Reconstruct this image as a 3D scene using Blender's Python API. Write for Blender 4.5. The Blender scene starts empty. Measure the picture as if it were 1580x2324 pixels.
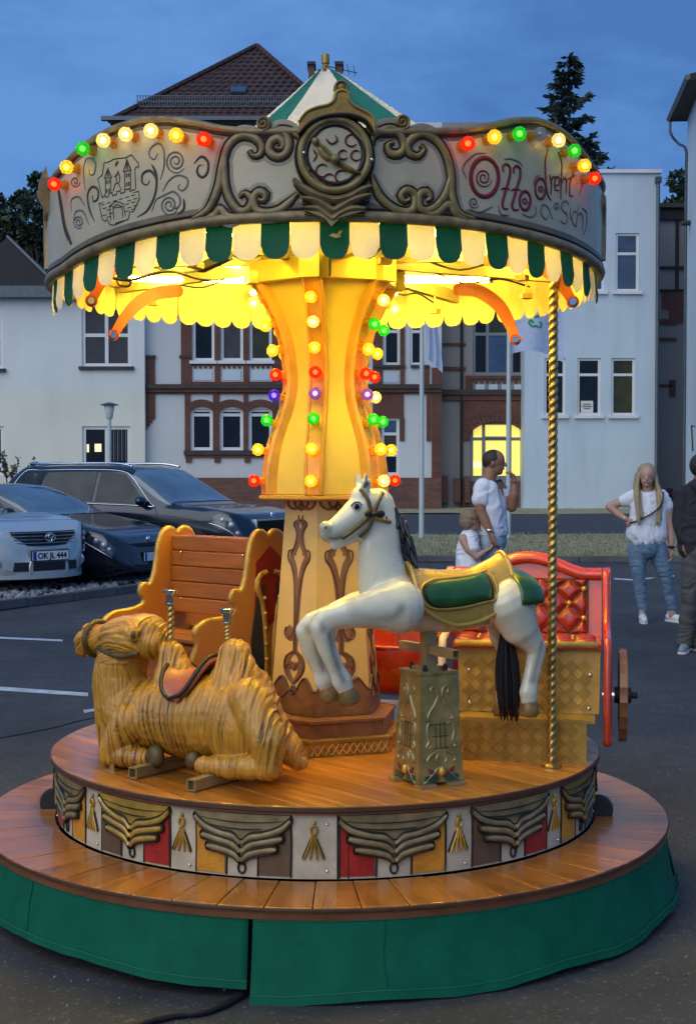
import bpy, bmesh, math, random
import numpy as np
from mathutils import Vector, Matrix, noise
R = math.radians
sin, cos, pi = math.sin, math.cos, math.pi
random.seed(7)
scene = bpy.context.scene
COL = scene.collection

# ------------------------------------------------------------------ camera
FOC, CU, CV, CAMZ = 3160.0, 790.0, 1162.0, 1.57      # focal length and centre in picture units of a 1580 wide print
PITCH = math.atan(92 / 3160)
cam_data = bpy.data.cameras.new('camera')
cam = bpy.data.objects.new('camera', cam_data)
COL.objects.link(cam)
cam.location = (0, 0, CAMZ)
cam.rotation_euler = (pi / 2 - PITCH, 0, 0)
cam_data.sensor_fit = 'HORIZONTAL'
cam_data.sensor_width = 36
cam_data.lens = 36 * FOC / 1580
cam_data.clip_start = 0.05
cam_data.clip_end = 2000
scene.camera = cam

# ------------------------------------------------------------------ world: blue hour under thin cloud
world = bpy.data.worlds.new('World')
scene.world = world
world.use_nodes = True
wn, wl = world.node_tree.nodes, world.node_tree.links
sky = wn.new('ShaderNodeTexSky')
sky.sky_type = 'NISHITA'
sky.sun_disc = False
sky.sun_elevation = R(5)
sky.sun_rotation = R(215)
sky.ozone_density = 4.0
tint = wn.new('ShaderNodeMix'); tint.data_type = 'RGBA'; tint.blend_type = 'MULTIPLY'
tint.inputs[0].default_value = 1
wl.new(sky.outputs[0], tint.inputs[6]); tint.inputs[7].default_value = (0.13, 0.13, 0.14, 1)
tc = wn.new('ShaderNodeTexCoord')
mp = wn.new('ShaderNodeMapping'); mp.inputs['Scale'].default_value = (1.0, 1.0, 2.6)
wl.new(tc.outputs['Generated'], mp.inputs[0])
nz = wn.new('ShaderNodeTexNoise'); nz.inputs['Scale'].default_value = 3.6; nz.inputs['Detail'].default_value = 8; nz.inputs['Roughness'].default_value = .58
wl.new(mp.outputs[0], nz.inputs['Vector'])
cr = wn.new('ShaderNodeValToRGB')
cr.color_ramp.elements[0].position = .40; cr.color_ramp.elements[0].color = (0.072, 0.195, 0.50, 1)
cr.color_ramp.elements[1].position = .60; cr.color_ramp.elements[1].color = (0.132, 0.31, 0.70, 1)
wl.new(nz.outputs['Fac'], cr.inputs[0])
mixw = wn.new('ShaderNodeMix'); mixw.data_type = 'RGBA'; mixw.inputs[0].default_value = .94
wl.new(tint.outputs[2], mixw.inputs[6]); wl.new(cr.outputs[0], mixw.inputs[7])
wl.new(mixw.outputs[2], wn['Background'].inputs[0])
wn['Background'].inputs[1].default_value = 1.0

# ------------------------------------------------------------------ the last glow of the sun, behind the camera and to the left
sun_data = bpy.data.lights.new('sun', 'SUN')
sun_data.energy = 1.75
sun_data.angle = R(70)
sun_data.color = (1.0, 0.97, 0.88)
sun = bpy.data.objects.new('sun', sun_data)
COL.objects.link(sun)
sun.rotation_euler = (R(52), 0, R(-35))

scene.view_settings.view_transform = 'Standard'
scene.view_settings.look = 'None'
scene.view_settings.exposure = 0.0
scene.view_settings.gamma = 1.0
scene.view_settings.use_curve_mapping = False
scene.render.engine = 'CYCLES'
scene.cycles.max_bounces = 8
scene.cycles.transparent_max_bounces = 16
scene.cycles.sample_clamp_indirect = 6
scene.cycles.use_denoising = True
scene.cycles.caustics_reflective = False
scene.cycles.caustics_refractive = False

# ------------------------------------------------------------------ where things stand: sight lines met with real planes
def ray(u, v):
    a, b = (u - CU) / FOC, (CV - v) / FOC
    return Vector((a, cos(PITCH) + b * sin(PITCH), -sin(PITCH) + b * cos(PITCH)))
def at(u, v, Y):
    d = ray(u, v); k = Y / d.y
    return Vector((d.x * k, Y, CAMZ + d.z * k))
def onz(u, v, z=0.0):
    d = ray(u, v); k = (z - CAMZ) / d.z
    return Vector((d.x * k, d.y * k, z))
CX, CY = -0.086, 5.37                                   # the carousel's axis
def C(phi, r, z):                                       # carousel coordinates: phi 0 towards the camera, growing to the right
    return Vector((r * sin(phi), -r * cos(phi), z))
def oncyl(u, v, rad):
    d = ray(u, v)
    a = d.x * d.x + d.y * d.y; b = -2 * (d.x * CX + d.y * CY); c = CX * CX + CY * CY - rad * rad
    disc = b * b - 4 * a * c
    k = (-b - math.sqrt(max(disc, 0))) / (2 * a)
    x, y, z = d.x * k - CX, d.y * k - CY, CAMZ + d.z * k
    return math.atan2(x, -y), z
def onplane(u, v, o, rz):
    """sight line met with the upright plane through o that holds the local x axis turned by rz -> (local x, local z)"""
    d = ray(u, v); n = Vector((-sin(rz), cos(rz), 0)); t = Vector((cos(rz), sin(rz), 0))
    k = (Vector((o[0], o[1], 0)).dot(n)) / d.dot(n)
    p = Vector((d.x * k, d.y * k, CAMZ + d.z * k))
    return (p - Vector((o[0], o[1], 0))).dot(t), p.z - o[2]

# ------------------------------------------------------------------ materials
MATS = {}
def lin(c):
    return tuple(c) + (1.0,)
def pm(name, col, rough=.5, metal=0.0, var=.12, scale=6.0, bump=0.0, bscale=60.0, coat=0.0, stretch=(1, 1, 1), col2=None, detail=5, orand=0.0, sheen=0.0, spec=.5, rvar=0.1):
    m = bpy.data.materials.new(name); m.use_nodes = True
    n, l = m.node_tree.nodes, m.node_tree.links
    p = n['Principled BSDF']
    p.inputs['Roughness'].default_value = rough; p.inputs['Metallic'].default_value = metal
    p.inputs['Coat Weight'].default_value = coat; p.inputs['Coat Roughness'].default_value = .06
    p.inputs['Specular IOR Level'].default_value = spec
    if sheen: p.inputs['Sheen Weight'].default_value = sheen
    t = n.new('ShaderNodeTexCoord'); mpg = n.new('ShaderNodeMapping'); mpg.inputs['Scale'].default_value = stretch
    l.new(t.outputs['Object'], mpg.inputs[0])
    nz = n.new('ShaderNodeTexNoise'); nz.inputs['Scale'].default_value = scale; nz.inputs['Detail'].default_value = detail; nz.inputs['Roughness'].default_value = .62
    l.new(mpg.outputs[0], nz.inputs['Vector'])
    ramp = n.new('ShaderNodeValToRGB'); e = ramp.color_ramp.elements
    a = col2 if col2 else tuple(c * (1 - var) for c in col)
    b = col if col2 else tuple(min(1, c * (1 + var)) for c in col)
    e[0].position = .3; e[0].color = lin(a); e[1].position = .7; e[1].color = lin(b)
    l.new(nz.outputs['Fac'], ramp.inputs[0])
    src = ramp.outputs[0]
    if orand:
        oi = n.new('ShaderNodeObjectInfo'); hs = n.new('ShaderNodeHueSaturation')
        mr = n.new('ShaderNodeMapRange'); mr.inputs[3].default_value = 1 - orand; mr.inputs[4].default_value = 1 + orand
        l.new(oi.outputs['Random'], mr.inputs[0]); l.new(mr.outputs[0], hs.inputs['Value']); l.new(src, hs.inputs['Color']); src = hs.outputs[0]
    l.new(src, p.inputs['Base Color'])
    if rvar:
        mr = n.new('ShaderNodeMapRange'); mr.inputs[3].default_value = max(0, rough - rvar); mr.inputs[4].default_value = min(1, rough + rvar)
        l.new(nz.outputs['Fac'], mr.inputs[0]); l.new(mr.outputs[0], p.inputs['Roughness'])
    if bump:
        n2 = n.new('ShaderNodeTexNoise'); n2.inputs['Scale'].default_value = bscale; n2.inputs['Detail'].default_value = 6
        l.new(mpg.outputs[0], n2.inputs['Vector'])
        bp = n.new('ShaderNodeBump'); bp.inputs['Strength'].default_value = bump; bp.inputs['Distance'].default_value = .01
        l.new(n2.outputs['Fac'], bp.inputs['Height']); l.new(bp.outputs[0], p.inputs['Normal'])
    MATS[name] = m
    return m
def emat(name, col, strength):
    m = bpy.data.materials.new(name); m.use_nodes = True
    p = m.node_tree.nodes['Principled BSDF']
    p.inputs['Base Color'].default_value = lin(col); p.inputs['Emission Color'].default_value = lin(col); p.inputs['Emission Strength'].default_value = strength
    MATS[name] = m
    return m
def cloth(name, col, trans=.35, rough=.8, var=.08, bump=.12, bscale=120):
    m = pm(name, col, rough, var=var, scale=9, bump=bump, bscale=bscale)
    n, l = m.node_tree.nodes, m.node_tree.links
    p = n['Principled BSDF']; out = n['Material Output']
    tr = n.new('ShaderNodeBsdfTranslucent'); l.new(p.inputs['Base Color'].links[0].from_socket, tr.inputs[0])
    mx = n.new('ShaderNodeMixShader'); mx.inputs[0].default_value = trans
    l.new(p.outputs[0], mx.inputs[1]); l.new(tr.outputs[0], mx.inputs[2]); l.new(mx.outputs[0], out.inputs[0])
    return m
def glassmat(name, col, mirror=.25, rough=.03):
    """tinted pane: partly see-through, partly mirror"""
    m = bpy.data.materials.new(name); m.use_nodes = True
    n, l = m.node_tree.nodes, m.node_tree.links
    out = n['Material Output']; p = n['Principled BSDF']
    p.inputs['Base Color'].default_value = (.01, .012, .014, 1); p.inputs['Roughness'].default_value = rough; p.inputs['Specular IOR Level'].default_value = .9
    t = n.new('ShaderNodeBsdfTransparent'); t.inputs[0].default_value = lin(col)
    mx = n.new('ShaderNodeMixShader'); mx.inputs[0].default_value = mirror
    l.new(t.outputs[0], mx.inputs[1]); l.new(p.outputs[0], mx.inputs[2]); l.new(mx.outputs[0], out.inputs[0])
    MATS[name] = m
    return m
def bulbmat(name, col, trans=.5):
    m = bpy.data.materials.new(name); m.use_nodes = True
    n, l = m.node_tree.nodes, m.node_tree.links
    out = n['Material Output']; p = n['Principled BSDF']
    p.inputs['Base Color'].default_value = lin(tuple(c * .5 for c in col)); p.inputs['Roughness'].default_value = .08
    t = n.new('ShaderNodeBsdfTransparent'); t.inputs[0].default_value = lin(col)
    tl = n.new('ShaderNodeBsdfTranslucent'); tl.inputs[0].default_value = lin(col)
    m1 = n.new('ShaderNodeMixShader'); m1.inputs[0].default_value = .26
    m2 = n.new('ShaderNodeMixShader'); m2.inputs[0].default_value = .2
    l.new(t.outputs[0], m1.inputs[1]); l.new(tl.outputs[0], m1.inputs[2])
    l.new(m1.outputs[0], m2.inputs[1]); l.new(p.outputs[0], m2.inputs[2]); l.new(m2.outputs[0], out.inputs[0])
    MATS[name] = m
    return m
def brickmat(name, c1, c2, mortar, bw=.25, bh=.075):
    m = bpy.data.materials.new(name); m.use_nodes = True
    n, l = m.node_tree.nodes, m.node_tree.links
    p = n['Principled BSDF']; p.inputs['Roughness'].default_value = .85
    t = n.new('ShaderNodeTexCoord'); sx = n.new('ShaderNodeSeparateXYZ'); cx = n.new('ShaderNodeCombineXYZ'); ad = n.new('ShaderNodeMath')
    l.new(t.outputs['Object'], sx.inputs[0]); l.new(sx.outputs[0], ad.inputs[0]); l.new(sx.outputs[1], ad.inputs[1])
    l.new(ad.outputs[0], cx.inputs[0]); l.new(sx.outputs[2], cx.inputs[1])
    b = n.new('ShaderNodeTexBrick'); b.inputs['Scale'].default_value = 1; b.inputs['Brick Width'].default_value = bw; b.inputs['Row Height'].default_value = bh
    b.inputs['Mortar Size'].default_value = .008; b.inputs['Color1'].default_value = lin(c1); b.inputs['Color2'].default_value = lin(c2); b.inputs['Mortar'].default_value = lin(mortar)
    l.new(cx.outputs[0], b.inputs['Vector'])
    nz = n.new('ShaderNodeTexNoise'); nz.inputs['Scale'].default_value = 1.3; l.new(t.outputs['Object'], nz.inputs['Vector'])
    mr = n.new('ShaderNodeMapRange'); mr.inputs[3].default_value = .65; mr.inputs[4].default_value = 1.3; l.new(nz.outputs['Fac'], mr.inputs[0])
    mx = n.new('ShaderNodeMix'); mx.data_type = 'RGBA'; mx.blend_type = 'MULTIPLY'; mx.inputs[0].default_value = 1
    l.new(b.outputs['Color'], mx.inputs[6]); l.new(mr.outputs[0], mx.inputs[7]); l.new(mx.outputs[2], p.inputs['Base Color'])
    bp = n.new('ShaderNodeBump'); bp.inputs['Strength'].default_value = .5; bp.inputs['Distance'].default_value = .01; bp.invert = True
    l.new(b.outputs['Fac'], bp.inputs['Height']); l.new(bp.outputs[0], p.inputs['Normal'])
    MATS[name] = m
    return m
def plastermat(name, c, stain=.75):
    """painted render: broad tone patches, rain streaks, fine grain"""
    m = bpy.data.materials.new(name); m.use_nodes = True
    n, l = m.node_tree.nodes, m.node_tree.links
    p = n['Principled BSDF']; p.inputs['Roughness'].default_value = .9
    t = n.new('ShaderNodeTexCoord'); mp1 = n.new('ShaderNodeMapping'); mp1.inputs['Scale'].default_value = (.9, .9, .10); l.new(t.outputs['Object'], mp1.inputs[0])
    st = n.new('ShaderNodeTexNoise'); st.inputs['Scale'].default_value = 1.6; st.inputs['Detail'].default_value = 7; l.new(mp1.outputs[0], st.inputs['Vector'])
    r1 = n.new('ShaderNodeValToRGB'); r1.color_ramp.elements[0].position = .28; r1.color_ramp.elements[0].color = (stain, stain, stain, 1); r1.color_ramp.elements[1].position = .5; r1.color_ramp.elements[1].color = (1, 1, 1, 1)
    l.new(st.outputs['Fac'], r1.inputs[0])
    nz = n.new('ShaderNodeTexNoise'); nz.inputs['Scale'].default_value = .35; nz.inputs['Detail'].default_value = 6; l.new(t.outputs['Object'], nz.inputs['Vector'])
    r2 = n.new('ShaderNodeValToRGB'); r2.color_ramp.elements[0].position = .3; r2.color_ramp.elements[0].color = lin(tuple(x * .86 for x in c)); r2.color_ramp.elements[1].position = .7; r2.color_ramp.elements[1].color = lin(c)
    l.new(nz.outputs['Fac'], r2.inputs[0])
    mx = n.new('ShaderNodeMix'); mx.data_type = 'RGBA'; mx.blend_type = 'MULTIPLY'; mx.inputs[0].default_value = .55
    l.new(r2.outputs[0], mx.inputs[6]); l.new(r1.outputs[0], mx.inputs[7]); l.new(mx.outputs[2], p.inputs['Base Color'])
    g = n.new('ShaderNodeTexNoise'); g.inputs['Scale'].default_value = 30; g.inputs['Detail'].default_value = 5; l.new(t.outputs['Object'], g.inputs['Vector'])
    bp = n.new('ShaderNodeBump'); bp.inputs['Strength'].default_value = .25; bp.inputs['Distance'].default_value = .02; l.new(g.outputs['Fac'], bp.inputs['Height']); l.new(bp.outputs[0], p.inputs['Normal'])
    MATS[name] = m
    return m
def M(x):
    return MATS[x] if isinstance(x, str) else x

# carousel
pm('wood_floor', (.48, .175, .020), .34, var=.45, scale=3, stretch=(1, 9, 9), bump=.12, bscale=14, coat=.45, orand=.28, rvar=.12)
pm('wood_ring', (.40, .140, .018), .34, var=.3, scale=3, stretch=(9, 1, 9), bump=.12, bscale=14, coat=.4, orand=.2, rvar=.12)
pm('wood_bench', (.31, .10, .018), .38, var=.22, scale=3, stretch=(1, 6, 12), bump=.08, bscale=20, coat=.3, orand=.08)
pm('wood_orange', (.44, .17, .03), .42, var=.15, scale=3, stretch=(1, 1, .3), coat=.2)
pm('wood_dark', (.16, .06, .022), .4, var=.3, scale=4, coat=.3)
pm('gold_paint', (.50, .30, .055), .36, .35, var=.3, scale=14, bump=.15, bscale=50)
pm('gold_dark', (.34, .20, .04), .4, .35, var=.35, scale=14, bump=.15, bscale=50)
pm('gold_bright', (.72, .42, .06), .3, .3, var=.2, scale=10)
pm('olive_gold', (.25, .185, .060), .42, .15, var=.4, scale=22, bump=.1)
pm('grey_gold', (.25, .185, .085), .45, .12, var=.4, scale=20, bump=.12)
pm('dark_line', (.018, .014, .009), .5, var=.3, scale=30)
pm('brown_line', (.09, .035, .014), .45, var=.3, scale=30)
pm('brown_relief', (.22, .095, .035), .4, var=.35, scale=16, coat=.2)
pm('fascia_cream', (.52, .465, .30), .45, col2=(.40, .345, .215), scale=6, bump=.06, bscale=80, coat=.15)
pm('letter_red', (.16, .008, .006), .45, var=.2, scale=20)
pm('ink', (.035, .032, .03), .6, var=.3, scale=30)
pm('ink_grey', (.13, .12, .11), .6, var=.35, scale=20)
pm('panel_brown', (.13, .075, .04), .5, var=.2, scale=18, bump=.2, bscale=90)
pm('panel_red', (.36, .018, .012), .45, var=.3, scale=22, bump=.2, bscale=90)
pm('panel_orange', (.62, .26, .02), .45, var=.25, scale=22, bump=.2, bscale=90)
pm('panel_white', (.62, .55, .41), .5, col2=(.40, .33, .22), scale=11, bump=.1, bscale=90)
cloth('skirt_green', (.005, .115, .062), .03, .7, .14); MATS['skirt_green'].node_tree.nodes['Principled BSDF'].inputs['Specular IOR Level'].default_value = .12
cloth('tab_green', (.004, .07, .045), .12)
cloth('tab_white', (.66, .62, .55), .34)
cloth('roof_green', (.012, .13, .12), .12, bump=.03, bscale=12)
cloth('roof_white', (.6, .6, .57), .12, bump=.03, bscale=12)
cloth('lining', (.66, .52, .20), .3)
pm('column_yellow', (.78, .57, .09), .45, var=.1, scale=5, coat=.2, bump=.04, bscale=30)
pm('column_cream', (.72, .46, .13), .42, var=.08, scale=5, coat=.25)
pm('column_amber', (.66, .35, .045), .4, var=.2, scale=8, coat=.2)
pm('rib_orange', (.56, .19, .02), .42, var=.2, scale=10)
pm('bracket_orange', (.52, .10, .010), .42, var=.12, scale=8)
pm('brass', (.52, .34, .10), .3, .85, var=.25, scale=20)
pm('steel_gold', (.40, .31, .13), .4, .5, var=.2, scale=12)
pm('chrome', (.72, .70, .62), .12, 1.0, var=.08, scale=10)
pm('black_rubber', (.012, .012, .013), .6, var=.2, scale=20)
emat('tube_light', (1.0, .70, .085), 138.0)
emat('filament', (1.0, .70, .2), 24.0)
emat('filament_warm', (1.0, .5, .25), 20.0)
emat('filament_green', (.75, 1.0, .55), 12.0)
emat('filament_blue', (.95, .85, 1.0), 10.0)
bulbmat('bulb_yellow', (1.0, .78, .10)); bulbmat('bulb_clear', (1.0, .92, .66)); bulbmat('bulb_red', (1.0, .06, .02)); bulbmat('bulb_green', (.06, .8, .05)); bulbmat('bulb_blue', (.12, .06, .8)); bulbmat('bulb_violet', (.40, .18, .65)); bulbmat('bulb_grey', (.75, .78, .8))
bulbmat('socket', (1.0, .72, .22))

# ------------------------------------------------------------------ mesh building
def frame_of(d, up=Vector((0, 0, 1))):
    d = d.normalized()
    if abs(d.dot(up)) > .98: up = Vector((1, 0, 0)) if abs(d.x) < .9 else Vector((0, 1, 0))
    a = d.cross(up).normalized(); b = a.cross(d).normalized()
    return a, b
def spline(pts, step=None, n=None, closed=False):
    """Catmull-Rom through points of any dimension"""
    P = [np.array(p, float) for p in pts]
    if len(P) < 3 and not closed: 
        k = n or 4
        return [P[0] + (P[-1] - P[0]) * i / k for i in range(k + 1)]
    Q = [P[-1]] + P + [P[0], P[1]] if closed else [2 * P[0] - P[1]] + P + [2 * P[-1] - P[-2]]
    out = []
    for i in range(1, len(Q) - 2):
        p0, p1, p2, p3 = Q[i - 1], Q[i], Q[i + 1], Q[i + 2]
        k = n or max(2, int(np.linalg.norm(p2 - p1) / step))
        for j in range(k):
            t = j / k
            out.append(.5 * ((2 * p1) + (-p0 + p2) * t + (2 * p0 - 5 * p1 + 4 * p2 - p3) * t * t + (-p0 + 3 * p1 - 3 * p2 + p3) * t ** 3))
    if not closed: out.append(P[-1])
    return out
class MB:
    def __init__(s): s.v = []; s.f = []
    def add(s, vs, fs):
        k = len(s.v); s.v += [tuple(x) for x in vs]; s.f += [tuple(i + k for i in f) for f in fs]; return s
    def box(s, c, d, m=None):
        hx, hy, hz = d[0] / 2, d[1] / 2, d[2] / 2
        vs = [Vector((x, y, z)) for z in (-hz, hz) for y in (-hy, hy) for x in (-hx, hx)]
        if m is not None: vs = [m @ x for x in vs]
        c = Vector(c)
        return s.add([x + c for x in vs], [(0, 2, 3, 1), (4, 5, 7, 6), (0, 1, 5, 4), (2, 6, 7, 3), (0, 4, 6, 2), (1, 3, 7, 5)])
    def span(s, a, b):
        return s.box([(a[i] + b[i]) / 2 for i in range(3)], [abs(b[i] - a[i]) for i in range(3)])
    def bar(s, a, b, w, h, up=Vector((0, 0, 1))):
        a, b = Vector(a), Vector(b); d = b - a; x, y = frame_of(d, up)
        vs = [p + x * i * w / 2 + y * j * h / 2 for p in (a, b) for j in (-1, 1) for i in (-1, 1)]
        return s.add(vs, [(0, 2, 3, 1), (4, 5, 7, 6), (0, 1, 5, 4), (2, 6, 7, 3), (0, 4, 6, 2), (1, 3, 7, 5)])
    def tube(s, path, rad, n=8, caps=True, closed=False):
        P = [Vector(p) for p in path]; m = len(P)
        rr = rad if hasattr(rad, '__len__') else [rad] * m
        vs = []; a = None
        for i in range(m):
            d = (P[(i + 1) % m] - P[i - 1]) if closed else (P[min(i + 1, m - 1)] - P[max(i - 1, 0)])
            if d.length < 1e-9: d = Vector((0, 0, 1))
            d = d.normalized()
            if a is None: a, b = frame_of(d)
            else:
                a = (a - d * a.dot(d))
                a = a.normalized() if a.length > 1e-6 else frame_of(d)[0]
                b = a.cross(d)
            for k in range(n):
                t = 2 * pi * k / n
                vs.append(P[i] + (a * cos(t) + b * sin(t)) * rr[i])
        fs = []
        for i in range(m if closed else m - 1):
            j = (i + 1) % m
            fs += [(i * n + k, i * n + (k + 1) % n, j * n + (k + 1) % n, j * n + k) for k in range(n)]
        if caps and not closed: fs += [tuple(range(n - 1, -1, -1)), tuple((m - 1) * n + k for k in range(n))]
        return s.add(vs, fs)
    def lathe(s, prof, n=16, o=(0, 0, 0), m=None, caps=True):
        o = Vector(o); vs = []
        for r, z in prof:
            for k in range(n):
                p = Vector((r * cos(2 * pi * k / n), r * sin(2 * pi * k / n), z))
                vs.append((m @ p if m is not None else p) + o)
        fs = [(i * n + k, i * n + (k + 1) % n, (i + 1) * n + (k + 1) % n, (i + 1) * n + k) for i in range(len(prof) - 1) for k in range(n)]
        if caps: fs += [tuple(range(n - 1, -1, -1)), tuple((len(prof) - 1) * n + k for k in range(n))]
        return s.add(vs, fs)
    def grid(s, fn, nu, nv, cu=False):
        vs = [fn(i / nu, j / nv) for j in range(nv + 1) for i in range(nu + (0 if cu else 1))]
        w = nu if cu else nu + 1
        fs = [(j * w + i, j * w + (i + 1) % w, (j + 1) * w + (i + 1) % w, (j + 1) * w + i) for j in range(nv) for i in range(nu)]
        return s.add(vs, fs)
    def plate(s, poly, fn, th):
        """2D outline -> solid plate; fn(a, b, h) places a point"""
        n = len(poly)
        vs = [fn(a, b, th) for a, b in poly] + [fn(a, b, 0) for a, b in poly]
        return s.add(vs, [tuple(range(n)), tuple(range(2 * n - 1, n - 1, -1))] + [(i, i + n, (i + 1) % n + n, (i + 1) % n) for i in range(n)])
    def stroke(s, pts, w, h, fn, step=.006, taper=.35, smooth=True, closed=False):
        """raised line along 2D points, half-round"""
        P = spline(pts, step=step, closed=closed) if smooth else [np.array(p, float) for p in pts]
        if closed: P = P + [P[0]]
        m = len(P); vs = []
        for i in range(m):
            d = P[min(i + 1, m - 1)] - P[max(i - 1, 0)]
            L = math.hypot(d[0], d[1]) or 1; nx, ny = -d[1] / L, d[0] / L
            t = i / (m - 1) if m > 1 else 0
            k = 1.0 if closed else taper + (1 - taper) * min(1, sin(pi * t) * 1.8)
            for o, hh in ((-1, -.35), (-.75, .62), (0, 1), (.75, .62), (1, -.35)):
                vs.append(fn(P[i][0] + nx * o * w * k / 2, P[i][1] + ny * o * w * k / 2, h * hh))
        fs = [(i * 5 + k, i * 5 + k + 1, i * 5 + k + 6, i * 5 + k + 5) for i in range(m - 1) for k in range(4)]
        fs += [(0, 1, 2, 3, 4), tuple((m - 1) * 5 + k for k in (4, 3, 2, 1, 0))]
        return s.add(vs, fs)
    def ball(s, c, r, nu=12, nv=8, m=None):
        r = r if hasattr(r, '__len__') else (r, r, r); c = Vector(c)
        vs = [Vector((0, 0, -r[2]))]
        for j in range(1, nv):
            t = -pi / 2 + pi * j / nv
            vs += [Vector((r[0] * cos(t) * cos(2 * pi * i / nu), r[1] * cos(t) * sin(2 * pi * i / nu), r[2] * sin(t))) for i in range(nu)]
        vs.append(Vector((0, 0, r[2])))
        if m is not None: vs = [m @ x for x in vs]
        fs = [(0, 1 + (i + 1) % nu, 1 + i) for i in range(nu)]
        for j in range(nv - 2):
            a, b = 1 + j * nu, 1 + (j + 1) * nu
            fs += [(a + i, a + (i + 1) % nu, b + (i + 1) % nu, b + i) for i in range(nu)]
        k = 1 + (nv - 2) * nu; L = len(vs) - 1
        fs += [(k + i, k + (i + 1) % nu, L) for i in range(nu)]
        return s.add([x + c for x in vs], fs)
    def capsule(s, a, ra, b, rb, n=14, flat=1.0, fdir=None):
        """tapered limb with round ends; flat < 1 thins it along fdir"""
        a, b = Vector(a), Vector(b); d = b - a; L = d.length
        if L < 1e-6: return s.ball(a, ra)
        d = d / L; x, y = frame_of(d, Vector(fdir) if fdir is not None else Vector((0, 0, 1)))
        rings = []
        for j in range(1, 5): t = pi / 2 * j / 4; rings.append((a - d * ra * cos(t), ra * sin(t)))
        for j in range(1, 4): rings.append((a + (b - a) * j / 4, ra + (rb - ra) * j / 4))
        for j in range(4, 0, -1): t = pi / 2 * j / 4; rings.append((b + d * rb * cos(t), rb * sin(t)))
        vs = [a - d * ra]
        for c, r in rings: vs += [c + x * r * cos(2 * pi * k / n) + y * r * flat * sin(2 * pi * k / n) for k in range(n)]
        vs.append(b + d * rb)
        m = len(rings); fs = [(0, 1 + (k + 1) % n, 1 + k) for k in range(n)]
        for j in range(m - 1):
            p, q = 1 + j * n, 1 + (j + 1) * n
            fs += [(p + k, p + (k + 1) % n, q + (k + 1) % n, q + k) for k in range(n)]
        p = 1 + (m - 1) * n; fs += [(p + k, p + (k + 1) % n, len(vs) - 1) for k in range(n)]
        return s.add(vs, fs)
    def chain(s, pts, n=14, **k):
        """limb through (point, radius) pairs"""
        for (a, ra), (b, rb) in zip(pts[:-1], pts[1:]): s.capsule(a, ra, b, rb, n, **k)
        return s
    def mesh(s, name, fix=True):
        me = bpy.data.meshes.new(name); me.from_pydata(s.v, [], s.f); me.validate()
        if fix:
            bm = bmesh.new(); bm.from_mesh(me); bmesh.ops.recalc_face_normals(bm, faces=bm.faces); bm.to_mesh(me); bm.free()
        return me
    def build(s, name, mat, parent=None, smooth=False, world=False, kind=None, fix=True, label=None, off=None):
        vs = s.v
        if world and parent is not None:
            top = parent
            while top.parent is not None: top = top.parent
            inv = top.matrix_basis.inverted(); s.v = [tuple(inv @ Vector(x)) for x in vs]
        me = s.mesh(name, fix)
        return link(name, me, mat, parent, smooth, kind, label)
def link(name, me, mat, parent=None, smooth=False, kind=None, label=None, loc=None, rot=None):
    o = bpy.data.objects.new(name, me); COL.objects.link(o)
    if mat is not None:
        if len(me.materials): me.materials[0] = M(mat)
        else: me.materials.append(M(mat))
    if smooth is True: me.shade_smooth()
    elif smooth: me.shade_smooth(); me.set_sharp_from_angle(angle=R(smooth))
    if parent is not None: o.parent = parent
    if kind: o['kind'] = kind
    if label: o['label'] = label
    if loc is not None: o.location = loc
    if rot is not None: o.rotation_euler = rot
    return o
def thing(name, label, cat, loc=(0, 0, 0), rz=0.0, group=None):
    o = bpy.data.objects.new(name, None); COL.objects.link(o)
    o.empty_display_size = .2; o.location = loc; o.rotation_euler = (0, 0, rz)
    o['label'] = label; o['category'] = cat
    if group: o['group'] = group
    return o
def tag(o, label, cat, group=None):
    o['label'] = label; o['category'] = cat
    if group: o['group'] = group
    return o
def struct(o):
    o['kind'] = 'structure'; return o
def modmesh(me, voxel=None, smooth=0, fac=.5, subsurf=0, bevel=0):
    """run modifiers on a mesh and hand back the result"""
    t = bpy.data.objects.new('work', me); COL.objects.link(t)
    if bevel:
        b = t.modifiers.new('b', 'BEVEL'); b.width = bevel; b.segments = 2; b.limit_method = 'ANGLE'
    if subsurf:
        b = t.modifiers.new('s', 'SUBSURF'); b.levels = b.render_levels = subsurf
    if voxel:
        r = t.modifiers.new('r', 'REMESH'); r.mode = 'VOXEL'; r.voxel_size = voxel; r.use_smooth_shade = True
    if smooth:
        q = t.modifiers.new('q', 'SMOOTH'); q.iterations = smooth; q.factor = fac
    dg = bpy.context.evaluated_depsgraph_get(); dg.update()
    out = bpy.data.meshes.new_from_object(t.evaluated_get(dg))
    bpy.data.objects.remove(t)
    return out
def flesh(mb, voxel=.006, smooth=4):
    return modmesh(mb.mesh('flesh'), voxel, smooth)

pm('airbrush', (.15, .115, .065), .5, var=.3, scale=14)
pm('airbrush_soft', (.30, .255, .175), .5, var=.25, scale=10)

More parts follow.
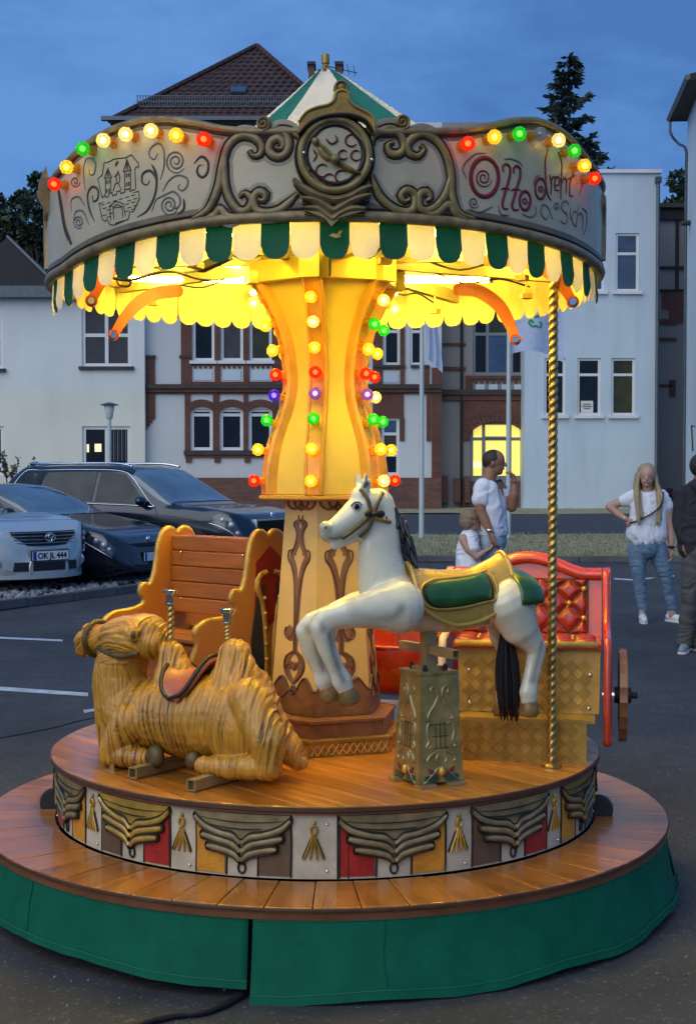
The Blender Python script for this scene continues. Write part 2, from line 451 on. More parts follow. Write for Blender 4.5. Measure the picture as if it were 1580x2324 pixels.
def asphaltmat(name, c):
    m = bpy.data.materials.new(name); m.use_nodes = True; n, l = m.node_tree.nodes, m.node_tree.links
    p = n['Principled BSDF']; p.inputs['Roughness'].default_value = .78; p.inputs['Specular IOR Level'].default_value = .35
    t = n.new('ShaderNodeTexCoord')
    def nz(sc, d, lo, hi, p0, p1):
        q = n.new('ShaderNodeTexNoise'); q.inputs['Scale'].default_value = sc; q.inputs['Detail'].default_value = d; l.new(t.outputs['Object'], q.inputs['Vector'])
        r = n.new('ShaderNodeMapRange'); r.inputs[1].default_value = p0; r.inputs[2].default_value = p1; r.inputs[3].default_value = lo; r.inputs[4].default_value = hi; l.new(q.outputs['Fac'], r.inputs[0]); return q, r.outputs[0]
    a = nz(.55, 6, .72, 1.3, .3, .7)[1]; b = nz(4.5, 8, .82, 1.2, .3, .7)[1]; fine, f = nz(170, 3, .68, 1.4, .32, .68)
    vo = n.new('ShaderNodeTexVoronoi'); vo.inputs['Scale'].default_value = 95; l.new(t.outputs['Object'], vo.inputs['Vector']); vr = n.new('ShaderNodeMapRange'); vr.inputs[1].default_value = .9; vr.inputs[2].default_value = 1.0; vr.inputs[3].default_value = 1; vr.inputs[4].default_value = 2.2
    sep = n.new('ShaderNodeSeparateColor'); l.new(vo.outputs['Color'], sep.inputs[0]); l.new(sep.outputs[0], vr.inputs[0])
    x = a
    for y in (b, f, vr.outputs[0]):
        mm = n.new('ShaderNodeMath'); mm.operation = 'MULTIPLY'; l.new(x, mm.inputs[0]); l.new(y, mm.inputs[1]); x = mm.outputs[0]
    mx = n.new('ShaderNodeMix'); mx.data_type = 'RGBA'; mx.blend_type = 'MULTIPLY'; mx.inputs[0].default_value = 1; mx.inputs[6].default_value = lin(c); l.new(x, mx.inputs[7]); l.new(mx.outputs[2], p.inputs['Base Color'])
    bp = n.new('ShaderNodeBump'); bp.inputs['Strength'].default_value = .6; bp.inputs['Distance'].default_value = .006; l.new(fine.outputs['Fac'], bp.inputs['Height']); l.new(bp.outputs[0], p.inputs['Normal'])
    MATS[name] = m
def wrinkle(me, amp, fx=9.0, fz=16.0, seed=0.0):
    """creases pressed into cloth"""
    nv = len(me.vertices); co = np.empty(nv * 3); me.vertices.foreach_get('co', co); co = co.reshape(-1, 3); no = np.empty(nv * 3); me.vertex_normals.foreach_get('vector', no); no = no.reshape(-1, 3)
    for i in range(nv):
        x, y, z = co[i]; w = noise.noise((x * 4 + seed, y * 4, z * 4)) * 2.2
        a = noise.noise((x * fx + w + seed, y * fx - w, z * fz + w * 2 + x * 8))
        co[i] += no[i] * ((1 - abs(a) * 2.6) * amp)
    me.vertices.foreach_set('co', co.ravel()); return me

pm('edge_brown', (.085, .032, .014), .55, var=.3, scale=12)

pm('seam_thread', (.02, .16, .11), .8, var=.2)
# ================================================================== THE SETTING
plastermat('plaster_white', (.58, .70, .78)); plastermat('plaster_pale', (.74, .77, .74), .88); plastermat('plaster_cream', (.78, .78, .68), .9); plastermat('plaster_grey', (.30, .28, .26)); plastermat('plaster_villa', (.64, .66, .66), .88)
brickmat('brick_red', (.17, .052, .030), (.11, .036, .024), (.13, .10, .085))
brickmat('brick_plinth', (.20, .085, .055), (.13, .055, .04), (.12, .10, .09))
pm('stone_dark', (.055, .045, .04), .8, var=.3, scale=3)
pm('frame_white', (.72, .73, .73), .45, var=.05, scale=2)
pm('frame_grey', (.20, .22, .23), .5, var=.1, scale=2)
pm('pane_dark', (.010, .011, .012), .06, var=.5, scale=.8, spec=.35, rvar=.02)
pm('pane_sky', (.05, .085, .15), .08, var=.4, scale=.7, spec=.8, rvar=.02)
pm('pane_olive', (.05, .046, .012), .1, var=.5, scale=.8, rvar=.03)
pm('blind', (.045, .048, .06), .7, var=.3, scale=3)
emat('room_lamp', (1.0, .80, .42), .9)
pm('roof_tile', (.056, .025, .018), .7, var=.35, scale=2, orand=.25, bump=.2, bscale=20)
pm('roof_dark', (.018, .014, .014), .8, var=.3, scale=2, bump=.3, bscale=14)
pm('zinc', (.11, .13, .15), .45, .5, var=.2, scale=3)
pm('timber_dark', (.020, .016, .015), .7, var=.3, scale=3)
asphaltmat('asphalt', (.052, .051, .050))
pm('path_asphalt', (.038, .042, .055), .85, var=.2, scale=1.2, bump=.3, bscale=60)
pm('dry_grass', (.30, .27, .15), .95, var=.45, scale=4, bump=.9, bscale=25, detail=9)
pm('blade', (.25, .23, .11), .8, var=.5, scale=3)
pm('kerb_stone', (.10, .10, .10), .85, var=.3, scale=5, bump=.3, bscale=40)
pm('pebble', (.20, .205, .21), .75, var=.5, scale=9)
pm('soil', (.035, .032, .03), .95, var=.3, scale=6, bump=.6)
pm('line_paint', (.5, .52, .54), .7, var=.35, scale=8, bump=.2)
pm('bark', (.06, .045, .035), .9, var=.3, scale=8, bump=.5)
pm('needles', (.020, .038, .026), .7, var=.5, scale=.8)
pm('leaves', (.024, .048, .020), .6, var=.5, scale=.9)
pm('leaves_pale', (.08, .085, .045), .7, var=.4, scale=3)
pm('pole_paint', (.52, .58, .55), .4, .1, var=.08, scale=2)
cloth('flag_cloth', (.60, .68, .85), .3)
pm('flag_green', (.02, .30, .12), .7, var=.1)
pm('lamp_white', (.62, .62, .60), .35, var=.05)
pm('paper', (.7, .7, .66), .8, var=.05)

# ---- ground
gm = MB(); gm.grid(lambda a, b: Vector((-260 + 520 * a, -30 + 430 * b, 0)), 40, 30)
struct(gm.build('asphalt_ground', 'asphalt'))
KY = 24.0
gv = MB(); gv.grid(lambda a, b: Vector((-45 + 100 * a, KY + .12 + (33.8 - KY - .12) * b, .05 + .05 * noise.noise((a * 30, b * 5, 0)))), 80, 12)
struct(gv.build('grass_verge', 'dry_grass', smooth=True))
pv = MB(); pv.span((-45, 33.8, .02), (55, 49.6, .055)); struct(pv.build('footpath', 'path_asphalt'))
gv = MB(); gv.grid(lambda a, b: Vector((-45 + 100 * a, 49.6 + 10 * b, .07 + .07 * noise.noise((a * 26, b * 5, 3)))), 70, 10)
struct(gv.build('grass_border', 'dry_grass', smooth=True))
def kerb_run(name, p, q, n, w=.12, h=.11):
    """kerb of single stones laid end to end"""
    root = bpy.data.objects.new(name, None); COL.objects.link(root); root['kind'] = 'structure'
    p, q = Vector(p), Vector(q); d = (q - p) / n; ang = math.atan2(d.y, d.x)
    b = MB(); b.box((0, 0, h / 2), (d.length - .012, w, h)); me = modmesh(b.mesh('kerb_stone'), bevel=.012)
    me.materials.append(M('kerb_stone'))
    for i in range(n):
        c = p + d * (i + .5)
        link('kerb_stone', me, None, root, loc=(c.x, c.y, random.uniform(-.006, .006)), rot=(0, 0, ang + random.uniform(-.006, .006)))
    return root
kerb_run('verge_kerb', (-9, KY + .06, 0), (16, KY + .06, 0), 25)
# gravel bed in front of the parked cars
ga, gb, gc_, gd = onz(-60, 1393), onz(700, 1292), onz(700, 1268), onz(-60, 1349)
bed = MB(); bed.add([(p.x, p.y, .075) for p in (ga, gb, gc_, gd)], [(0, 1, 2, 3)]); struct(bed.build('gravel_bed', 'soil'))
kerb_run('bed_kerb', ga, gb, 9); kerb_run('bed_rear_kerb', gd, gc_, 9)
st = MB()
for i in range(1500):
    a, b = random.random(), random.random()
    p = (ga * (1 - a) + gb * a) * (1 - b) + (gd * (1 - a) + gc_ * a) * b
    r = random.uniform(.022, .05)
    st.ball((p.x, p.y, .08 + r * .5), (r, r * random.uniform(.7, 1.2), r * random.uniform(.5, .9)), 6, 4, Matrix.Rotation(random.random() * 6, 3, 'Z') @ Matrix.Rotation(random.random(), 3, 'X'))
tag(st.build('gravel', 'pebble', kind='stuff', fix=False), 'grey loose gravel filling the bed in front of the parked cars', 'gravel')
tu = MB()
for i in range(16000):
    y = KY + .2 + (random.random() ** 1.5) * 9.4; x = random.uniform(-9, 9) * y / KY; s = random.uniform(.03, .09); t = random.random() * 6
    z = .07
    tu.add([(x - .012 * cos(t), y - .012 * sin(t), z), (x + .012 * cos(t), y + .012 * sin(t), z), (x + random.uniform(-.03, .03), y + random.uniform(-.03, .03), z + s)], [(0, 1, 2)])
tag(tu.build('grass_blades', 'blade', kind='stuff', fix=False), 'short dry grass blades on the verge behind the parking lot', 'grass')
# painted bay lines
def paint(name, quad):
    b = MB(); b.add([onz(u, v, .004) for u, v in quad], [(0, 1, 2, 3)]); return struct(b.build(name, 'line_paint'))
paint('bay_line', [(-40, 1444), (142, 1452), (142, 1456), (-40, 1448)])
paint('bay_line', [(-40, 1556), (200, 1573), (200, 1581), (-40, 1565)])
paint('bay_line', [(188, 1612), (214, 1609), (214, 1615), (192, 1619)])
paint('bay_line', [(1394, 1312), (1440, 1315), (1440, 1318), (1394, 1315)])
paint('bay_line', [(1440, 1316), (1476, 1311), (1490, 1311), (1456, 1317)])
paint('bay_line', [(1512, 1307), (1530, 1306), (1530, 1309), (1512, 1310)])
cr_ = MB()
pc = [onz(u, v, .003) for u, v in ((-20, 1679), (60, 1664), (130, 1650), (180, 1636), (220, 1628))]
for a, b in zip(pc[:-1], pc[1:]): cr_.bar(a, b, .022, .004)
struct(cr_.build('asphalt_joint', 'black_rubber'))
gr_ = MB(); rr = random.Random(3)
for i in range(46):
    p = onz(rr.uniform(1380, 1570), rr.uniform(1500, 2290)) if i % 3 else onz(rr.uniform(0, 520), rr.uniform(2180, 2320))
    gr_.ball((p.x, p.y, .004), rr.uniform(.002, .0045), 6, 4)
tag(gr_.build('litter_grit', 'pebble', kind='stuff', fix=False), 'pale specks of grit scattered on the asphalt around the carousel', 'grit')

# ---- buildings
def FX(u, Y): return at(u, 1000, Y).x
def FZ(v, Y): return at(790, v, Y).z
def wallmesh(mb, x0, x1, z0, z1, y, holes, depth=.22):
    xs = sorted({x0, x1, *[h[0] for h in holes], *[h[1] for h in holes]}); zs = sorted({z0, z1, *[h[2] for h in holes], *[h[3] for h in holes]})
    xs = [x for x in xs if x0 <= x <= x1]; zs = [z for z in zs if z0 <= z <= z1]
    for i in range(len(xs) - 1):
        for j in range(len(zs) - 1):
            cx, cz = (xs[i] + xs[i + 1]) / 2, (zs[j] + zs[j + 1]) / 2
            if any(h[0] < cx < h[1] and h[2] < cz < h[3] for h in holes): continue
            mb.add([(xs[i], y, zs[j]), (xs[i + 1], y, zs[j]), (xs[i + 1], y, zs[j + 1]), (xs[i], y, zs[j + 1])], [(0, 1, 2, 3)])
    for a, b, c, d in holes:
        a, b = max(a, x0), min(b, x1)
        q = [(a, y, c), (b, y, c), (b, y, d), (a, y, d)]
        r = [(x, y + depth, z) for x, _, z in q]
        mb.add(q + r, [(0, 4, 5, 1), (1, 5, 6, 2), (2, 6, 7, 3), (3, 7, 4, 0)])
    return mb
class Facade:
    """one front wall at distance Y; openings and trim given in picture units"""
    def __init__(s, root, Y): s.r, s.Y, s.holes = root, Y, []
    def b(s, u0, v0, u1, v1, proud, mat, name, back=.1, par=None):
        x0, x1, z0, z1 = FX(u0, s.Y), FX(u1, s.Y), FZ(v1, s.Y), FZ(v0, s.Y)
        m = MB(); m.span((x0, s.Y - proud, z0), (x1, s.Y + back, z1)); return m.build(name, mat, par or s.r, world=True)
    def window(s, u0, v0, u1, v1, mull=(), trans=(), mat='frame_white', pane='pane_dark', fw=.09, arch=0.0, sill=None, blinds=None, per=None):
        Y = s.Y; x0, x1, z0, z1 = FX(u0, Y), FX(u1, Y), FZ(v1, Y), FZ(v0, Y)
        s.holes.append((x0, x1, z0, z1))
        y = Y + .13
        fr = MB()
        fr.span((x0, y - .05, z0), (x0 + fw, y + .05, z1)); fr.span((x1 - fw, y - .05, z0), (x1, y + .05, z1))
        fr.span((x0 + fw, y - .048, z0), (x1 - fw, y + .048, z0 + fw)); fr.span((x0 + fw, y - .048, z1 - fw), (x1 - fw, y + .048, z1))
        xs = [x0 + fw] + [x0 + (x1 - x0) * t for t in mull] + [x1 - fw]; zs = [z0 + fw] + [z0 + (z1 - z0) * t for t in trans] + [z1 - fw]
        for x in xs[1:-1]: fr.span((x - fw * .55, y - .046, z0 + fw), (x + fw * .55, y + .046, z1 - fw))
        for z in zs[1:-1]: fr.span((x0 + fw, y - .044, z - fw * .55), (x1 - fw, y + .044, z + fw * .55))
        if arch:        # plaster spandrels that round off the head of the opening
            w = (x1 - x0) / 2; n = 10
            for sgn in (-1, 1):
                pts = [(x0 + w + sgn * w * k / n, z1 - arch + arch * math.sqrt(max(0, 1 - (k / n) ** 2))) for k in range(n + 1)]
                poly = pts + [(x0 + w + sgn * w, z1 + .02), (x0 + w, z1 + .02)]
                fr.plate(poly, lambda a, b, h: Vector((a, y - .07 + h, b)), .11)
        f = fr.build('window', mat, s.r, world=True)
        k = 0
        for i in range(len(xs) - 1):
            for j in range(len(zs) - 1):
                p = MB(); p.span((xs[i], y - .005, zs[j]), (xs[i + 1], y + .01, zs[j + 1]))
                p.build('pane', (per[k] if per else pane), f, world=True); k += 1
        if sill:
            m = MB(); m.span((x0 - .12, Y - .14, z0 - .13), (x1 + .12, Y + .08, z0 - .005)); m.build('sill', sill, f, world=True)
        return f
    def wall(s, u0, v0, u1, v1, mat, name='wall', thick=True):
        Y = s.Y; m = MB(); x0, x1, z0, z1 = FX(u0, Y), FX(u1, Y), FZ(v1, Y), FZ(v0, Y)
        wallmesh(m, x0, x1, z0, z1, Y, [h for h in s.holes if h[0] < x1 and h[1] > x0 and h[2] < z1 and h[3] > z0])
        return m.build(name, mat, s.r, world=True, fix=False)
def shell(root, u0, v0, u1, Y, depth, mat, name='rear_wall'):
    """the sides, back and top that close a block behind its front wall"""
    x0, x1, z1 = FX(u0, Y), FX(u1, Y), FZ(v0, Y)
    m = MB(); a, b = Y + .3, Y + depth
    m.add([(x0, Y, 0), (x0, b, 0), (x0, b, z1), (x0, Y, z1), (x1, Y, 0), (x1, b, 0), (x1, b, z1), (x1, Y, z1)], [(0, 3, 2, 1), (4, 5, 6, 7), (1, 2, 6, 5), (3, 7, 6, 2)])
    m.add([(x0 + .01, a, 0), (x1 - .01, a, 0), (x1 - .01, a, z1 - .02), (x0 + .01, a, z1 - .02)], [(0, 1, 2, 3)])
    return m.build(name, mat, root, world=True)
GV = 1160   # foot of the facades in picture units

# A: pale office block
YA = 56.6
A = thing('office_block', 'pale rendered office block with a cream ground floor behind the parked cars', 'building', (FX(160, YA), YA, 0))
fa = Facade(A, YA)
fa.window(187, 676, 298, 831, (.5,), (.46,), pane='blind', fw=.13, sill='stone_dark')
fa.window(187, 967, 296, 1078, (.5,), (.2,), pane='pane_dark', fw=.13)
fa.window(-100, 676, 8, 836, (.5,), (.46,), pane='blind', fw=.13, sill='stone_dark')
fa.window(-100, 967, 8, 1078, (.5,), (.2,), pane='pane_dark', fw=.13)
fa.wall(-160, 668, 329, 880, 'plaster_pale', 'upper_wall'); fa.wall(-160, 880, 329, GV, 'plaster_cream', 'lower_wall')
shell(A, -160, 668, 329, YA, 14, 'plaster_pale')
for k in range(9):          # vertical blind strips behind the ground floor glass
    u = 252 + k * 4.6
    fa.b(u, 974, u + 1.5, 1046, -.115, 'frame_grey' if k % 2 else 'blind', 'blind_strip', .135)
m = MB(); Lm = YA + .1
for (u, v, w, h) in ((197, 1008, 5, 18), (215, 1007, 15, 18)):
    m.span((FX(u, Lm), YA + .09, FZ(v + h, Lm)), (FX(u + w, Lm), YA + .105, FZ(v, Lm)))
m.build('lit_lamp', 'room_lamp', A, world=True)
fa.b(-165, 650, 331, 668, .35, 'zinc', 'eave_band', 14); fa.b(-165, 668, 331, 676, .42, 'zinc', 'gutter', -.28)
m = MB()
for k in range(16): m.span((FX(-20 + k * 12, YA), YA - .25, FZ(650, YA)), (FX(-16 + k * 12, YA), YA - .1, FZ(645, YA)))
m.build('snow_hook', 'stone_dark', A, world=True)
# the hipped house roof that rises behind it
YH = 70
h0 = thing('hipped_house', 'house with a dark hipped roof rising behind the pale office block', 'house', (FX(20, YH), YH, 0))
zt, ze = FZ(538, YH + 3), FZ(662, YH); xl, xr, xa = FX(-140, YH), FX(146, YH), FX(20, YH + 3)
m = MB(); m.add([(xl, YH, ze), (xr, YH, ze), (xr, YH + 10, ze), (xl, YH + 10, ze), (xa, YH + 3, zt), (xl + 2, YH + 6, zt)], [(0, 1, 4), (1, 2, 4), (2, 3, 5, 4), (3, 0, 4, 5), (0, 3, 2, 1)]); m.build('roof', 'roof_dark', h0, world=True)
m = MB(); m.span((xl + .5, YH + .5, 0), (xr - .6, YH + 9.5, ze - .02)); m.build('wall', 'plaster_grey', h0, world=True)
m = MB(); m.tube([(xa, YH + 3, zt + .05), (xr, YH, ze + .05)], .09, 6); m.build('hip_capping', 'zinc', h0, world=True)

# B: the villa with brick trim
YB = 57.0
B = thing('brick_trim_villa', 'old villa with red brick trim, triple windows and a brown tiled hipped roof', 'building', (FX(600, YB), YB, 0))
fb = Facade(B, YB)
for (u0, u1, pn) in ((438, 487, ['pane_dark', 'blind']), (502, 552, ['blind', 'blind']), (567, 617, ['pane_olive', 'pane_dark'])): fb.window(u0, 700, u1, 818, trans=(.78,), fw=.11, sill='frame_white', per=pn)
for (u0, u1) in ((434, 482), (500, 551), (565, 617)): fb.window(u0, 928, u1, 1021, trans=(.86,), fw=.11, arch=.18)
for (u0, u1) in ((870, 908), (930, 962)): fb.window(u0, 700, u1, 828, fw=.11, trans=(.6,))
for (u0, u1) in ((866, 906),): fb.window(u0, 948, u1, 1078, trans=(.35, .72), fw=.11, arch=.2, per=['pane_dark', 'pane_olive', 'pane_sky'])
fb.wall(329, 276, 1002, GV, 'plaster_villa'); shell(B, 329, 276, 1002, YB, 13, 'plaster_villa')
br = 'brick_red'
def steps(u0, u1, v0, v1, right=True, n=3):     # quoin that ends in steps
    fb.b(u0, v0, u1, v1 - 24, .09, br, 'quoin')
    for k in range(n):
        w = (u1 - u0) * (1 - (k + 1) / (n + 1))
        a, b = (u0, u0 + w) if right else (u1 - w, u1)
        fb.b(a, v1 - 24 + k * 8, b, v1 - 16 + k * 8, .088, br, 'quoin_step')
steps(329, 352, 890, 974); fb.b(329, 812, 352, 872, .09, br, 'quoin'); fb.b(326, 806, 354, 812, .13, 'stone_dark', 'coping')
fb.b(322, 872, 1002, 882, .24, 'stone_dark', 'cornice'); fb.b(326, 882, 1002, 890, .16, br, 'cornice_brick'); fb.b(326, 890, 1002, 893, .11, 'stone_dark', 'cornice_shadow_course')
for (u0, u1) in ((412, 436), (488, 501), (553, 566), (618, 642)):
    fb.b(u0, 700, u1, 872, .085, br, 'pilaster')
for (u0, u1) in ((436, 488), (501, 553), (566, 618)):
    fb.b(u0, 820, u1, 829, .06, br, 'brick_band'); fb.b(u0, 866, u1, 872, .06, br, 'brick_band')
    for k in range(4): fb.b(u0 + 5 + k * 11.5, 829, u0 + 11 + k * 11.5, 835, .055, br, 'dentil')
    fb.b(u0 + 6, 841, u1 - 6, 863, .03, 'plaster_white', 'recessed_panel')
fb.b(408, 806, 437, 812, .12, 'stone_dark', 'coping'); fb.b(617, 806, 648, 812, .12, 'stone_dark', 'coping')
for (u0, u1) in ((420, 432), (484, 498), (553, 563), (619, 633)): fb.b(u0, 893, u1, 1021, .085, br, 'pilaster')
for wi, (u0, u1) in enumerate(((434, 482), (500, 551), (565, 617))):    # segmental brick arches of single voussoirs
    xa_, xb_ = FX(u0 - 2, YB), FX(u1 + 2, YB); zc = FZ(934, YB); cxx = (xa_ + xb_) / 2; w = (xb_ - xa_) / 2; rise = .20
    rad = (w * w + rise * rise) / (2 * rise); a0 = math.asin(w / rad)
    for k in range(9):
        t0, t1 = -a0 + 2 * a0 * k / 9 + .006, -a0 + 2 * a0 * (k + 1) / 9 - .006
        mm = MB(); q = [(cxx + (rad + e) * sin(t), zc + rise - rad + (rad + e) * cos(t)) for e, t in ((.02, t0), (.02, t1), (.30, t1), (.30, t0))]
        mm.plate(q, lambda a, b, h: Vector((a, YB + .05 - h, b)), .15 + .006 * (k % 2) + .0025 * wi); mm.build('voussoir', br, B, world=True)
fb.b(418, 1022, 640, 1032, .16, 'stone_dark', 'sill_course'); fb.b(420, 1032, 638, 1038, .1, br, 'brick_band')
for u in (422, 487, 555, 620): fb.b(u, 1038, u + 13, 1049, .085, br, 'corbel')
fb.b(332, 1084, 1002, GV + 4, .14, 'brick_plinth', 'plinth', .0)
# the part of the villa right of the column
for (u0, u1) in ((846, 868), (908, 918)): fb.b(u0, 700, u1, 872, .08, br, 'pilaster')
for (u0, u1) in ((866, 908),): fb.b(u0, 830, u1, 838, .06, br, 'brick_band'); fb.b(u0 + 4, 846, u1 - 4, 868, .03, 'plaster_white', 'recessed_panel')
fb.b(846, 828, 920, 834, .12, 'stone_dark', 'coping'); fb.b(932, 828, 974, 834, .12, 'stone_dark', 'coping')
fb.b(960, 834, 974, 872, .085, br, 'pilaster'); fb.b(968, 893, 978, 1000, .085, br, 'quoin')
fb.b(846, 893, 916, 948, .06, br, 'brick_field'); fb.b(846, 948, 865, 1000, .06, br, 'brick_field'); fb.b(907, 948, 918, 1000, .06, br, 'brick_field')
fb.b(980, 834, 1002, 1084, .09, br, 'quoin')
# roof
YR = 63.0
ap = at(583, 106, YR); e0, e1 = at(248, 277, YB - .6), at(778, 277, YB - .6); ze = e0.z
e2, e3 = Vector((e1.x, YR * 2 - YB, ze)), Vector((e0.x, YR * 2 - YB, ze))
m = MB(); m.add([e0, e1, e2, e3, ap], [(0, 1, 4), (1, 2, 4), (2, 3, 4), (3, 0, 4), (3, 2, 1, 0)]); roof = m.build('roof', 'roof_dark', B, world=True)
up = (ap - (e0 + (e1 - e0) * ((ap.x - e0.x) / (e1.x - e0.x)))); slant = up.length; up = up / slant; ex = Vector((1, 0, 0)); nrm = ex.cross(up).normalized()
if nrm.y > 0: nrm = -nrm
rows, tw = 18, .34; rl = slant / rows
tm = MB()
for k in range(6):          # one pan tile: a shallow S in section
    t0, t1 = k / 6, (k + 1) / 6
    prof = lambda t: .022 * sin(2 * pi * t)
    q = [(-tw / 2 + tw * t * .98, s, prof(t) + (.05 if s < 0 else .015)) for s in (-.04, rl) for t in (t0, t1)]
    tm.add(q, [(0, 1, 3, 2)])
    tm.add([(q[0][0], -.04, prof(t0) + .05), (q[1][0], -.04, prof(t1) + .05), (q[1][0], -.035, prof(t1) + .012), (q[0][0], -.035, prof(t0) + .012)], [(0, 3, 2, 1)])
tmm = tm.mesh('tile', fix=False); tmm.materials.append(M('roof_tile')); tmm.shade_smooth()
rotm = Matrix((ex, up, nrm)).transposed().to_euler()
o0 = Vector((0, e0.y, ze)); inv = B.matrix_basis.inverted()
for j in range(rows):
    t = (j + .02) / rows
    xl_, xr_ = e0.x + (ap.x - e0.x) * t, e1.x + (ap.x - e1.x) * t
    n = int((xr_ - xl_) / tw)
    for i in range(n + 1):
        x = xl_ + (i + .5) * (xr_ - xl_) / (n + 1)
        p = Vector((x, e0.y, ze)) + up * (j * rl) + nrm * .02
        link('tile', tmm, None, roof, loc=inv @ p, rot=rotm)
hip = MB()
for a in (e0, e1):
    for k in range(24):
        p, q = a + (ap - a) * (k / 24), a + (ap - a) * ((k + .9) / 24)
        hip.tube([p + Vector((0, -.05, .07)), q + Vector((0, -.05, .09))], [.13, .11], 6)
hip.build('hip_tile', 'roof_tile', roof, world=True)
sg = MB()
for k in range(70):
    t = .17; xl_, xr_ = e0.x + (ap.x - e0.x) * t, e1.x + (ap.x - e1.x) * t
    x = xl_ + (xr_ - xl_) * (k + .5) / 70; p = Vector((x, e0.y, ze)) + up * slant * t + nrm * .1
    sg.bar(p, p + Vector((0, -.05, .42)), .035, .035)
for zz in (.0, .2, .42):
    p = Vector((0, e0.y, ze)) + up * slant * .17 + nrm * .1
    sg.bar((xl_, p.y - .05 * zz / .42, p.z + zz), (xr_, p.y - .05 * zz / .42, p.z + zz), .03, .03)
sg.build('snow_guard', 'zinc', roof, world=True)
sk = MB(); p = at(543, 214, 59.2); t = (p.z - ze) / (ap.z - ze); p = Vector((p.x, e0.y, ze)) + up * slant * t + nrm * .12
rm = Matrix((ex, up, nrm)).transposed(); sk.box(p, (.62, .62, .1), rm); so = sk.build('skylight', 'zinc', roof, world=True)
sk = MB(); sk.box(p + nrm * .06, (.5, .5, .02), rm); sk.build('pane', 'pane_sky', so, world=True)
fb.b(240, 272, 786, 281, .75, 'zinc', 'gutter', -.5)
for (u0, u1, v0) in ((701, 714, 151), (764, 777, 151)):
    c = MB(); p = at((u0 + u1) / 2, v0, 66); w = (u1 - u0) / 3160 * 66; c.span((p.x - w / 2, 65.6, 14), (p.x + w / 2, 66.6, p.z)); ch = c.build('chimney', 'brick_plinth', roof, world=True)
    c = MB(); c.span((p.x - w / 2 - .06, 65.5, p.z), (p.x + w / 2 + .06, 66.7, p.z + .14)); c.build('chimney_cap', 'stone_dark', ch, world=True)
an = MB(); p = at(742, 145, 66); q = at(811, 164, 66); an.tube([at(741, 200, 66), at(741, 128, 66)], .03, 6); an.tube([at(741, 148, 66), q], .025, 6)
for t in (.3, .5, .7, .9):
    c = at(741, 148, 66).lerp(q, t); an.tube([c + Vector((-.05, -.3, .25)), c + Vector((.05, .3, -.1))], .015, 5)
an.build('antenna', 'zinc', roof, world=True)

# C: recessed wing with the lit arched door
YD = 58.2
Dn = thing('entrance_wing', 'recessed brick and plaster wing with a yellow lit arched doorway', 'building', (FX(1095, YD), YD, 0))
fd = Facade(Dn, YD)
emat('lit_room', (1.0, .80, .16), .78)
fd.window(1073, 700, 1192, 850, (.28, .74), (.62,), 'frame_grey', fw=.11, per=['pane_dark', 'pane_dark', 'pane_sky', 'pane_olive', 'pane_dark', 'pane_dark'])
fd.window(1068, 957, 1188, 1086, (.25, .75), (.70,), 'frame_grey', pane='lit_room', fw=.12, arch=.42)
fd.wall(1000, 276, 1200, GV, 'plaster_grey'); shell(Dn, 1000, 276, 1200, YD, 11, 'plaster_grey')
fd.b(1068, 1086, 1188, 1092, .06, 'frame_grey', 'door_threshold')
fd.b(1050, 1086, 1200, GV, .05, 'brick_plinth', 'plinth')
fd.b(1098, 990, 1102, 1086, -.02, 'frame_grey', 'door_frame', .16); fd.b(1102, 990, 1148, 994, -.02, 'frame_grey', 'door_head', .16)
emat('lit_poster', (.95, .93, .45), .9)
fd.b(1068, 1047, 1095, 1062, -.09, 'lit_poster', 'door_notice', .13)
fd.b(1000, 832, 1056, 840, .08, br, 'brick_band'); fd.b(1056, 852, 1200, 860, .1, br, 'brick_band'); fd.b(1000, 778, 1056, 784, .07, br, 'brick_band')
fd.b(1000, 884, 1200, 896, .2, 'stone_dark', 'cornice'); fd.b(1000, 896, 1200, 908, .12, br, 'cornice_brick')
fd.b(1056, 860, 1072, 884, .09, br, 'pilaster')
for k in range(9): fd.b(1076 + k * 13, 860, 1082 + k * 13, 868, .08, br, 'dentil')
for k in range(4): fd.b(1080 + k * 29, 872, 1100 + k * 29, 884, .03, 'plaster_white', 'recessed_panel')
fd.b(1050, 908, 1200, 950, .06, br, 'brick_field'); fd.b(1050, 950, 1067, 1000, .06, br, 'brick_field'); fd.b(1189, 950, 1200, 1092, .06, br, 'brick_field')
xa_, xb_ = FX(1066, YD), FX(1190, YD); zc = FZ(985, YD); cxx = (xa_ + xb_) / 2; w = (xb_ - xa_) / 2; rise = .5; rad = (w * w + rise * rise) / (2 * rise); a0 = math.asin(w / rad)
for k in range(15):
    t0, t1 = -a0 + 2 * a0 * k / 15 + .005, -a0 + 2 * a0 * (k + 1) / 15 - .005
    mm = MB(); q = [(cxx + (rad + e) * sin(t), zc + rise - rad + (rad + e) * cos(t)) for e, t in ((.02, t0), (.02, t1), (.42, t1), (.42, t0))]
    mm.plate(q, lambda a, b, h: Vector((a, YD + .03 - h, b)), .13 + .006 * (k % 2)); mm.build('voussoir', br, Dn, world=True)
m = MB(); m.tube([(FX(1047, YD), YD - .1, 0), (FX(1047, YD), YD - .1, 15)], .06, 8); m.build('downpipe', 'timber_dark', Dn, world=True)
for (u0, u1, v0) in ((1002, 1016, 1080), (1030, 1044, 1085), (1054, 1066, 1080)): fd.b(u0, v0, u1, 1140, .3, 'brick_plinth', 'brick_pier')

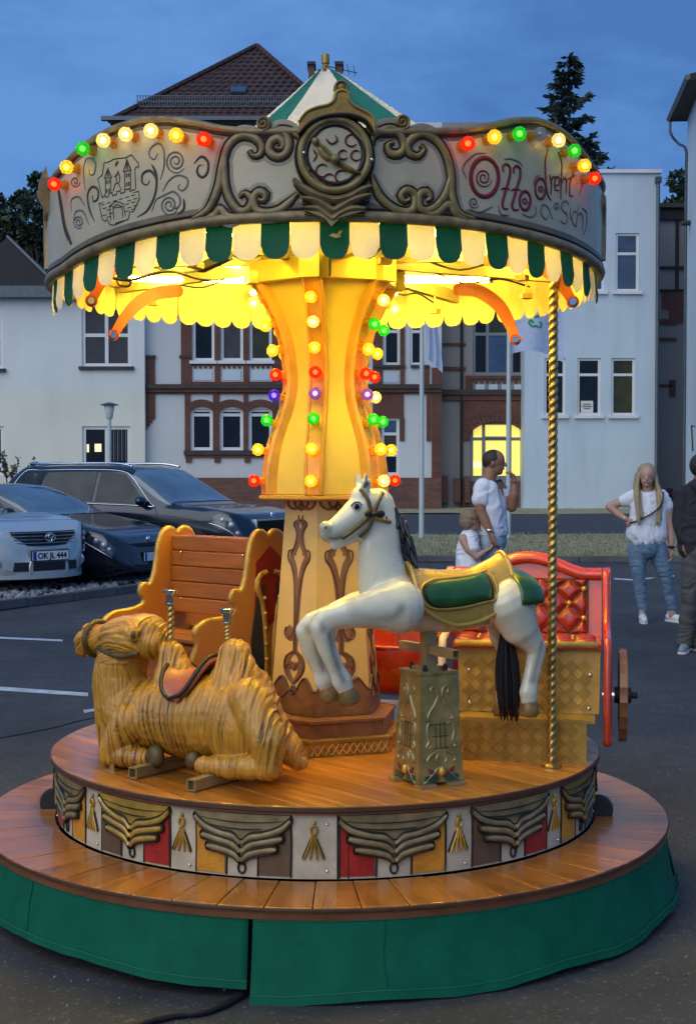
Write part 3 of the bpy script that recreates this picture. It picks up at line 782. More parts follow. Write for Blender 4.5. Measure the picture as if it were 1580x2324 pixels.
# D: white annex
YC = 57.0
An = thing('white_annex', 'tall flat-roofed white annex with three windows in a row', 'building', (FX(1345, YC), YC, 0))
fc = Facade(An, YC)
for (u0, u1, pn) in ((1235, 1283, ['pane_dark', 'pane_dark']), (1310, 1363, ['pane_dark', 'pane_dark']), (1387, 1441, ['pane_olive', 'pane_olive'])):
    fc.window(u0, 812, u1, 942, trans=(.71,), fw=.1, per=pn, sill='frame_white')
for (u0, u1) in ((1318, 1370), (1395, 1448)):
    fc.window(u0, 528, u1, 660, trans=(.65,), fw=.1, per=['pane_sky', 'pane_sky'], sill='frame_white')
fc.window(1252, 528, 1300, 660, trans=(.65,), fw=.1, per=['pane_sky', 'pane_sky'], sill='frame_white')
fc.wall(1190, 392, 1494, 1130, 'plaster_white'); fc.wall(1188, 1130, 1496, GV, 'plaster_white', 'plinth'); shell(An, 1190, 392, 1494, YC, 12, 'plaster_white')
fc.b(1188, 384, 1498, 392, .12, 'frame_white', 'coping', 12)
nb = MB(); nb.span((FX(1319, YC), YC + .1, FZ(936, YC)), (FX(1347, YC), YC + .112, FZ(909, YC))); no_ = nb.build('window_notice', 'paper', An, world=True)
for k, (a, b) in enumerate(((1324, 1342), (1322, 1345), (1326, 1340))):
    nb = MB(); nb.span((FX(a, YC), YC + .094, FZ(918 + k * 5, YC)), (FX(b, YC), YC + .0985, FZ(915.5 + k * 5, YC))); nb.build('notice_line', 'ink_grey', no_, world=True)
m = MB(); xp = FX(1489, YC); m.tube([(xp, YC - .12, 0), (xp, YC - .12, FZ(415, YC))], .075, 8); m.span((xp - .12, YC - .24, FZ(415, YC)), (xp + .12, YC - .02, FZ(402, YC))); m.build('downpipe', 'zinc', An, world=True)

# E: half-timbered link in the shade
YE = 61.0
En = thing('half_timbered_link', 'shaded grey link building with dark timbers and brick inlays beside the white annex', 'building', (FX(1525, YE), YE, 0))
fe = Facade(En, YE)
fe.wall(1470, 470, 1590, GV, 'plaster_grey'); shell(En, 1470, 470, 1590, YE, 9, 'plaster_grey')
fe.b(1470, 462, 1590, 472, .3, 'stone_dark', 'roof_edge', 9); fe.b(1470, 472, 1590, 498, .14, 'timber_dark', 'beam')
fe.b(1530, 498, 1537, 660, .1, 'timber_dark', 'post'); fe.b(1480, 604, 1566, 610, .09, 'timber_dark', 'rail'); fe.b(1480, 656, 1566, 662, .09, 'timber_dark', 'rail')
fe.b(1500, 662, 1550, 700, .07, br, 'brick_inlay'); fe.b(1517, 700, 1550, 732, .07, br, 'brick_inlay')
for (a, v, b, w) in ((1480, 724, 1534, 736), (1480, 766, 1534, 773), (1480, 872, 1524, 878), (1518, 862, 1532, 900), (1514, 1108, 1527, 1150)): fe.b(a, v, b, w, .075, br, 'brick_inlay')

# F: white house at the right edge
Fn = thing('white_house', 'white house with dark overhanging eaves and a gutter pipe at the picture edge', 'house', (12.6, 50, 0))
fl, fn_ = Vector((13.32, 55.0, 0)), Vector((12.62, 50.0, 0)); ex_ = Vector((14, -1.5, 0))
zt = at(1560, 268, 55).z
m = MB(); m.add([fl, fn_, fn_ + ex_, fl + ex_] + [p + Vector((0, 0, zt)) for p in (fl, fn_, fn_ + ex_, fl + ex_)], [(0, 1, 5, 4), (1, 2, 6, 5), (2, 3, 7, 6), (3, 0, 4, 7), (4, 5, 6, 7)]); m.build('wall', 'plaster_white', Fn, world=True)
ol = Vector((-.55, .08, 0)); m = MB(); a, b = fl + ol + Vector((0, .4, zt)), fn_ + ol + Vector((0, -.5, zt)); h_ = Vector((0, 0, .22))
m.add([a, b, b + ex_, a + ex_, a + h_, b + h_, b + ex_ + h_ + Vector((0, 0, 3)), a + ex_ + h_ + Vector((0, 0, 3))], [(0, 1, 2, 3), (4, 7, 6, 5), (0, 4, 5, 1), (1, 5, 6, 2), (2, 6, 7, 3), (3, 7, 4, 0)]); m.build('roof', 'timber_dark', Fn, world=True)
m = MB(); m.tube([a + Vector((-.08, 0, .1)), b + Vector((-.08, 0, .1))], .1, 8); m.build('gutter', 'zinc', Fn, world=True)
m = MB(); m.tube([tuple(p) for p in spline([a + Vector((-.05, -.1, .02)), a + Vector((-.02, -.1, -.5)), a + Vector((.3, -.1, -.9)), fl + Vector((-.08, -.1, zt - 1.3)), fl + Vector((-.08, -.1, zt - 3)), fl + Vector((-.08, -.1, 0))], n=4)], .055, 7); m.build('downpipe', 'zinc', Fn, world=True)
m = MB(); p = at(1562, 505, 53.8); m.box((p.x, p.y, at(1562, 505, 53.8).z), (.5, .5, .12)); m.build('string_course', 'stone_dark', Fn, world=True)
m = MB(); q = at(1573, 985, 49); 
m.tube([q + Vector((.3, 1, .3)), q + Vector((-.05, 0, .3)), q + Vector((.0, 0, -.6))], .025, 6); m.build('lamp_bracket', 'timber_dark', Fn, world=True)

# ---- trees
def leafquad(mb, p, d, s, w=.5):
    a, b = frame_of(d); t = random.random() * 6; n = a * cos(t) + b * sin(t)
    mb.add([p, p + d * s * .5 + n * s * w * .5, p + d * s, p + d * s * .5 - n * s * w * .5], [(0, 1, 2, 3)])
def conifer(name, label, u, Y, vtop, spread, z0=4.0, seed=1, tiers=34):
    random.seed(seed)
    top = at(u, vtop, Y); x, zt = top.x, top.z
    t = thing(name, label, 'tree', (x, Y, 0))
    tr = MB(); tr.tube([(0, 0, 0), (.1, 0, zt * .5), (0, 0, zt)], [.35, .2, .02], 8); tr.build('trunk', 'bark', t)
    cr = MB(); lm = MB()
    for k in range(tiers):
        f = (k + random.random() * .6) / tiers; z = zt - (zt - z0) * f ** .9
        L0 = spread * (.06 + f ** .75) 
        for j in range(5 + int(4 * f)):
            az = random.random() * 2 * pi; L = L0 * random.uniform(.3, 1.25); rise = random.uniform(-.18, .12)
            path = []
            for q in range(7):
                s = q / 6; path.append(Vector((cos(az) * L * s, sin(az) * L * s, z + L * (rise * s - .18 * s * s + .42 * max(0, s - .55) ** 1.3))))
            lm.tube(path, [.05 * (1 - q / 7) + .01 for q in range(7)], 4)
            for q in range(int(7 + L * 9)):
                s = random.uniform(.12, 1.0) ** .8; i = min(5, int(s * 6)); p = path[i].lerp(path[i + 1], s * 6 - i)
                d = (path[i + 1] - path[i]).normalized() + Vector((random.uniform(-.8, .8), random.uniform(-.8, .8), random.uniform(-.75, .35)))
                d.normalize()
                for e in range(3): leafquad(cr, p + Vector((random.uniform(-.1, .1), random.uniform(-.1, .1), random.uniform(-.12, .06))), d, random.uniform(.22, .62), .30)
    for q in range(60):
        s = random.random(); leafquad(cr, Vector((0, 0, zt - .1 - 1.6 * s)), Vector((random.uniform(-.6, .6), random.uniform(-.6, .6), .9)).normalized(), random.uniform(.2, .45), .3)
    lm.build('limb', 'bark', t, fix=False, kind='stuff'); cr.build('crown', 'needles', t, fix=False)
def broadleaf(name, label, u, Y, vtop, rad, hh, seed=1, n=46, leaf=.34, mat='leaves', group=None, per=210):
    random.seed(seed)
    top = at(u, vtop, Y); zt = top.z; zc = zt - hh
    t = thing(name, label, 'tree', (top.x, Y, 0), group=group)
    tr = MB(); tr.tube([(0, 0, 0), (.1, .1, zc * .6), (0, 0, zc)], [.4, .28, .2], 8); tr.build('trunk', 'bark', t)
    cr = MB(); lm = MB()
    for k in range(n):
        while True:
            p = Vector((random.uniform(-1, 1), random.uniform(-1, 1), random.uniform(-1, 1)))
            if p.length < 1: break
        p = p * (.55 + .45 * p.length); c = Vector((p.x * rad, p.y * rad, zc + p.z * hh)); s = rad * random.uniform(.16, .33)
        lm.tube([(0, 0, zc - hh * .7), Vector((c.x * .5, c.y * .5, zc - hh * .2 + (c.z - zc) * .4)), c], [.13, .07, .02], 5)
        for q in range(per):
            d = Vector((random.gauss(0, 1), random.gauss(0, 1), random.gauss(0, 1))).normalized()
            leafquad(cr, c + d * s * random.uniform(.35, 1.15), (d + Vector((random.uniform(-.7, .7), random.uniform(-.7, .7), random.uniform(-.7, .5)))).normalized(), leaf * random.uniform(.6, 1.2), .75)
    lm.build('limb', 'bark', t, fix=False, kind='stuff'); cr.build('crown', mat, t, fix=False)
conifer('spruce_tree', 'dark ragged conifer rising behind the white annex', 1292, 70, 126, 4.9, z0=8, seed=5, tiers=34)
broadleaf('leafy_tree', 'dark broadleaf tree behind the hipped house, cut by the picture edge', 12, 84, 412, 2.3, 5.5, 3)
broadleaf('leafy_tree', 'taller dark broadleaf tree showing beside the end of the carousel fascia', 100, 80, 378, 1.75, 6.0, 9)
broadleaf('leafy_tree', 'small dark treetop above the half-timbered link building', 1545, 82, 388, 2.0, 2.6, 11, n=24)
random.seed(21)
sb = thing('roadside_shrub', 'straggly pale shrub against the cream wall behind the silver car', 'shrub', (onz(20, 1150).x * .55, 31, 0))
sx = at(28, 1070, 31).x; sb.location = (sx, 31, 0)
stm, lf = MB(), MB()
for k in range(34):
    az = random.random() * 6.28; h = random.uniform(.8, 2.0); r_ = random.uniform(.1, .75)
    path = [Vector((0, 0, 0)), Vector((cos(az) * r_ * .5, sin(az) * r_ * .5, h * .6)), Vector((cos(az) * r_, sin(az) * r_, h))]
    stm.tube(path, [.015, .01, .004], 4)
    for q in range(36):
        s = random.uniform(.35, 1); p = path[1].lerp(path[2], s) if s > .5 else path[0].lerp(path[1], s * 2)
        leafquad(lf, p, Vector((random.uniform(-1, 1), random.uniform(-1, 1), random.uniform(-.3, 1))).normalized(), random.uniform(.06, .13), .5)
stm.build('stem', 'bark', sb, fix=False); lf.build('foliage', 'leaves_pale', sb, fix=False)

# ---- lamp post, flagpoles
p = at(249, 1070, 30); lp = thing('lamp_post', 'slim street lamp with a flat hat shade in front of the pale office block', 'street lamp', (p.x, 30, 0))
m = MB(); m.tube([(-.03, 0, 0), (0, 0, 2.72)], [.055, .04], 10); m.build('post', 'pole_paint', lp)
m = MB(); m.lathe([(.05, 2.70), (.07, 2.72), (.115, 2.99), (.11, 3.0)], 16); m.build('diffuser', 'lamp_white', lp, smooth=50)
m = MB(); m.lathe([(.19, 2.995), (.195, 3.01), (.10, 3.04), (.02, 3.06)], 20); m.build('shade', 'zinc', lp, smooth=50)
def flagpole(u, label):
    p = onz(u, 1229); p.x = at(u, 1100, 31).x
    t = thing('flagpole', label, 'flagpole', (p.x, 31, 0), group='flagpoles on the grass verge')
    m = MB(); m.tube([(0, 0, 0), (0, 0, 7.9)], [.058, .04], 12); m.build('pole', 'pole_paint', t, smooth=50)
    m = MB(); m.ball((0, 0, 7.94), .07); m.build('finial', 'pole_paint', t, smooth=True)
    m = MB(); m.lathe([(.12, 0), (.12, .05), (.07, .08)], 14); m.build('foot', 'zinc', t)
    return t
flagpole(957, 'pale flagpole carrying a limp hanging flag beside the villa corner'); flagpole(1154, 'pale flagpole rising behind the man in the white shirt')
p = at(962, 800, 31)
m = MB(); zt = at(962, 560, 31).z; zb = at(985, 846, 31).z
def limp(a, b):
    z = zt + (zb + .35 * (1 - a) - zt) * b; w = .10 + .26 * b
    return Vector((p.x + .05 + a * w + .02 * sin(b * 9), 31 + .06 * sin(a * 14 + b * 3), z))
m.grid(limp, 14, 18); o = m.build('hanging_flag', 'flag_cloth', None, smooth=True); tag(o, 'pale flag hanging limp in narrow folds beside the villa', 'flag')
fl_ = thing('waving_flag', 'pale flag with a green letter spread out before the white annex', 'flag', at(1160, 700, 31))
def wav(a, b, h=0.0):
    u = 1158 + 122 * a; v = 560 + (242 + 22 * a - 16 * sin(a * 3)) * b
    q = at(u, v, 31); return Vector((q.x, 31 + .10 * sin(a * 7 + b * 2) - h, q.z))
m = MB(); m.grid(wav, 20, 20); m.build('cloth', 'flag_cloth', fl_, smooth=True, world=True)
m = MB()
for pts in ([(.42, .735), (.40, .715), (.36, .71), (.35, .735), (.40, .765), (.48, .76), (.52, .775)], [(.40, .66), (.45, .675), (.52, .66)], [(.54, .715), (.57, .735), (.55, .775)]):
    q = [(a * 1.2, b * 2.4) for a, b in pts]
    m.stroke(q, .055, .012, lambda a, b, h: wav(a / 1.2, b / 2.4, h + .004), step=.03, taper=.8)
m.build('flag_letter', 'flag_green', fl_, world=True)
# ================================================================== THE CAROUSEL
K = thing('carousel', 'small lit children\'s carousel with striped tent roof, green skirt and yellow glowing column', 'carousel', (CX, CY, 0))
ZF, ZR = .52, .28                 # height of the turning floor and of the outer step ring
RF, RW, RO = 1.045, 1.02, 1.295   # floor radius, wall radius, outer ring radius
def multi(name, items, smooth=False):
    """one mesh out of several builders, a material slot each"""
    vs, fs, ix = [], [], []
    for k, (b, m_) in enumerate(items):
        o = len(vs); vs += b.v; fs += [tuple(i + o for i in f) for f in b.f]; ix += [k] * len(b.f)
    me = bpy.data.meshes.new(name); me.from_pydata(vs, [], fs)
    for b, m_ in items: me.materials.append(M(m_))
    me.polygons.foreach_set('material_index', ix)
    bm = bmesh.new(); bm.from_mesh(me); bmesh.ops.recalc_face_normals(bm, faces=bm.faces); bm.to_mesh(me); bm.free()
    if smooth: me.shade_smooth(); me.set_sharp_from_angle(angle=R(smooth))
    return me
# ---- green skirt: four lengths of cloth hung from the ring
def skirt(p0, p1, zb, name='skirt_panel', seed=0, ends=(0, 0)):
    m = MB(); n = max(10, int((p1 - p0) / 1.2)); rnd = random.Random(seed); ph = rnd.random() * 9
    def fn(a, b):
        deg = p0 + (p1 - p0) * a; f = R(deg); s = (1 - b)
        fold = .0035 * sin(deg * .31 + ph) + .0015 * sin(deg * .9 + 2 * ph) + .005 * noise.noise((deg * .25, b * 2, seed))
        r = RO - .012 + (.03 if p0 < -20 else .05) * s ** 1.3 + fold * s
        z = ZR - .012 - (ZR - .012 - zb(deg)) * s
        return C(f, r, z)
    m.grid(fn, n, 14)
    me = modmesh(m.mesh(name, False)); o = link(name, me, 'skirt_green', K, True)
    hem = MB(); hem.grid(lambda a, b: fn(a, .12 * b) + C(R(p0 + (p1 - p0) * a), .0035, 0), n, 3); h = hem.build('hem', 'skirt_green', o, smooth=True, fix=False)
    for b_ in (.10, .88):
        st_ = MB(); st_.tube([fn(i / n, b_) + C(R(p0 + (p1 - p0) * i / n), .0045 if b_ < .5 else .002, 0) for i in range(n + 1)], .0011, 4); st_.build('stitched_seam', 'seam_thread', o)
    for k in range(int((p1 - p0) / 29)):
        a_ = (k + .55 + rnd.uniform(-.1, .1)) * 29 / (p1 - p0)
        st_ = MB(); st_.tube([fn(a_ + .002 * sin(j), j / 10) + C(R(p0 + (p1 - p0) * a_), .002, 0) for j in range(11)], .0016, 4); st_.build('cloth_joint', 'skirt_green', o)
    sd = o.modifiers.new('thickness', 'SOLIDIFY'); sd.thickness = .003; sd.offset = -1
    return o
skirt(-9.2 - 82, -9.4, lambda d: .045 + .01 * sin(d * .11) , seed=3)
skirt(-8.8, 78, lambda d: .004 + .028 * max(0, (d + 5) / 80) + .008 * sin(d * .23), seed=5)
skirt(78.4, 170, lambda d: .035, seed=8); skirt(170.4, 268.4, lambda d: .035, seed=11)
# ---- outer step ring of radial boards
m = MB(); m.lathe([(RO - .004, ZR - .04), (RO - .004, ZR - .018), (1.026, ZR - .018), (1.026, ZR - .04)], 96, caps=False); ring = m.build('step_ring', 'wood_dark', K)
NP = 56
pk = MB(); a0 = R(360 / NP) * .5 - .0013
def seg(mb, r0, r1, f0, f1, z0, z1, n=4):
    P = [C(f0 + (f1 - f0) * i / n, r1, z) for z in (z0, z1) for i in range(n + 1)] + [C(f0 + (f1 - f0) * i / n, r0, z) for z in (z0, z1) for i in range(n + 1)]
    k = n + 1; fs = []
    for i in range(n): fs += [(i, i + 1, k + i + 1, k + i), (2 * k + i, 3 * k + i, 3 * k + i + 1, 2 * k + i + 1), (k + i, k + i + 1, 3 * k + i + 1, 3 * k + i), (i, 2 * k + i, 2 * k + i + 1, i + 1)]
    fs += [(0, k, 3 * k, 2 * k), (n, 2 * k + n, 3 * k + n, k + n)]
    return mb.add(P, fs)
seg(pk, 1.028, RO, -a0, a0, ZR - .018, ZR); pme = modmesh(pk.mesh('plank'), bevel=.0025); pme.materials.append(M('wood_ring'))
for k in range(NP): link('plank', pme, None, ring, loc=(0, 0, random.uniform(-.0012, .0012)), rot=(0, 0, R(2.4 + 360 / NP * k)))
m = MB(); m.lathe([(RO + .001, ZR - .016), (RO + .003, ZR - .010), (RO + .001, ZR - .004)], 128, caps=False); m.build('ring_edge', 'edge_brown', ring, smooth=True)
m = MB(); m.lathe([(1.015, .02), (1.015, ZR - .02)], 64, caps=False); m.lathe([(.2, .06), (1.05, .06)], 64, caps=False); m.build('undercarriage', 'black_rubber', K)
# ---- turning floor of straight boards
m = MB(); m.lathe([(.0, ZF - .028), (RF - .008, ZF - .028), (RF - .008, ZF - .019), (0, ZF - .019)], 96, caps=False); plat = m.build('platform', 'wood_dark', K)
PA = R(-50); pw = .112
n = int(2 * RF / pw) + 1
for k in range(n):
    y0, y1 = -RF + k * pw + .0012, min(RF - .004, -RF + (k + 1) * pw - .0012)
    if y1 - y0 < .01: continue
    pts = []
    rr_ = RF - .003
    for j in range(9): y = y0 + (y1 - y0) * j / 8; pts.append((math.sqrt(max(0, rr_ * rr_ - y * y)), y))
    pts += [(-x, y) for x, y in reversed(pts)]
    q = MB(); q.plate(pts, lambda a, b, h: Vector((a, b, ZF - .019 + h)), .019); me = modmesh(q.mesh('plank'), bevel=.002)
    o = link('plank', me, 'wood_floor', plat, rot=(0, 0, PA), loc=(0, 0, random.uniform(-.0006, .0006)))
m = MB(); m.lathe([(RF - .004, ZF - .020), (RF + .002, ZF - .016), (RF + .002, ZF - .004), (RF - .003, ZF - .001)], 128, caps=False); m.build('floor_edge', 'edge_brown', plat, smooth=50)
# ---- wall below the floor: painted panels, swags and tassels in relief
m = MB(); m.lathe([(RW, ZR + .004), (RW, ZF - .028)], 128, caps=False); wall = m.build('platform_wall', 'panel_white', K, smooth=True)
def WM(a, b, h): return C(a / RW, RW + .001 + h, b)
zt_, zb_ = ZF - .030, ZR + .006; hz = zt_ - zb_
SW = [(-62.5, 9.4, 'panel_red', 'panel_orange'), (-37.8, 9.1, 'panel_brown', 'panel_red'), (-14.2, 8.9, 'panel_orange', 'panel_brown'), (13.1, 9.8, 'panel_red', 'panel_orange'), (38.2, 9.7, 'panel_brown', 'panel_red'), (63.1, 9.8, 'panel_orange', 'panel_brown'), (88, 9.6, 'panel_red', 'panel_brown'), (-87, 9.4, 'panel_orange', 'panel_brown')]
def rect(mb, a0, a1, b0, b1, h, fn, n=6):
    return mb.plate([(a0 + (a1 - a0) * i / n, b0) for i in range(n + 1)] + [(a1 + (a0 - a1) * i / n, b1) for i in range(n + 1)], fn, h)
for ci, (pc_, hw, c0, c1) in enumerate(SW):
    a = R(pc_) * RW; w = R(hw) * RW          # centre and half-width along the wall
    for (s0, s1, mt) in ((-.98, -.36, c0), (.36, .98, c1)):
        b = MB(); rect(b, a + s0 * w, a + s1 * w, zb_ + .006, zt_ - .004, .0025, WM); b.build('painted_panel', mt, wall)
    for s in (-1.0, -.33, .33, 1.0):
        ln = MB(); ln.stroke([(a + s * w, zb_ + .002), (a + s * w + .002, zb_ + hz * .5), (a + s * w, zt_ - .004)], .0075, .004, WM, taper=.9); ln.build('painted_line', 'dark_line', wall)
    gm_ = ('gold_dark', 'gold_paint', 'olive_gold', 'olive_gold', 'grey_gold', 'grey_gold', 'grey_gold', 'grey_gold')[(ci + 3) % 8] if ci != 1 else 'gold_paint'
    Z = lambda t: zb_ + hz * t
    top = [(a + s * w * .99, Z(.985)) for s in np.linspace(-1, 1, 13)]; bot = [(a + s * w * (1.0 - .10 * (1 - abs(s))), Z(.60 + .26 * abs(s) ** 1.6)) for s in np.linspace(1, -1, 13)]
    b = MB(); b.plate(top + bot, lambda p, q, h: WM(p, q, h + .003), .006); b.build('swag', gm_, wall, smooth=40)
    tiers = [([(1.0, .90), (.80, .76), (.45, .66), (.18, .62), (.02, .52)], .024), ([(.84, .62), (.62, .58), (.32, .53), (.14, .48), (.02, .39)], .025), ([(.72, .45), (.52, .43), (.28, .39), (.12, .34), (.02, .25)], .024)]
    for ti, (pts, ww) in enumerate(tiers):
        for sgn in (-1, 1):
            q = [(a + sgn * s * w, Z(t)) for s, t in pts]
            b = MB(); b.stroke(q, ww, .012, lambda p, r_, h: WM(p, r_, h + .004 + .002 * ti), taper=.75); b.build('swag_lobe', gm_, wall, smooth=60)
            ol = MB()
            for off in (-1, 1): ol.stroke([(p, z + off * ww * .54) for p, z in q], .0078, .010, lambda p, r_, h: WM(p, r_, h + .004 + .002 * ti), taper=.4)
            ol.stroke([(q[0][0] + sgn * .004, q[0][1] + ww * .5 * cos(t)) if False else (q[0][0] + sgn * ww * .22 * sin(t), q[0][1] + ww * .5 * cos(t)) for t in np.linspace(0, pi, 7)], .006, .009, lambda p, r_, h: WM(p, r_, h + .004 + .002 * ti), taper=.8)
            ol.build('swag_outline', 'dark_line', wall)
    b = MB(); b.stroke([(a + s * w * .9, Z(.90 - .05 * (1 - s * s))) for s in np.linspace(-1, 1, 9)], .004, .008, lambda p, q, h: WM(p, q, h + .004), taper=.2); b.stroke([(a + s * w * .7, Z(.80 - .06 * (1 - s * s))) for s in np.linspace(-1, .6, 9)], .004, .008, lambda p, q, h: WM(p, q, h + .004), taper=.2); b.build('swag_fold', 'dark_line', wall)
    b = MB(); b.stroke([(a + .012 * cos(t), Z(.13) + .017 * sin(t)) for t in np.linspace(0, 2 * pi, 9)[:-1]], .007, .007, WM, closed=True, step=.004); b.build('swag_ring', 'dark_line', wall)
for pc_, hw in ((-50.0, 2.6), (-26.0, 2.6), (-1.2, 3.8), (25.6, 2.2), (50.5, 2.4), (75.6, 2.4), (-75, 2.5)):
    a = R(pc_) * RW; z0 = zb_ + hz * .76
    b = MB()
    b.stroke([(a + .010 * cos(t), z0 + .014 * sin(t)) for t in np.linspace(0, 2 * pi, 9)[:-1]], .008, .010, WM, closed=True, step=.004); b.ball(WM(a, z0 + .024, .004), (.006, .006, .007))
    for e in (-.032, -.012, .010, .030): b.stroke([(a + e * .1, z0 - .012), (a + e * .45, z0 - .050), (a + e, z0 - .095)], .010, .009, WM, taper=.5)
    b.build('tassel', 'gold_paint', wall)
    b = MB()
    for e in (-.038, .035): b.stroke([(a + e * .12, z0 - .014), (a + e * .55, z0 - .052), (a + e, z0 - .092)], .004, .007, WM, taper=.3)
    b.build('tassel_line', 'dark_line', wall)
    for z in (zb_ + .02,) if hw < 3 else (zb_ + .025, zt_ - .03):
        b = MB(); b.ball(WM(a + R(hw) * RW * .62, z, .002), .0045, 8, 6); b.build('screw_head', 'chrome', wall)
b = MB(); b.stroke([(R(3.0) * RW, zb_), (R(3.0) * RW, zt_)], .006, .004, WM, taper=1); b.stroke([(R(4.9) * RW, zb_), (R(4.9) * RW, zt_)], .004, .004, WM, taper=1); b.build('wall_joint', 'dark_line', wall)
for f in (-86, 80):  # black discs stand in for the shade in the gap between ring and wall
    b = MB(); b.lathe([(.0, -.02), (.05, -.02), (.058, 0), (.05, .02), (0, .02)], 20, o=C(R(f), 1.04, ZR + .02), m=Matrix.Rotation(R(90), 3, 'X'), caps=False); b.build('gap_shade_disc', 'black_rubber', K, smooth=40)

# ---- column
HEX = [R(-70 + 60 * k) for k in range(6)]
def hexside(k, fr):
    """map on side k: fr(z) -> corner radius; a along the side, b height, h out of the face"""
    f0, f1 = HEX[k], HEX[(k + 1) % 6] + (2 * pi if k == 5 else 0)
    def fn(a, b, h):
        r = fr(b); p, q = C(f0, r, b), C(f1, r, b); mid = (p + q) / 2; t = (q - p).normalized(); n = Vector((mid.x, mid.y, 0)).normalized()
        return mid + t * a + n * h
    return fn
def hexloft(prof, name, mat, smooth=False, parent=None):
    m = MB(); m.add([C(f, r, z) for r, z in prof for f in HEX], [(i * 6 + k, i * 6 + (k + 1) % 6, (i + 1) * 6 + (k + 1) % 6, (i + 1) * 6 + k) for i in range(len(prof) - 1) for k in range(6)] + [tuple(range(5, -1, -1)), tuple((len(prof) - 1) * 6 + k for k in range(6))])
    return m.build(name, mat, parent or K, smooth)
hexloft([(.315, ZF + .001), (.315, ZF + .052), (.322, ZF + .054), (.322, ZF + .062), (.30, ZF + .063)], 'column_step', 'gold_dark')
st2 = hexloft([(.285, ZF + .063), (.285, ZF + .118), (.294, ZF + .12), (.294, ZF + .13), (.25, ZF + .134)], 'column_step', 'brown_relief')
for k in range(6):      # tread pattern on the lowest step
    fn = hexside(k, lambda z: .3155); g = MB()
    for j in range(11):
        a = -.14 + j * .028
        g.stroke([(a - .012, ZF + .008), (a + .012, ZF + .046)], .004, .002, fn, taper=1, smooth=False); g.stroke([(a + .012, ZF + .008), (a - .012, ZF + .046)], .004, .002, fn, taper=1, smooth=False)
    g.build('tread_rib', 'gold_bright', K, kind='stuff')
CZ0, CZ1 = ZF + .134, 1.462
crad = lambda z: .224 + (.160 - .224) * (z - CZ0) / (CZ1 - CZ0)
col = hexloft([(crad(CZ0 + .001), CZ0 + .001), (crad(CZ1), CZ1)], 'column_shaft', 'column_cream')
for k in range(6):
    fn = hexside(k, crad)
    wv = MB(); hw = crad(CZ0) / 2
    topw = [(hw * s * .995, CZ0 + .075 + .055 * (.5 - .5 * cos(s * pi * 2)) + .02 * abs(s)) for s in np.linspace(1, -1, 21)]
    wv.plate([(-hw, CZ0 + .003), (hw, CZ0 + .003)] + topw, lambda a, b, h: fn(a, b, h), .004); wv.build('foot_panel', 'brown_relief', col)
    wl_ = MB(); wl_.stroke(topw, .008, .006, lambda a, b, h: fn(a, b, h + .003), taper=1, step=.01); wl_.stroke([(s * hw * .55, CZ0 + .06 + .035 * (.5 + .5 * cos(s * pi))) for s in np.linspace(-1, 1, 9)], .006, .005, lambda a, b, h: fn(a, b, h + .003)); wl_.build('foot_line', 'brown_line', col)
    # scroll ornament, half drawn and mirrored; sizes in metres from the side's centre line
    sc = .4156 / 607; zy = lambda y: 1.57 + (1070 - (1050.6 + .4156 * y)) / 612.0
    halves = [[(6, 1060), (5, 930), (9, 800), (22, 670), (46, 580), (74, 535), (72, 490), (48, 488), (50, 515)], [(46, 495), (28, 450), (18, 405), (30, 365), (46, 345), (34, 325), (14, 345)],
              [(6, 900), (26, 960), (55, 975), (76, 950), (66, 915), (50, 930)], [(5, 1050), (34, 1060), (62, 1085), (70, 1130), (52, 1175), (0, 1225)], [(0, 1150), (22, 1120), (44, 1125), (60, 1150)], [(2, 1235), (6, 1262), (0, 1278)]]
    ol, fil = MB(), MB()
    for sgn in (-1, 1):
        for hpts in halves:
            ol.stroke([(sgn * x * sc * 1.05, zy(y)) for x, y in hpts], .0095, .005, fn, taper=.5)
            fil.stroke([(sgn * (x * .66) * sc * 1.05, zy(y)) for x, y in hpts], .028, .003, fn, taper=.6)
    for y0, sg in ((230, 1), (290, -1)): ol.stroke([(s * .012, zy(y0 + 34 * (1 - s * s))) for s in np.linspace(-1, 1, 5)], .007, .005, fn)
    fil.build('scroll_fill', 'brown_relief', col); ol.build('scroll_ornament', 'brown_line', col)
    dr = MB()
    for s in (-.5, 0, .5): dr.stroke([(s * .07 + .035 * cos(t), CZ1 - .004 + .03 * sin(t)) for t in np.linspace(pi, 2 * pi, 7)], .012, .007, fn, taper=.8)
    dr.build('top_festoon', 'brown_relief', col)
hexloft([(.255, 1.463), (.268, 1.468), (.268, 1.479), (.24, 1.482)], 'column_flange', 'column_amber')
vz = lambda v: 1.57 + (1070 - v) / 607.0
vp = [(1122, .236), (1090, .236), (1050, .229), (1010, .216), (970, .194), (930, .169), (890, .154), (850, .150), (800, .159), (760, .174), (720, .197), (680, .231), (650, .262), (636, .282)]
vzs = np.array([vz(v) for v, r in vp]); vrs = np.array([r for v, r in vp])
vs_ = spline([(z, r) for z, r in zip(vzs, vrs)], n=4); vzs, vrs = np.array([p[0] for p in vs_]), np.array([p[1] for p in vs_])
vrad = lambda z: float(np.interp(z, vzs, vrs))
vase = hexloft([(vrad(z) * .965, z) for z in np.linspace(vzs[0], vzs[-1], 44)], 'column_vase', 'column_yellow', smooth=28)
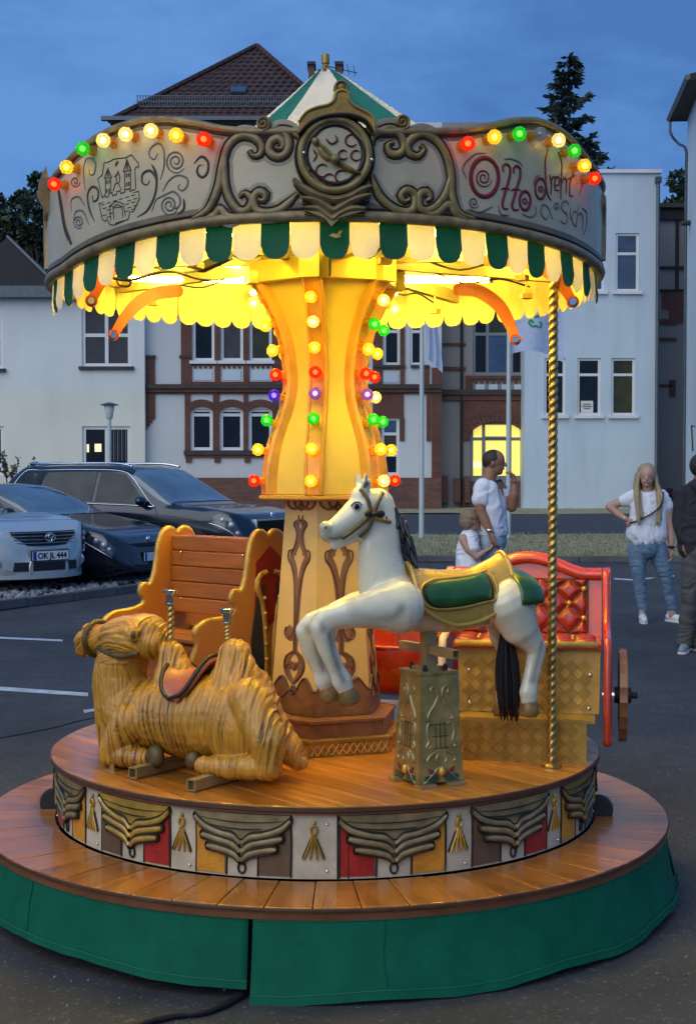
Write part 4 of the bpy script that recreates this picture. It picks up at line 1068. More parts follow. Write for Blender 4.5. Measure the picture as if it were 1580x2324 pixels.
for k in range(6):      # ribs over the corners, set with lamps
    f = HEX[k]; hw_ = .036
    def rb(a, b, h): 
        d = Vector((cos(f), sin(f), 0)); r = vrad(b)
        e = (vrad(b + .01) - vrad(b - .01)) / .02; nv = Vector((sin(f), -cos(f), -e)).normalized()
        return C(f, r, b) + d * a + nv * h
    m = MB(); zz = np.linspace(vzs[0], vzs[-1], 40); ring_ = [(-hw_, -.035), (-hw_, .004), (-hw_ * .72, .014), (-hw_ * .6, .006), (hw_ * .6, .006), (hw_ * .72, .014), (hw_, .004), (hw_, -.035)]
    m.add([rb(a, z, h) for z in zz for a, h in ring_], [(i * 8 + j, i * 8 + j + 1, (i + 1) * 8 + j + 1, (i + 1) * 8 + j) for i in range(39) for j in range(7)])
    rib = m.build('rib', 'column_amber', vase, smooth=40, fix=False)
    sb_ = MB()
    for v in (700, 758, 880, 930, 985):
        for t in np.linspace(0, 2 * pi, 13)[:-1]:
            if abs(cos(t)) > .9: continue
            z = vz(v); sb_.stroke([(.012 * cos(t), z + .018 * sin(t)), (min(.021, max(-.021, .03 * cos(t))), z + .045 * sin(t))], .0045, .002, lambda a, b, h: rb(a, b, h + .0065), taper=.2, smooth=False)
    sb_.build('sunburst', 'rib_orange', vase, kind='stuff')
hexloft([(.285, vz(640)), (.300, vz(638)), (.306, vz(592)), (.298, vz(590))], 'column_rim', 'column_yellow')
for f in HEX:
    m = MB(); m.box(C(f, .298, vz(614)), (.075, .034, vz(588) - vz(642)), Matrix.Rotation(f, 3, 'Z')); m.build('rim_block', 'column_yellow', K)
m = MB(); m.box(C(R(4), .296, vz(612)), (.006, .06, .085), Matrix.Rotation(R(4), 3, 'Z')); m.build('rim_slot', 'black_rubber', K)

# ---- lamps
def bulbmesh(name, cap, fil):
    sh, co, so = MB(), MB(), MB()
    sh.lathe([(.013, .026), (.021, .033), (.0255, .044), (.0255, .054), (.021, .064), (.011, .071), (.001, .073)], 12)
    co.ball((0, 0, .05), .0105, 8, 6)
    so.lathe([(.017, -.002), (.019, .006), (.0165, .012), (.0135, .028)], 12)
    return multi(name, [(sh, cap), (co, fil), (so, 'socket')], smooth=35)
BM = {'y': bulbmesh('bulb', 'bulb_yellow', 'filament'), 'c': bulbmesh('bulb', 'bulb_clear', 'filament'), 'r': bulbmesh('bulb', 'bulb_red', 'filament_warm'), 'g': bulbmesh('bulb', 'bulb_green', 'filament_green'), 'b': bulbmesh('bulb', 'bulb_blue', 'filament_blue'), 'v': bulbmesh('bulb', 'bulb_violet', 'filament_blue'), 'x': bulbmesh('bulb', 'bulb_grey', 'chrome')}
BN = {'y': 'glowing yellow cap', 'c': 'glowing clear cap', 'r': 'glowing red cap', 'g': 'green cap', 'b': 'blue cap', 'v': 'violet cap', 'x': 'unlit clear cap'}
def bulb(c, p, d, s=1.0):
    o = link('bulb', BM[c], None, K); o.location = p; o.scale = (s, s, s)
    o.rotation_euler = Vector(d).to_track_quat('Z', 'Y').to_euler(); o['label'] = BN[c]; return o
rows = [672, 727, 787, 845, 898, 960, 1024, 1092]
cols = {0: 'cyyrbgyr', 1: 'ycyrvgyy', 2: 'cgyrvgyc', 3: 'cgyrcgyr', 4: 'ycygrvyy', 5: 'gyyrcbgy'}
for k in range(6):
    f = HEX[k]
    for v, c in zip(rows, cols[k]):
        z = vz(v); e = (vrad(z + .01) - vrad(z - .01)) / .02; nv = Vector((sin(f), -cos(f), -e * .8)).normalized()
        bulb(c, C(f, vrad(z) + .006, z), nv, .92)

# ---- canopy: fascia boards with scrollwork
RB = 1.045
tl = [(742, 292), (680, 292), (600, 293), (560, 293), (500, 287), (440, 273), (380, 265), (320, 267), (262, 285), (210, 313), (170, 346), (140, 379), (116, 408)]
tr_ = [(742, 292), (845, 293), (905, 292), (980, 293), (1050, 291), (1110, 281), (1170, 268), (1215, 267), (1255, 281), (1290, 306), (1320, 341), (1345, 376), (1362, 402)]
bl = [(742, 500), (600, 503), (480, 511), (380, 527), (280, 551), (200, 582), (140, 622), (118, 634)]
brr = [(742, 500), (900, 504), (1000, 511), (1100, 523), (1200, 543), (1290, 570), (1345, 600), (1362, 616)]
def tab(pts):
    q = sorted(oncyl(u, v, RB) for u, v in pts); return np.array([a for a, b in q]), np.array([b for a, b in q])
TL, TR, BL, BR_ = tab(tl), tab(tr_), tab(bl), tab(brr)
PJ = R(1.6)                       # joint between the two front boards
def ztop(f):
    f = (f + pi) % (2 * pi) - pi
    if f < -R(77): return float(TL[1][0])
    if f > R(77): return float(TR[1][-1])
    return float(np.interp(f, *TL)) if f < 0 else float(np.interp(f, *TR))
def zbot(f):
    f = (f + pi) % (2 * pi) - pi
    return float(np.interp(f, *BL)) if f < 0 else float(np.interp(f, *BR_))
def board(f0, f1, mat='fascia_cream'):
    m = MB(); n = 48
    P = lambda i, r, z: C(f0 + (f1 - f0) * i / n, r, z)
    vs = []
    for i in range(n + 1):
        f = f0 + (f1 - f0) * i / n; zb, zt = zbot(f), ztop(f)
        vs += [C(f, RB, zb), C(f, RB, zb + (zt - zb) * .5), C(f, RB, zt), C(f, RB - .022, zt), C(f, RB - .022, zb)]
    fs = [(i * 5 + k, i * 5 + (k + 1) % 5, (i + 1) * 5 + (k + 1) % 5, (i + 1) * 5 + k) for i in range(n) for k in range(5)] + [(0, 1, 2, 3, 4), tuple(n * 5 + k for k in (4, 3, 2, 1, 0))]
    m.add(vs, fs); return m.build('fascia_board', mat, K, smooth=40)
FM = lambda a, b, h: C(a / RB, RB + h, b)
def px(pts, t):                    # traced points -> (arc, height) on the fascia
    out = []
    for p in pts:
        f, z = oncyl(*t(p), RB + .005); out.append((f * RB, z))
    return out
boards = {}
for k in range(5):
    f0 = PJ + R(72) * (k - 1); boards[k] = board(f0 + .001, f0 + R(72) - .001)
LB, RBD = boards[0], boards[1]
for k, bd in boards.items():       # mouldings along both edges
    f0 = PJ + R(72) * (k - 1); ff = np.linspace(f0 + .004, f0 + R(72) - .004, 40)
    m = MB(); m.stroke([(f * RB, ztop(f) - .006) for f in ff], .026, .012, FM, taper=1, smooth=False); m.build('top_moulding', 'grey_gold', bd, smooth=60)
    m = MB(); m.stroke([(f * RB, zbot(f) + .016) for f in ff], .036, .012, FM, taper=1, smooth=False); m.build('bottom_moulding', 'grey_gold', bd, smooth=60)
    m = MB(); m.stroke([(f * RB, ztop(f) - .024) for f in ff], .03, .0012, FM, taper=1, smooth=False); m.stroke([(f * RB, zbot(f) + .044) for f in ff], .034, .0012, FM, taper=1, smooth=False); m.build('airbrushed_edge', 'airbrush', bd)
    m = MB(); m.stroke([(f * RB, ztop(f) - .022) for f in ff], .010, .006, FM, taper=1, smooth=False); m.stroke([(f * RB, zbot(f) + .038) for f in ff], .010, .006, FM, taper=1, smooth=False); m.build('moulding_line', 'dark_line', bd)
    if k > 1:                      # end scrolls of the boards that face away
        for e, s in ((f0 + R(3), 1), (f0 + R(69), -1)):
            m = MB(); zb = zbot(e); m.stroke([(e * RB + s * x, zb + z) for x, z in ((.0, .05), (.03, .12), (.05, .2), (.02, .28), (-.01, .26), (.01, .23))], .035, .014, FM); m.build('scroll', 'grey_gold', bd, smooth=60)
t1 = lambda p: (65.7 + .478 * p[0], 65.7 + .478 * p[1])
t2 = lambda p: (656.6 + .478 * p[0], 98.5 + .478 * p[1])
def scrolls(bd, t, groups, mat):
    for pts in groups:
        q = px(pts, t)
        m = MB(); m.stroke(q, .066, .0012, FM, taper=.5); m.build('airbrushed_edge', 'airbrush_soft', bd)
        m = MB(); m.stroke(q, .046, .0020, FM, taper=.5); m.build('airbrushed_edge', 'airbrush', bd)
        m = MB(); m.stroke(q, .027, .010, FM, taper=.45); m.build('scroll', mat, bd, smooth=60)
        m = MB()
        P = spline(q, step=.012); n = len(P)
        for sg in (-1, 1):
            off = []
            for i in range(n):
                d = P[min(i + 1, n - 1)] - P[max(i - 1, 0)]; L = math.hypot(*d) or 1; tt = i / (n - 1); kk = .45 + .55 * min(1, sin(pi * tt) * 1.8)
                off.append((P[i][0] - d[1] / L * sg * .0150 * kk, P[i][1] + d[0] / L * sg * .0150 * kk))
            m.stroke(off, .0075, .0055, FM, taper=.5, smooth=False)
        m.build('scroll_outline', 'dark_line', bd)
Lg = [[(770, 905), (850, 850), (895, 750), (915, 650), (945, 550), (1005, 503), (1070, 512), (1104, 550), (1095, 592), (1062, 598), (1046, 572)],
      [(930, 560), (925, 690), (945, 790), (995, 858), (1040, 850), (1056, 806), (1026, 776), (998, 796)],
      [(1088, 806), (1112, 812), (1122, 784), (1092, 768), (1064, 800), (1076, 852), (1130, 868), (1200, 848), (1278, 778)],
      [(1170, 560), (1196, 566), (1208, 540), (1186, 512), (1146, 530), (1140, 576), (1176, 602), (1216, 588), (1232, 540), (1216, 494), (1180, 478), (1240, 478), (1290, 520)],
      [(830, 900), (880, 880), (905, 850), (940, 885), (1010, 895)]]
Rg = [[(880, 830), (810, 800), (775, 720), (770, 620), (745, 520), (700, 455), (640, 425), (590, 440), (560, 480), (575, 520), (615, 530), (640, 500), (622, 478)],
      [(395, 480), (400, 440), (440, 410), (490, 400), (535, 440), (548, 490), (520, 520), (480, 515), (468, 480), (496, 464)],
      [(390, 620), (430, 720), (500, 780), (560, 796), (595, 775), (598, 715), (560, 692), (530, 720), (552, 748), (572, 735)],
      [(760, 640), (745, 710), (700, 770), (650, 790), (618, 770), (620, 715), (655, 700), (672, 730), (650, 745)],
      [(640, 800), (700, 805), (760, 760), (800, 815), (850, 832)]]
scrolls(LB, t1, Lg, 'grey_gold'); scrolls(RBD, t2, Rg, 'olive_gold')
for bd, (u, v), mt in ((LB, (598, 280), 'grey_gold'), (RBD, (912, 276), 'olive_gold')):      # little volutes standing on the top edge
    f, z = oncyl(u, v, RB); m = MB(); m.stroke([(f * RB + .021 * (1 - t * .09) * cos(t), z + .021 * (1 - t * .09) * sin(t)) for t in np.linspace(-pi / 2, 3.2 * pi, 26)], .014, .014, FM, step=.004, taper=.8); m.build('volute', mt, bd, smooth=60)
    m = MB(); m.plate([(f * RB + .019 * cos(t), z + .019 * sin(t)) for t in np.linspace(0, 2 * pi, 17)[:-1]], lambda a, b, h: FM(a, b, h - .012), .014); m.build('volute_back', mt, bd)
# left end scrolls next to the silhouette
tL = lambda p: (p[0] * .33246, p[1] * .33246)
m = MB(); 
for pts in ([(395, 1290), (415, 1420), (440, 1560), (480, 1660)],): m.stroke(px(pts, tL), .02, .008, FM, taper=.4)
m.build('scroll_outline', 'dark_line', LB)
# castle crest and flourishes, drawn in ink on the left board
cast = [[(690, 1345), (660, 1215), (690, 1190), (705, 1100), (725, 1105), (770, 1080), (855, 1070), (890, 1050), (940, 1110), (942, 1140), (925, 1130), (915, 1150), (920, 1280)],
        [(712, 1320), (712, 1212)], [(750, 1310), (750, 1207)], [(705, 1212), (730, 1140), (755, 1206)], [(705, 1212), (755, 1206)], [(845, 1295), (845, 1165)], [(885, 1285), (885, 1158)], [(835, 1166), (860, 1080), (890, 1156)], [(835, 1166), (890, 1156)],
        [(690, 1345), (712, 1322), (712, 1342), (735, 1335), (735, 1315), (760, 1310), (760, 1330), (790, 1322), (790, 1302), (815, 1297), (815, 1315), (845, 1305), (845, 1290), (880, 1282), (880, 1300), (918, 1285)],
        [(765, 1300), (780, 1250), (800, 1240), (820, 1290)], [(775, 1200), (795, 1180), (812, 1195)], [(785, 1130), (800, 1100), (795, 1095), (780, 1115), (785, 1130)], [(790, 1240), (785, 1200), (800, 1160), (812, 1200), (808, 1240)],
        [(668, 1385), (690, 1490), (712, 1506), (722, 1490), (742, 1528), (775, 1532), (870, 1490), (880, 1440), (905, 1440), (946, 1350), (940, 1300), (668, 1385)],
        [(750, 1500), (742, 1400), (785, 1368), (835, 1385), (850, 1470)], [(770, 1490), (764, 1410), (790, 1390), (826, 1404), (832, 1480)], [(765, 1415), (830, 1405)], [(780, 1520), (840, 1500)]]
ck = MB()
for pts in cast: ck.stroke(px(pts, tL), .0042, .0025, FM, taper=.8, smooth=False)
for r_ in range(5):
    for c_ in range(6):
        if 1 < c_ < 4 and r_ > 0: continue
        x = 680 + c_ * 42 + (r_ % 2) * 14; y = 1395 - c_ * 13 + r_ * 24
        if x - 668 < (y - 1385 + .3 * (x - 668)) * .25: continue
        ck.stroke(px([(x, y), (x + 26, y - 7)], tL), .0035, .0022, FM, taper=.8, smooth=False)
for tx, ty in ((722, 1225), (738, 1222), (722, 1285), (738, 1281), (858, 1178), (873, 1175), (858, 1240), (873, 1236)): ck.stroke(px([(tx, ty), (tx, ty + 26)], tL), .0075, .0025, FM, taper=.9, smooth=False)
for q in range(4): ck.stroke(px([(712 + q * 11, 1206 - abs(q - 1.6) * 8), (730, 1146)], tL), .0035, .0025, FM, taper=.9, smooth=False); ck.stroke(px([(842 + q * 13, 1160 - abs(q - 1.6) * 8), (861, 1088)], tL), .0035, .0025, FM, taper=.9, smooth=False)
ck.build('castle_crest', 'ink', LB, kind='stuff')
def spiral(cx, cy, r, turns=2.0, a0=0.0, sg=1, n=26):
    return [(cx + r * (1 - .86 * t) * cos(a0 + sg * t * turns * 2 * pi), cy + r * 1.15 * (1 - .86 * t) * sin(a0 + sg * t * turns * 2 * pi)) for t in np.linspace(0, 1, n)]
for pts in (spiral(1195, 1095, 72, 2.4, .6), spiral(1150, 1395, 62, 2.2, 0.2), [(1030, 1440), (1060, 1360), (1110, 1330)] + spiral(1175, 1390, 78, .55, -1.6), [(1105, 1300), (1150, 1225), (1210, 1190), (1270, 1210), (1275, 1260), (1240, 1295), (1210, 1275), (1225, 1250)], [(1090, 1220), (1115, 1120), (1110, 1010), (1070, 972), (1020, 1010), (1015, 1060), (1050, 1080), (1070, 1040)],
            spiral(505, 1235, 34, 1.6, 0), spiral(530, 1510, 40, 2, 1), [(600, 1530), (560, 1440), (510, 1440), (495, 1500)], [(570, 1400), (530, 1340), (480, 1360), (480, 1440)], [(575, 1300), (562, 1180), (575, 1090), (610, 1075), (645, 1110), (635, 1180), (605, 1185), (600, 1150)]): q_ = MB(); q_.stroke(px(pts, tL), .0075, .0025, FM, taper=.2); q_.build('flourish', 'ink_grey', LB)
for pts in ([(930, 1478), (1000, 1430), (1050, 1330), (1062, 1220), (1020, 1160), (970, 1180), (965, 1240), (1000, 1255), (1015, 1225)], [(1320, 1110), (1370, 1062), (1415, 1100), (1412, 1170), (1375, 1205), (1342, 1170), (1352, 1125), (1380, 1120)], [(640, 1510), (605, 1430), (590, 1330), (620, 1270), (660, 1290), (660, 1350), (630, 1370), (625, 1330)], [(1030, 1115), (1060, 1180), (1065, 1260)], [(1250, 1350), (1250, 1420), (1210, 1460)]): q_ = MB(); q_.stroke(px(pts, tL), .010, .003, FM, taper=.15); q_.build('flourish', 'ink', LB)
# lettering on the right board: "Otto dreht sich"
t7 = lambda p: (820.8 + .374 * p[0], 328.3 + .374 * p[1])
def ell(cx, cy, rx, ry, n=18): return [(cx + rx * cos(t), cy + ry * sin(t)) for t in np.linspace(0, 2 * pi, n + 1)[:-1]]
q_ = MB(); q_.stroke(px(ell(752, 193, 84, 118), t7), .017, .004, FM, closed=True); q_.build('lettering', 'letter_red', RBD)
q_ = MB(); q_.stroke(px([(866, 160), (862, 128), (882, 112), (905, 130), (906, 175), (890, 240), (872, 300), (860, 350), (868, 384), (892, 384)], t7), .0115, .004, FM, taper=.5); q_.build('lettering', 'letter_red', RBD)
q_ = MB(); q_.stroke(px([(850, 268), (872, 258), (906, 266)], t7), .007, .004, FM); q_.build('lettering', 'letter_red', RBD)
q_ = MB(); q_.stroke(px([(930, 170), (928, 140), (948, 124), (968, 142), (968, 190), (950, 250), (930, 320), (918, 365), (930, 392), (958, 388)], t7), .0115, .004, FM, taper=.5); q_.build('lettering', 'letter_red', RBD)
q_ = MB(); q_.stroke(px([(912, 275), (938, 264), (972, 272)], t7), .007, .004, FM); q_.build('lettering', 'letter_red', RBD)
q_ = MB(); q_.stroke(px(ell(998, 335, 33, 57), t7), .012, .004, FM, closed=True); q_.build('lettering', 'letter_red', RBD)
q_ = MB(); q_.stroke(px(ell(1092, 262, 32, 62), t7), .011, .004, FM, closed=True); q_.build('lettering', 'letter_red', RBD)
q_ = MB(); q_.stroke(px([(1138, 25), (1122, 90), (1122, 180), (1128, 260), (1140, 310), (1158, 335)], t7), .009, .004, FM, taper=.3); q_.build('lettering', 'letter_red', RBD)
l2 = MB()
for pts in (spiral(745, 195, 52, 2.1, .2), spiral(998, 335, 20, 1.4, 0), spiral(1095, 262, 20, 1.5, 0)): q_ = MB(); q_.stroke(px(pts, t7), .006, .003, FM, taper=.4); q_.build('lettering', 'letter_red', RBD)
for pts in ([(1148, 180), (1158, 235), (1154, 300)], [(1154, 235), (1168, 190), (1184, 196)], [(1180, 245), (1204, 236), (1206, 200), (1192, 188), (1180, 220), (1182, 268), (1206, 274)], [(1200, 40), (1222, 110), (1218, 210), (1215, 325)], [(1216, 240), (1236, 195), (1250, 220), (1248, 290)], [(1292, 168), (1272, 230), (1270, 300), (1290, 306)], [(1254, 208), (1276, 196), (1304, 180)]): q_ = MB(); q_.stroke(px(pts, t7), .0075, .0035, FM, taper=.5); q_.build('lettering', 'letter_red', RBD)
l3 = MB()
for pts in ([(1265, 360), (1248, 336), (1224, 352), (1224, 390), (1250, 415), (1256, 450), (1236, 474), (1212, 455)], [(1276, 385), (1272, 420), (1280, 452)], [(1312, 408), (1296, 400), (1284, 440), (1296, 484), (1314, 486)], [(1322, 360), (1318, 420), (1306, 500)], [(1312, 440), (1336, 410), (1350, 450), (1346, 520)], spiral(685, 345, 32, 1.5, .5), [(655, 385), (720, 405), (800, 370)], [(835, 365), (850, 415), (900, 425)], spiral(1190, 365, 22, 1.5, 0), [(1165, 450), (1140, 380), (1105, 360), (1095, 410), (1125, 450), (1140, 420)], [(980, 415), (1030, 435), (1065, 405), (1060, 370)], [(1345, 380), (1372, 410), (1370, 500), (1350, 545)], [(640, 200), (620, 130), (690, 55), (760, 45)], [(870, 85), (905, 80), (960, 100), (985, 130)], [(1050, 240), (1060, 195), (1085, 180)], [(1328, 300), (1345, 240), (1338, 200)]): q_ = MB(); q_.stroke(px(pts, t7), .0065, .003, FM, taper=.3); q_.build('flourish', 'ink_grey', RBD)
# ---- medallion over the joint
t6 = lambda p: (656.6 + p[0] * .1893, 85.4 + p[1] * .1893)
fm_, zm = oncyl(*t6((545, 1420)), RB); am = fm_ * RB
md = MB(); md.plate([(am + .112 * cos(t), zm + .118 * sin(t)) for t in np.linspace(0, 2 * pi, 33)[:-1]], FM, .03); medal = md.build('medallion', 'grey_gold', K, smooth=40)
m = MB(); m.stroke([(am + .102 * cos(t), zm + .108 * sin(t)) for t in np.linspace(0, 2 * pi, 33)[:-1]], .024, .010, lambda a, b, h: FM(a, b, h + .028), closed=True); m.build('medallion_rim', 'olive_gold', medal, smooth=60)
m = MB(); m.stroke([(am + (.080 + .006 * abs(cos(2 * t))) * cos(t), zm + (.086 + .004 * abs(cos(2 * t))) * sin(t)) for t in np.linspace(0, 2 * pi, 33)[:-1]], .012, .008, lambda a, b, h: FM(a, b, h + .03), closed=True); m.stroke([(am + .119 * cos(t), zm + .125 * sin(t)) for t in np.linspace(0, 2 * pi, 33)[:-1]], .012, .012, lambda a, b, h: FM(a, b, h + .004), closed=True); m.build('medallion_line', 'dark_line', medal)
pl = MB(); pl.plate([(am + .078 * cos(t), zm + .083 * sin(t)) for t in np.linspace(0, 2 * pi, 25)[:-1]], lambda a, b, h: FM(a, b, h + .028), .004); pl.build('medallion_field', 'fascia_cream', medal)
FM6 = lambda a, b, h: FM(a, b, h + .033)
m = MB(); m.stroke(px([(320, 1260), (420, 1360), (545, 1480), (700, 1590), (840, 1650)], t6), .02, .014, FM6, taper=.3); m.ball(FM(*px([(545, 1490)], t6)[0], .05), .016); m.ball(FM(*px([(320, 1270)], t6)[0], .045), .012); m.stroke(px([(360, 1330), (430, 1430), (520, 1480)], t6), .026, .012, FM6); m.build('medallion_wand', 'olive_gold', medal, smooth=60)
m = MB()
for c_, q_ in (((400, 1610), 75), ((480, 1720), 70), ((620, 1680), 72), ((735, 1250), 70), ((790, 1430), 60), ((640, 1420), 55)): m = MB(); m.stroke(px([(c_[0] + q_ * cos(t), c_[1] + q_ * sin(t)) for t in np.linspace(.6, 5.6, 12)], t6), .006, .004, FM6, taper=.2); m.build('medallion_curl', 'letter_red', medal)
m = MB()
for pts in ([(440, 1230), (500, 1290), (570, 1250), (550, 1190)], [(290, 1360), (330, 1430), (290, 1500)], [(250, 1560), (240, 1640), (300, 1690)]): m = MB(); m.stroke(px(pts, t6), .007, .004, FM6, taper=.3); m.build('medallion_curl', 'brown_line', medal)
cw = px([(120, 1190), (130, 1040), (210, 930), (330, 870), (470, 835), (540, 770), (560, 690), (620, 660), (690, 690), (700, 770), (770, 850), (900, 920), (980, 1000), (1000, 1180), (900, 1030), (740, 960), (560, 950), (380, 985), (240, 1060)], t6)
m = MB(); m.plate(cw, lambda a, b, h: FM(a, b, h + .004), .038); m.build('crown_crest', 'gold_dark', medal, smooth=40)
m = MB(); m.stroke(cw[1:14], .014, .012, lambda a, b, h: FM(a, b, h + .036), taper=.8); m.build('crown_edge', 'gold_paint', medal, smooth=60)
cw2 = px([(120, 1190), (240, 1060), (380, 985), (560, 950), (740, 960), (900, 1030), (1000, 1180)], t6)
m = MB(); m.stroke(cw2, .014, .01, lambda a, b, h: FM(a, b, h + .038), taper=.5); m.build('crown_line', 'dark_line', medal)
kb = px([(620, 615)], t6)[0]
m = MB(); m.stroke([(kb[0] + .017 * cos(t), kb[1] + .017 * sin(t)) for t in np.linspace(0, 2 * pi, 17)[:-1]], .014, .02, lambda a, b, h: FM(a, b, h + .02), closed=True, step=.004); m.ball(FM(kb[0], kb[1], .025), (.016, .016, .016)); m.build('crest_knob', 'olive_gold', medal, smooth=60)
for pts in ([(60, 1700), (140, 1790), (300, 1880), (480, 1940), (560, 1950), (700, 1920), (860, 1830), (970, 1790)], [(160, 1930), (320, 1960), (440, 2030), (530, 2080), (620, 2030), (760, 1950), (960, 1890)], [(190, 2050), (340, 2060), (440, 2130), (520, 2180), (600, 2120), (740, 2060), (900, 2060)]):
    q = px(pts, t6); m = MB(); m.stroke(q, .034, .03, lambda a, b, h: FM(a, b, h + .006), taper=.5); m.build('drape_fold', 'grey_gold', medal, smooth=60)
    m = MB(); m.stroke([(a, b - .018) for a, b in q], .009, .016, lambda a, b, h: FM(a, b, h + .012), taper=.3); m.build('drape_line', 'dark_line', medal)
q = px([(190, 2080), (420, 2170), (505, 2275), (600, 2170), (910, 2080), (700, 2100), (520, 2200), (360, 2100)], t6); m = MB(); m.plate(q, lambda a, b, h: FM(a, b, h + .012), .018); m.build('drape_tip', 'grey_gold', medal)
for (x, y) in ((190, 1410), (965, 1490)):
    p = px([(x, y)], t6)[0]; m = MB(); m.ball(FM(p[0], p[1], .045), .006); m.build('screw_head', 'chrome', medal, smooth=True)
m = MB(); m.plate([(0, -.06), (.03, .0), (.022, .06), (.0, .11), (-.012, .05), (-.01, 0)], lambda a, b, h: C(R(-70.4), RB + .012 + a, zbot(R(-70.4)) + .30 + b) + Vector((cos(R(-70)), sin(R(-70)), 0)) * (h - .01), .02); m.build('end_crest', 'grey_gold', K)
# lamps on the fascia
for (u, v, c) in ((118, 416, 'r'), (146, 377, 'y'), (183, 335, 'g'), (230, 316, 'c'), (281, 302, 'c'), (339, 294, 'c'), (397, 304, 'y'), (460, 313, 'r'), (1065, 323, 'r'), (1126, 308, 'y'), (1183, 301, 'g'), (1231, 302, 'x'), (1273, 316, 'c'), (1309, 340, 'g'), (1332, 374, 'y'), (1355, 403, 'r')):
    f, z = oncyl(u, v, RB + .055); f = max(-R(79), min(R(79), f)); bulb(c, C(f, RB + .002, z), C(f, 1, 0), .92)
for k in range(14):
    f = R(112 + k * 11); bulb('ycgyrycygy'[k % 10], C(f, RB + .002, 2.62), C(f, 1, 0))
# ---- valance tabs
NT = 70
def tabmesh(hh, w, name):
    m = MB(); n = 12
    for i in range(n):
        s0, s1 = -1 + 2 * i / n, -1 + 2 * (i + 1) / n
        zb = lambda s: -hh + .045 * (1 - math.sqrt(max(0, 1 - (abs(s)) ** 2.4)))
        cols_ = [[Vector((s * w / 2, .004 * (1 - s * s) - .006 * (t ** 2), zb(s) * t)) for t in np.linspace(0, 1, 6)] for s in (s0, s1)]
        m.add(cols_[0] + cols_[1], [(j, j + 1, 7 + j, 6 + j) for j in range(5)])
    me = m.mesh(name, False); me = modmesh(me, smooth=0); me.shade_smooth(); return me
RT = 1.026
wtab = 2 * pi * RT / NT * .998
tg, tw_ = tabmesh(.125, wtab, 'valance_tab'), tabmesh(.125, wtab, 'valance_tab'); tl_ = tabmesh(.22, wtab, 'valance_tab')
tg.materials.append(M('tab_green')); tw_.materials.append(M('tab_white')); tl_.materials.append(M('lining'))
for k in range(NT):
    f = R(2.5 + 360 / NT * k); fw = (f + pi) % (2 * pi) - pi
    if abs(fw) < R(84): me, z = (tg if k % 2 == 0 else tw_), zbot(fw) + .012
    else: me, z = tl_, 2.435
    link('valance_tab', me, None, K, loc=C(f, RT - (.03 if me is tl_ else 0), z), rot=(R(random.uniform(-2.5, 2.5)), 0, f + R(random.uniform(-1.5, 1.5))))
# ---- tent roof of tapering stripes
RP = [(.030, 3.105), (.078, 3.078), (.21, 2.985), (.345, 2.890), (.53, 2.765), (.75, 2.67), (1.0, 2.60)]
greens = [(-44, -22), (20, 46), (77, 98), (118, 140), (163, 185), (208, 230), (254, 280)]
edges_ = []
for i, (a, b) in enumerate(greens):
    edges_.append((a, b, 'roof_green')); nx_ = greens[(i + 1) % len(greens)][0] + (360 if i == len(greens) - 1 else 0); edges_.append((b, nx_, 'roof_white'))
for (a, b, mt) in edges_:
    m = MB(); rp = spline(RP, n=3)
    def rfn(s, t):
        f = R(a + (b - a) * s); r, z = rp[int(round(t * (len(rp) - 1)))]
        lean = 1 - (.15 - .15 * sin(f)) * max(0, 1 - r / .95) ** .5 * (1 if r > .05 else 0)
        return C(f, r * lean * (1 - .045 * sin(pi * s) * (1 - .3 * t)), z - .012 * sin(pi * s))
    m.grid(rfn, 10, len(rp) - 1)
    m.build('roof_panel', mt, K, smooth=True, fix=False)
m = MB(); m.lathe([(.022, 3.095), (.027, 3.104), (.020, 3.112), (.011, 3.117), (.012, 3.128), (.0155, 3.131), (.0155, 3.162), (.012, 3.167)], 14); m.build('roof_finial', 'gold_dark', K, smooth=40)
# ---- beams, tube lamps, cables and hooked brackets under the roof
for f in (-118, -75, -32, 15, 62, 100, 145, 190):
    m = MB(); m.bar(C(R(f), .10, 2.385), C(R(f), .98, 2.34), .034, .05); bm_ = m.build('roof_beam', 'steel_gold', K)
    m = MB(); m.bar(C(R(f), .80, 2.345), C(R(f), .80, 2.27), .03, .006); m.box(C(R(f), .80, 2.262), (.04, .04, .02), Matrix.Rotation(R(f), 3, 'Z')); m.build('beam_clip', 'gold_dark', bm_)
    m = MB(); m.tube(spline([C(R(f + 1), .4, 2.36), C(R(f + 2), .55, 2.31), C(R(f + 2), .7, 2.33), C(R(f + 1), .82, 2.30)], n=4), .004, 5); m.build('wire', 'black_rubber', bm_)
m = MB(); m.lathe([(.26, 2.36), (.26, 2.44), (.10, 2.45), (.10, 2.56), (.035, 2.58), (.035, 3.09)], 24); m.build('hub', 'steel_gold', K, smooth=40)
def tubelamp(a, b, nm='tube_lamp'):
    o = MB(); o.tube([a, b], .0115, 10); t = o.build(nm, 'tube_light', K, smooth=50)
    d = (Vector(b) - Vector(a)).normalized(); e = MB()
    for p, s in ((Vector(a), -1), (Vector(b), 1)): e.tube([p + d * s * .001, p + d * s * .018], .013, 10)
    e.build('lamp_holder', 'steel_gold', t); return t
